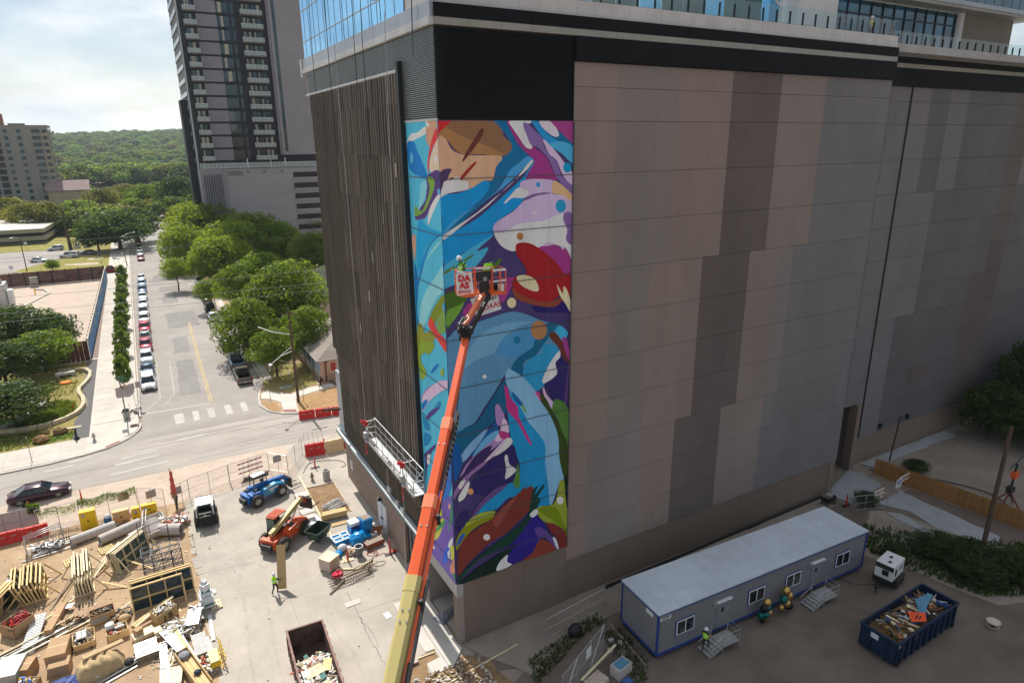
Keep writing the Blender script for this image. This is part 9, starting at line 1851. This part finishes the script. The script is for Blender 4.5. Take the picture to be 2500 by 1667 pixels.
st_=thing('paver_stack','stack of pale pavers on a pallet at the bottom edge','pavers',(5.9,-7.3,.02),R(14));MB().box(-.7,.7,-.5,.5,0,.1).build('pallet_base',M['wood_old'],st_)
for i in range(7):
 for j in range(4):MB().box(-.66+.19*i,-.49+.19*i,-.46+.23*j,-.25+.23*j,.1,.36+.02*((i+j)%2)).build('paver',M['birch'],st_)
plank((5.0,-7.0,.5),(8.3,-6.1,.95),'pale board resting on the air conditioner','wood_pale',.16,.05);plank((9.9,-3.5,.05),(9.5,-7.7,.05),'long beam lying at the trailer end','wood_old',.1,.08);b=MB();b.box(-.3,.3,-.2,.2,0,.2);b.build('blue_crate',M['scrap_blue'],label='blue plastic crate at the bottom edge',cat='crate',loc=(7.6,-8.2,.02))
bgb=MB();bgb.ball((0,0,.4),.55,9,0,(1,.8,.9));bgb.build('black_sack',M['black'],label='black sack leaning on the old chain link fence',cat='sack',loc=(7.2,-3.2,.02))
for k,(x,y,z)in enumerate(((8.9,-4.9,.2),(9.3,-5.4,.16),(8.3,-5.6,.18))):MB().cbox((0,0,z/2),(.35,.25,z),k).build('cinder_block',M['pipe_grey'],label=('cinder block nearest the wall','cinder block nearest the trailer','cinder block nearest the gate')[k],cat='block',loc=(x,y,.02))
pole(39.4,-12.6,11.5,'tall weathered utility pole rising from the brush in the shaded yard',.2,m='wood_pole',lean=.2)
lpz=thing('leaning_pole','thin black leaning pole in front of the far wall','pole',(49.6,1.0,0));MB().tube([(0,0,0),(1.2,.3,4.6),(1.4,.2,4.7)],.07,6).build('pole',M['black'],lpz)
lt=thing('light_tower','dark light tower on a red tripod base behind the cedar fence','light tower',(50.3,-9.5,0));MB().tube([(0,0,1),(.2,0,4.2)],.09,6).build('mast',M['black'],lt);MB().box(-.1,.55,-.2,.2,2.8,3.4).build('orange_box',M['orange_paint'],lt);MB().cbox((0,0,1.7),(.6,.5,.5)).build('engine',M['trim'],lt)
for a in(0,1.57,3.14,4.71):MB().bar((0,0,1.5),(1.1*cos(a),1.1*sin(a),0),.1).build('leg',mat('dark_red',(.20,.03,.03),.6),lt)
MB().tube([(-.9,0,4.0),(.2,.1,4.2),(2,.3,4.5)],.05,5).build('arm',M['black'],lt)
hose([(46,0.9,.1),(48,-1.5,.08),(50.5,-5.2,.1),(51.0,-8.5,.1),(47.5,-12,.1)],'black hose snaking behind the cedar fence',.06,'trim')
def bush(x,y,r,h,lab,kd='dark',sd=1):return tree(kd,x,y,r,h,lab,name='bush' if h<3 else 'tree',seed=sd,trunk=.1)
for k,(x,y,r,h,lab)in enumerate(((39.6,-2.9,1.1,1.2,'weedy bush beside the nearer barricade'),(34.3,-8.9,1.0,1.0,'low weeds at the trailer end'),(37.2,-10.4,1.7,1.9,'dark bush right of the leaning gate panel'),(38.2,-12.4,1.9,2.0,'dark bush at the foot of the weathered pole'),(36.6,-13.6,1.9,1.8,'dark bush behind the blue dumpster'),(39.5,-15.2,2.2,2.0,'wide dark bush at the right edge'),(41.4,-17.6,2.4,2.2,'dark bush filling the lower right edge'),(49.8,-1.6,1.2,1.2,'small bush behind the cedar fence'))):bush(x,y,r,h,lab,'dark',50+k)
for k,(x,y,r,h,lab)in enumerate(((64,-1.5,3.2,6.6,'dark tree nearest the far wall, left of its group'),(70.5,-2.2,4.0,10.5,'taller dark tree in front of the far wall'),(76,-4.5,4.6,11.0,'dark tree at the right edge by the far wall'),(66,-5,3.2,4.4,'low dark bush in front of the tall dark trees'),(78,-9,5.5,13.5,'dark tree cut by the right edge'),(68,-6.5,3.6,5.4,'dark bush right of the low one'))):bush(x,y,r,h,lab,'dark',60+k)
grasscl([(8.2,-9.2),(9.9,-7.6),(10.2,-4.2),(8.8,-4.0),(7.6,-8.0)],420,'weeds','scrubby weeds at the near corner of the trailer',.25,'leaf_dark',6,.025);grasscl([(2.6,-5.6),(7.6,-3.6),(9.8,-3.2),(9.6,-2.2),(3.2,-3.6)],700,'weeds','green weeds along the old chain link fence',.25,'leaf_dark',7,.025);grasscl([(33,-7),(36,-5),(42,-11),(47,-15),(44,-20),(35,-15),(33.5,-10)],3600,'undergrowth','dark undergrowth under the bushes by the weathered pole',.42,'leaf_dark',8,.04)
# ------------------------------------------------------------------ people
mat('skin',(.42,.24,.16),.6,var=.05);mat('skin_dark',(.16,.08,.05),.6,var=.05);mat('hivis',(.42,.85,.03),.7,var=.1);mat('dark_cloth',(.025,.027,.035),.9,var=.3);mat('teal_cloth',(.03,.30,.27),.8,var=.1);mat('helmet',(.72,.72,.72),.35,var=.03)
def person(x,y,z,rz,label,J,cols,helmet='helmet',vest='hivis',hair='black',hold=None):
 """one continuous skinned body; J overrides joints; cols = torso, arms, legs, skin"""
 base=dict(pel=(0,0,.95),che=(0,0,1.22),nck=(0,0,1.46),hed=(0,.0,1.60),top=(0,.01,1.74),shL=(-.19,0,1.40),elL=(-.25,.02,1.14),wrL=(-.23,.14,.92),haL=(-.22,.18,.84),shR=(.19,0,1.40),elR=(.25,.02,1.14),wrR=(.23,.14,.92),haR=(.22,.18,.84),hiL=(-.10,0,.90),knL=(-.11,.03,.50),anL=(-.11,-.02,.09),toL=(-.12,.16,.04),hiR=(.10,0,.90),knR=(.11,.03,.50),anR=(.11,-.02,.09),toR=(.12,.16,.04))
 base.update(J);nm=list(base);idx={n:i for i,n in enumerate(nm)}
 E_=[('pel','che',0),('che','nck',0),('nck','hed',3),('hed','top',3)]
 for s in 'LR':E_+=[('che','sh'+s,0),('sh'+s,'el'+s,1),('el'+s,'wr'+s,1),('wr'+s,'ha'+s,3),('pel','hi'+s,2),('hi'+s,'kn'+s,2),('kn'+s,'an'+s,2),('an'+s,'to'+s,4)]
 rad=dict(pel=.14,che=.155,nck=.06,hed=.095,top=.085,sh=.075,el=.05,wr=.035,ha=.035,hi=.095,kn=.065,an=.045,to=.04)
 me=bpy.data.meshes.new('sk');me.from_pydata([base[n]for n in nm],[(idx[a],idx[b_])for a,b_,_ in E_],[]);o=bpy.data.objects.new('sk',me);C.objects.link(o);o.modifiers.new('skin','SKIN');sm=o.modifiers.new('s','SUBSURF');sm.levels=1;sm.render_levels=1
 for n in nm:r_=rad.get(n,rad.get(n[:2],.05));me.skin_vertices[0].data[idx[n]].radius=(r_*(1.15 if n in('pel','che')else 1),r_*(.82 if n in('pel','che')else 1))
 me.skin_vertices[0].data[idx['pel']].use_root=True
 dg=bpy.context.evaluated_depsgraph_get();dg.update();fm_=bpy.data.meshes.new_from_object(o.evaluated_get(dg));bpy.data.objects.remove(o)
 for c in cols+['trim']:fm_.materials.append(M[c])
 for p in fm_.polygons:
  c=p.center;best=(9,0)
  for a,b_,mi in E_:
   A_=Vector(base[a]);B_=Vector(base[b_]);t_=max(0,min(1,(c-A_).dot(B_-A_)/max(1e-6,(B_-A_).length_squared)));best=min(best,((c-A_.lerp(B_,t_)).length-.3*rad.get(a,rad.get(a[:2],.05)),mi))
  p.material_index=best[1];p.use_smooth=True
 bm=bmesh.new();bm.from_mesh(fm_);hd=Vector(base['hed']);tp_=Vector(base['top']);up_=(tp_-hd).normalized()
 def blob(c,r,mi):
  g=bmesh.ops.create_icosphere(bm,subdivisions=1,radius=r,matrix=Matrix.Translation(c))
  for v in g['verts']:
   for f in v.link_faces:f.material_index=mi
 fw_=Vector((0,1,0));fw_=(fw_-up_*fw_.dot(up_)).normalized()
 blob(hd+fw_*.105+up_*.0,.018,3);blob(hd+fw_*.085+up_*.04+Vector((.035,0,0)),.012,4);blob(hd+fw_*.085+up_*.04-Vector((.035,0,0)),.012,4);blob(hd+Vector((.095,0,0)),.022,3);blob(hd-Vector((.095,0,0)),.022,3);blob(hd+fw_*.09-up_*.045,.014,3)
 for s in 'LR':# five short fingers on each hand
  w_=Vector(base['wr'+s]);h_=Vector(base['ha'+s]);d=(h_-w_).normalized();sd_=d.orthogonal().normalized()
  for k in range(5):
   a=h_+sd_*(.016*(k-1.5))if k<4 else h_-d*.03+sd_*.04;e=a+d*(.075-.008*abs(k-1.5))+(sd_*.03 if k==4 else Vector());m_=MB();m_.tube([a,a.lerp(e,.6),e+Vector((0,.012,-.01))],[.010,.009,.006],5);o0=[bm.verts.new(v)for v in m_.v]
   for f in m_.f:
    try:bm.faces.new([o0[i]for i in f]).material_index=3
    except ValueError:pass
 bm.to_mesh(fm_);bm.free()
 t=thing('person',label,'person',(x,y,z),rz);link('body',fm_,t)
 if helmet:
  b=MB();b.lathe([(.155,-.01),(.125,.0),(.12,.05),(.095,.10),(.05,.13),(0,.14)],(0,0,0),12);h_=b.build('hard_hat',M[helmet],t,tuple(hd+up_*.05));h_.rotation_euler=up_.to_track_quat('Z','Y').to_euler()
 else:
  b=MB();b.ball(tuple(hd+up_*.06-fw_*.015),.12,10,0,(1,1.05,1));b.build('hair',M[hair],t)
 if vest:
  c=Vector(base['che']);n_=Vector(base['nck']);pl_=Vector(base['pel']);b=MB();ax=(n_-pl_).normalized();sh=(Vector(base['shR'])-Vector(base['shL'])).normalized();fr=ax.cross(sh).normalized();rings=[]
  for p_,a_,c_ in((pl_+ax*.05,.185,.155),(pl_.lerp(n_,.4),.19,.16),(c+ax*.06,.20,.155),(n_-ax*.06,.15,.12)):rings.append([p_+sh*a_*cos(2*pi*k/14)+fr*c_*sin(2*pi*k/14)for k in range(14)])
  b.add([v for r_ in rings for v in r_],[(i*14+k,i*14+(k+1)%14,(i+1)*14+(k+1)%14,(i+1)*14+k)for i in range(3)for k in range(14)],0,True);b.build('vest',M[vest],t)
  b=MB();q_=[v for v in rings[1]];q2=[v+ax*.05 for v in rings[1]];b.add([(v-pl_)*1.02+pl_ for v in q_+q2],[(k,(k+1)%14,14+(k+1)%14,14+k)for k in range(14)]);b.build('reflective_band',M['sign_white'],t)
 return t
person(-9.55,11.55,.02,R(-55),'worker in a yellow vest carrying a long board across the paving',dict(elR=(.28,.16,1.2),wrR=(.30,.36,1.15),haR=(.30,.44,1.15),elL=(-.1,.2,1.15),wrL=(.1,.34,1.05),haL=(.14,.40,1.05),knR=(.11,.14,.5),anR=(.11,.06,.1),toR=(.12,.24,.06),knL=(-.11,-.02,.5),anL=(-.11,-.26,.12),toL=(-.11,-.12,.05)),['hivis','dark_cloth','dark_cloth','skin'])
cb=thing('carried_board','long brown board held upright by the worker','board',(-9.05,11.75,.12),R(-20));cb.rotation_euler.x=R(-24);MB().box(-.32,.32,-.02,.02,0,3.2).build('plank',M['ply'],cb)
person(13.55,-8.75,.22,R(-75),'man in a white helmet and yellow vest climbing the office steps',dict(elL=(-.27,.0,1.15),wrL=(-.16,.16,1.04),haL=(-.12,.22,1.04),elR=(.27,.08,1.15),wrR=(.26,.28,1.0),haR=(.26,.35,.98),knR=(.11,.26,.62),anR=(.11,.2,.22),toR=(.12,.38,.18),anL=(-.11,-.1,.0),toL=(-.11,.05,-.04)),['dark_cloth','skin','dark_cloth','skin'])
person(4.15,52.7,.1,R(60),'pedestrian in dark clothes carrying a white bag by the pink house',dict(knR=(.1,.16,.52),anR=(.1,.2,.1),toR=(.1,.36,.06),anL=(-.1,-.22,.12),toL=(-.1,-.1,.05)),['dark_cloth','skin_dark','dark_cloth','skin_dark'],helmet=None,vest=None)
MB().cbox((0,0,.35),(.2,.3,.42)).build('shopping_bag',M['white_wrap'],label='white bag in the hand of the pedestrian',cat='bag',loc=(3.85,52.65,.35));pb_=MB();pb_.ball((0,0,0),.22,8,0,(1,.8,1.2));pb_.build('backpack',M['black'],label='black backpack on the pedestrian',cat='backpack',loc=(4.35,52.75,1.3))
w1=bp(-.92+xs,.1,.02)+O;person(w1.x,w1.y,w1.z,R(10),'painter in the lift basket with a white helmet and green vest, left one',dict(che=(.05,.0,1.2),nck=(-.02,.03,1.44),hed=(-.10,.06,1.56),top=(-.14,.08,1.69),elR=(.3,.2,1.15),wrR=(.38,.4,1.2),haR=(.4,.47,1.22),elL=(-.3,.2,1.1),wrL=(-.3,.4,1.0),haL=(-.3,.46,1.0)),['teal_cloth','teal_cloth','dark_cloth','skin'])
b=MB()
for s in(-1,1):b.bar(w1+Vector((-.1*s,-.17,.95)),w1+Vector((.1*s,-.16,1.45)),.05,.03)
b.build('safety_harness',M['black'],label='black harness straps on the back of the left painter',cat='harness')
w2=bp(.25+xs,.3,-.08)+O;person(w2.x,w2.y,w2.z,R(-70),'second painter bending over in the lift basket, right one',dict(che=(0,.18,1.17),nck=(0,.38,1.27),hed=(0,.52,1.28),top=(0,.64,1.22),shL=(-.18,.34,1.24),shR=(.18,.34,1.24),elL=(-.24,.42,1.0),wrL=(-.2,.55,.85),haL=(-.2,.6,.8),elR=(.24,.42,1.0),wrR=(.2,.55,.85),haR=(.2,.6,.8)),['hivis','hivis','dark_cloth','skin'],helmet='teal_cloth')
person(36.6,.9,39.1,R(180),'person in a yellow top on the terrace behind the balustrade',{},['yellow_paint','skin','dark_cloth','skin'],helmet='helmet',vest=None)
# air between the camera and the far hills
hz=MB().box(-3400,3400,-400,4400,-3,115);hz.build('haze',None,kind='stuff');ho=bpy.data.objects['haze'];hm=bpy.data.materials.new('haze_air');hm.use_nodes=True;hn=hm.node_tree.nodes;hn.clear();hv=hn.new('ShaderNodeVolumePrincipled');hv.inputs['Density'].default_value=.0001;hv.inputs['Color'].default_value=(.72,.86,1,1);hv.inputs['Anisotropy'].default_value=.2;hx=hn.new('ShaderNodeOutputMaterial');hm.node_tree.links.new(hv.outputs[0],hx.inputs['Volume']);ho.data.materials.clear();ho.data.materials.append(hm)
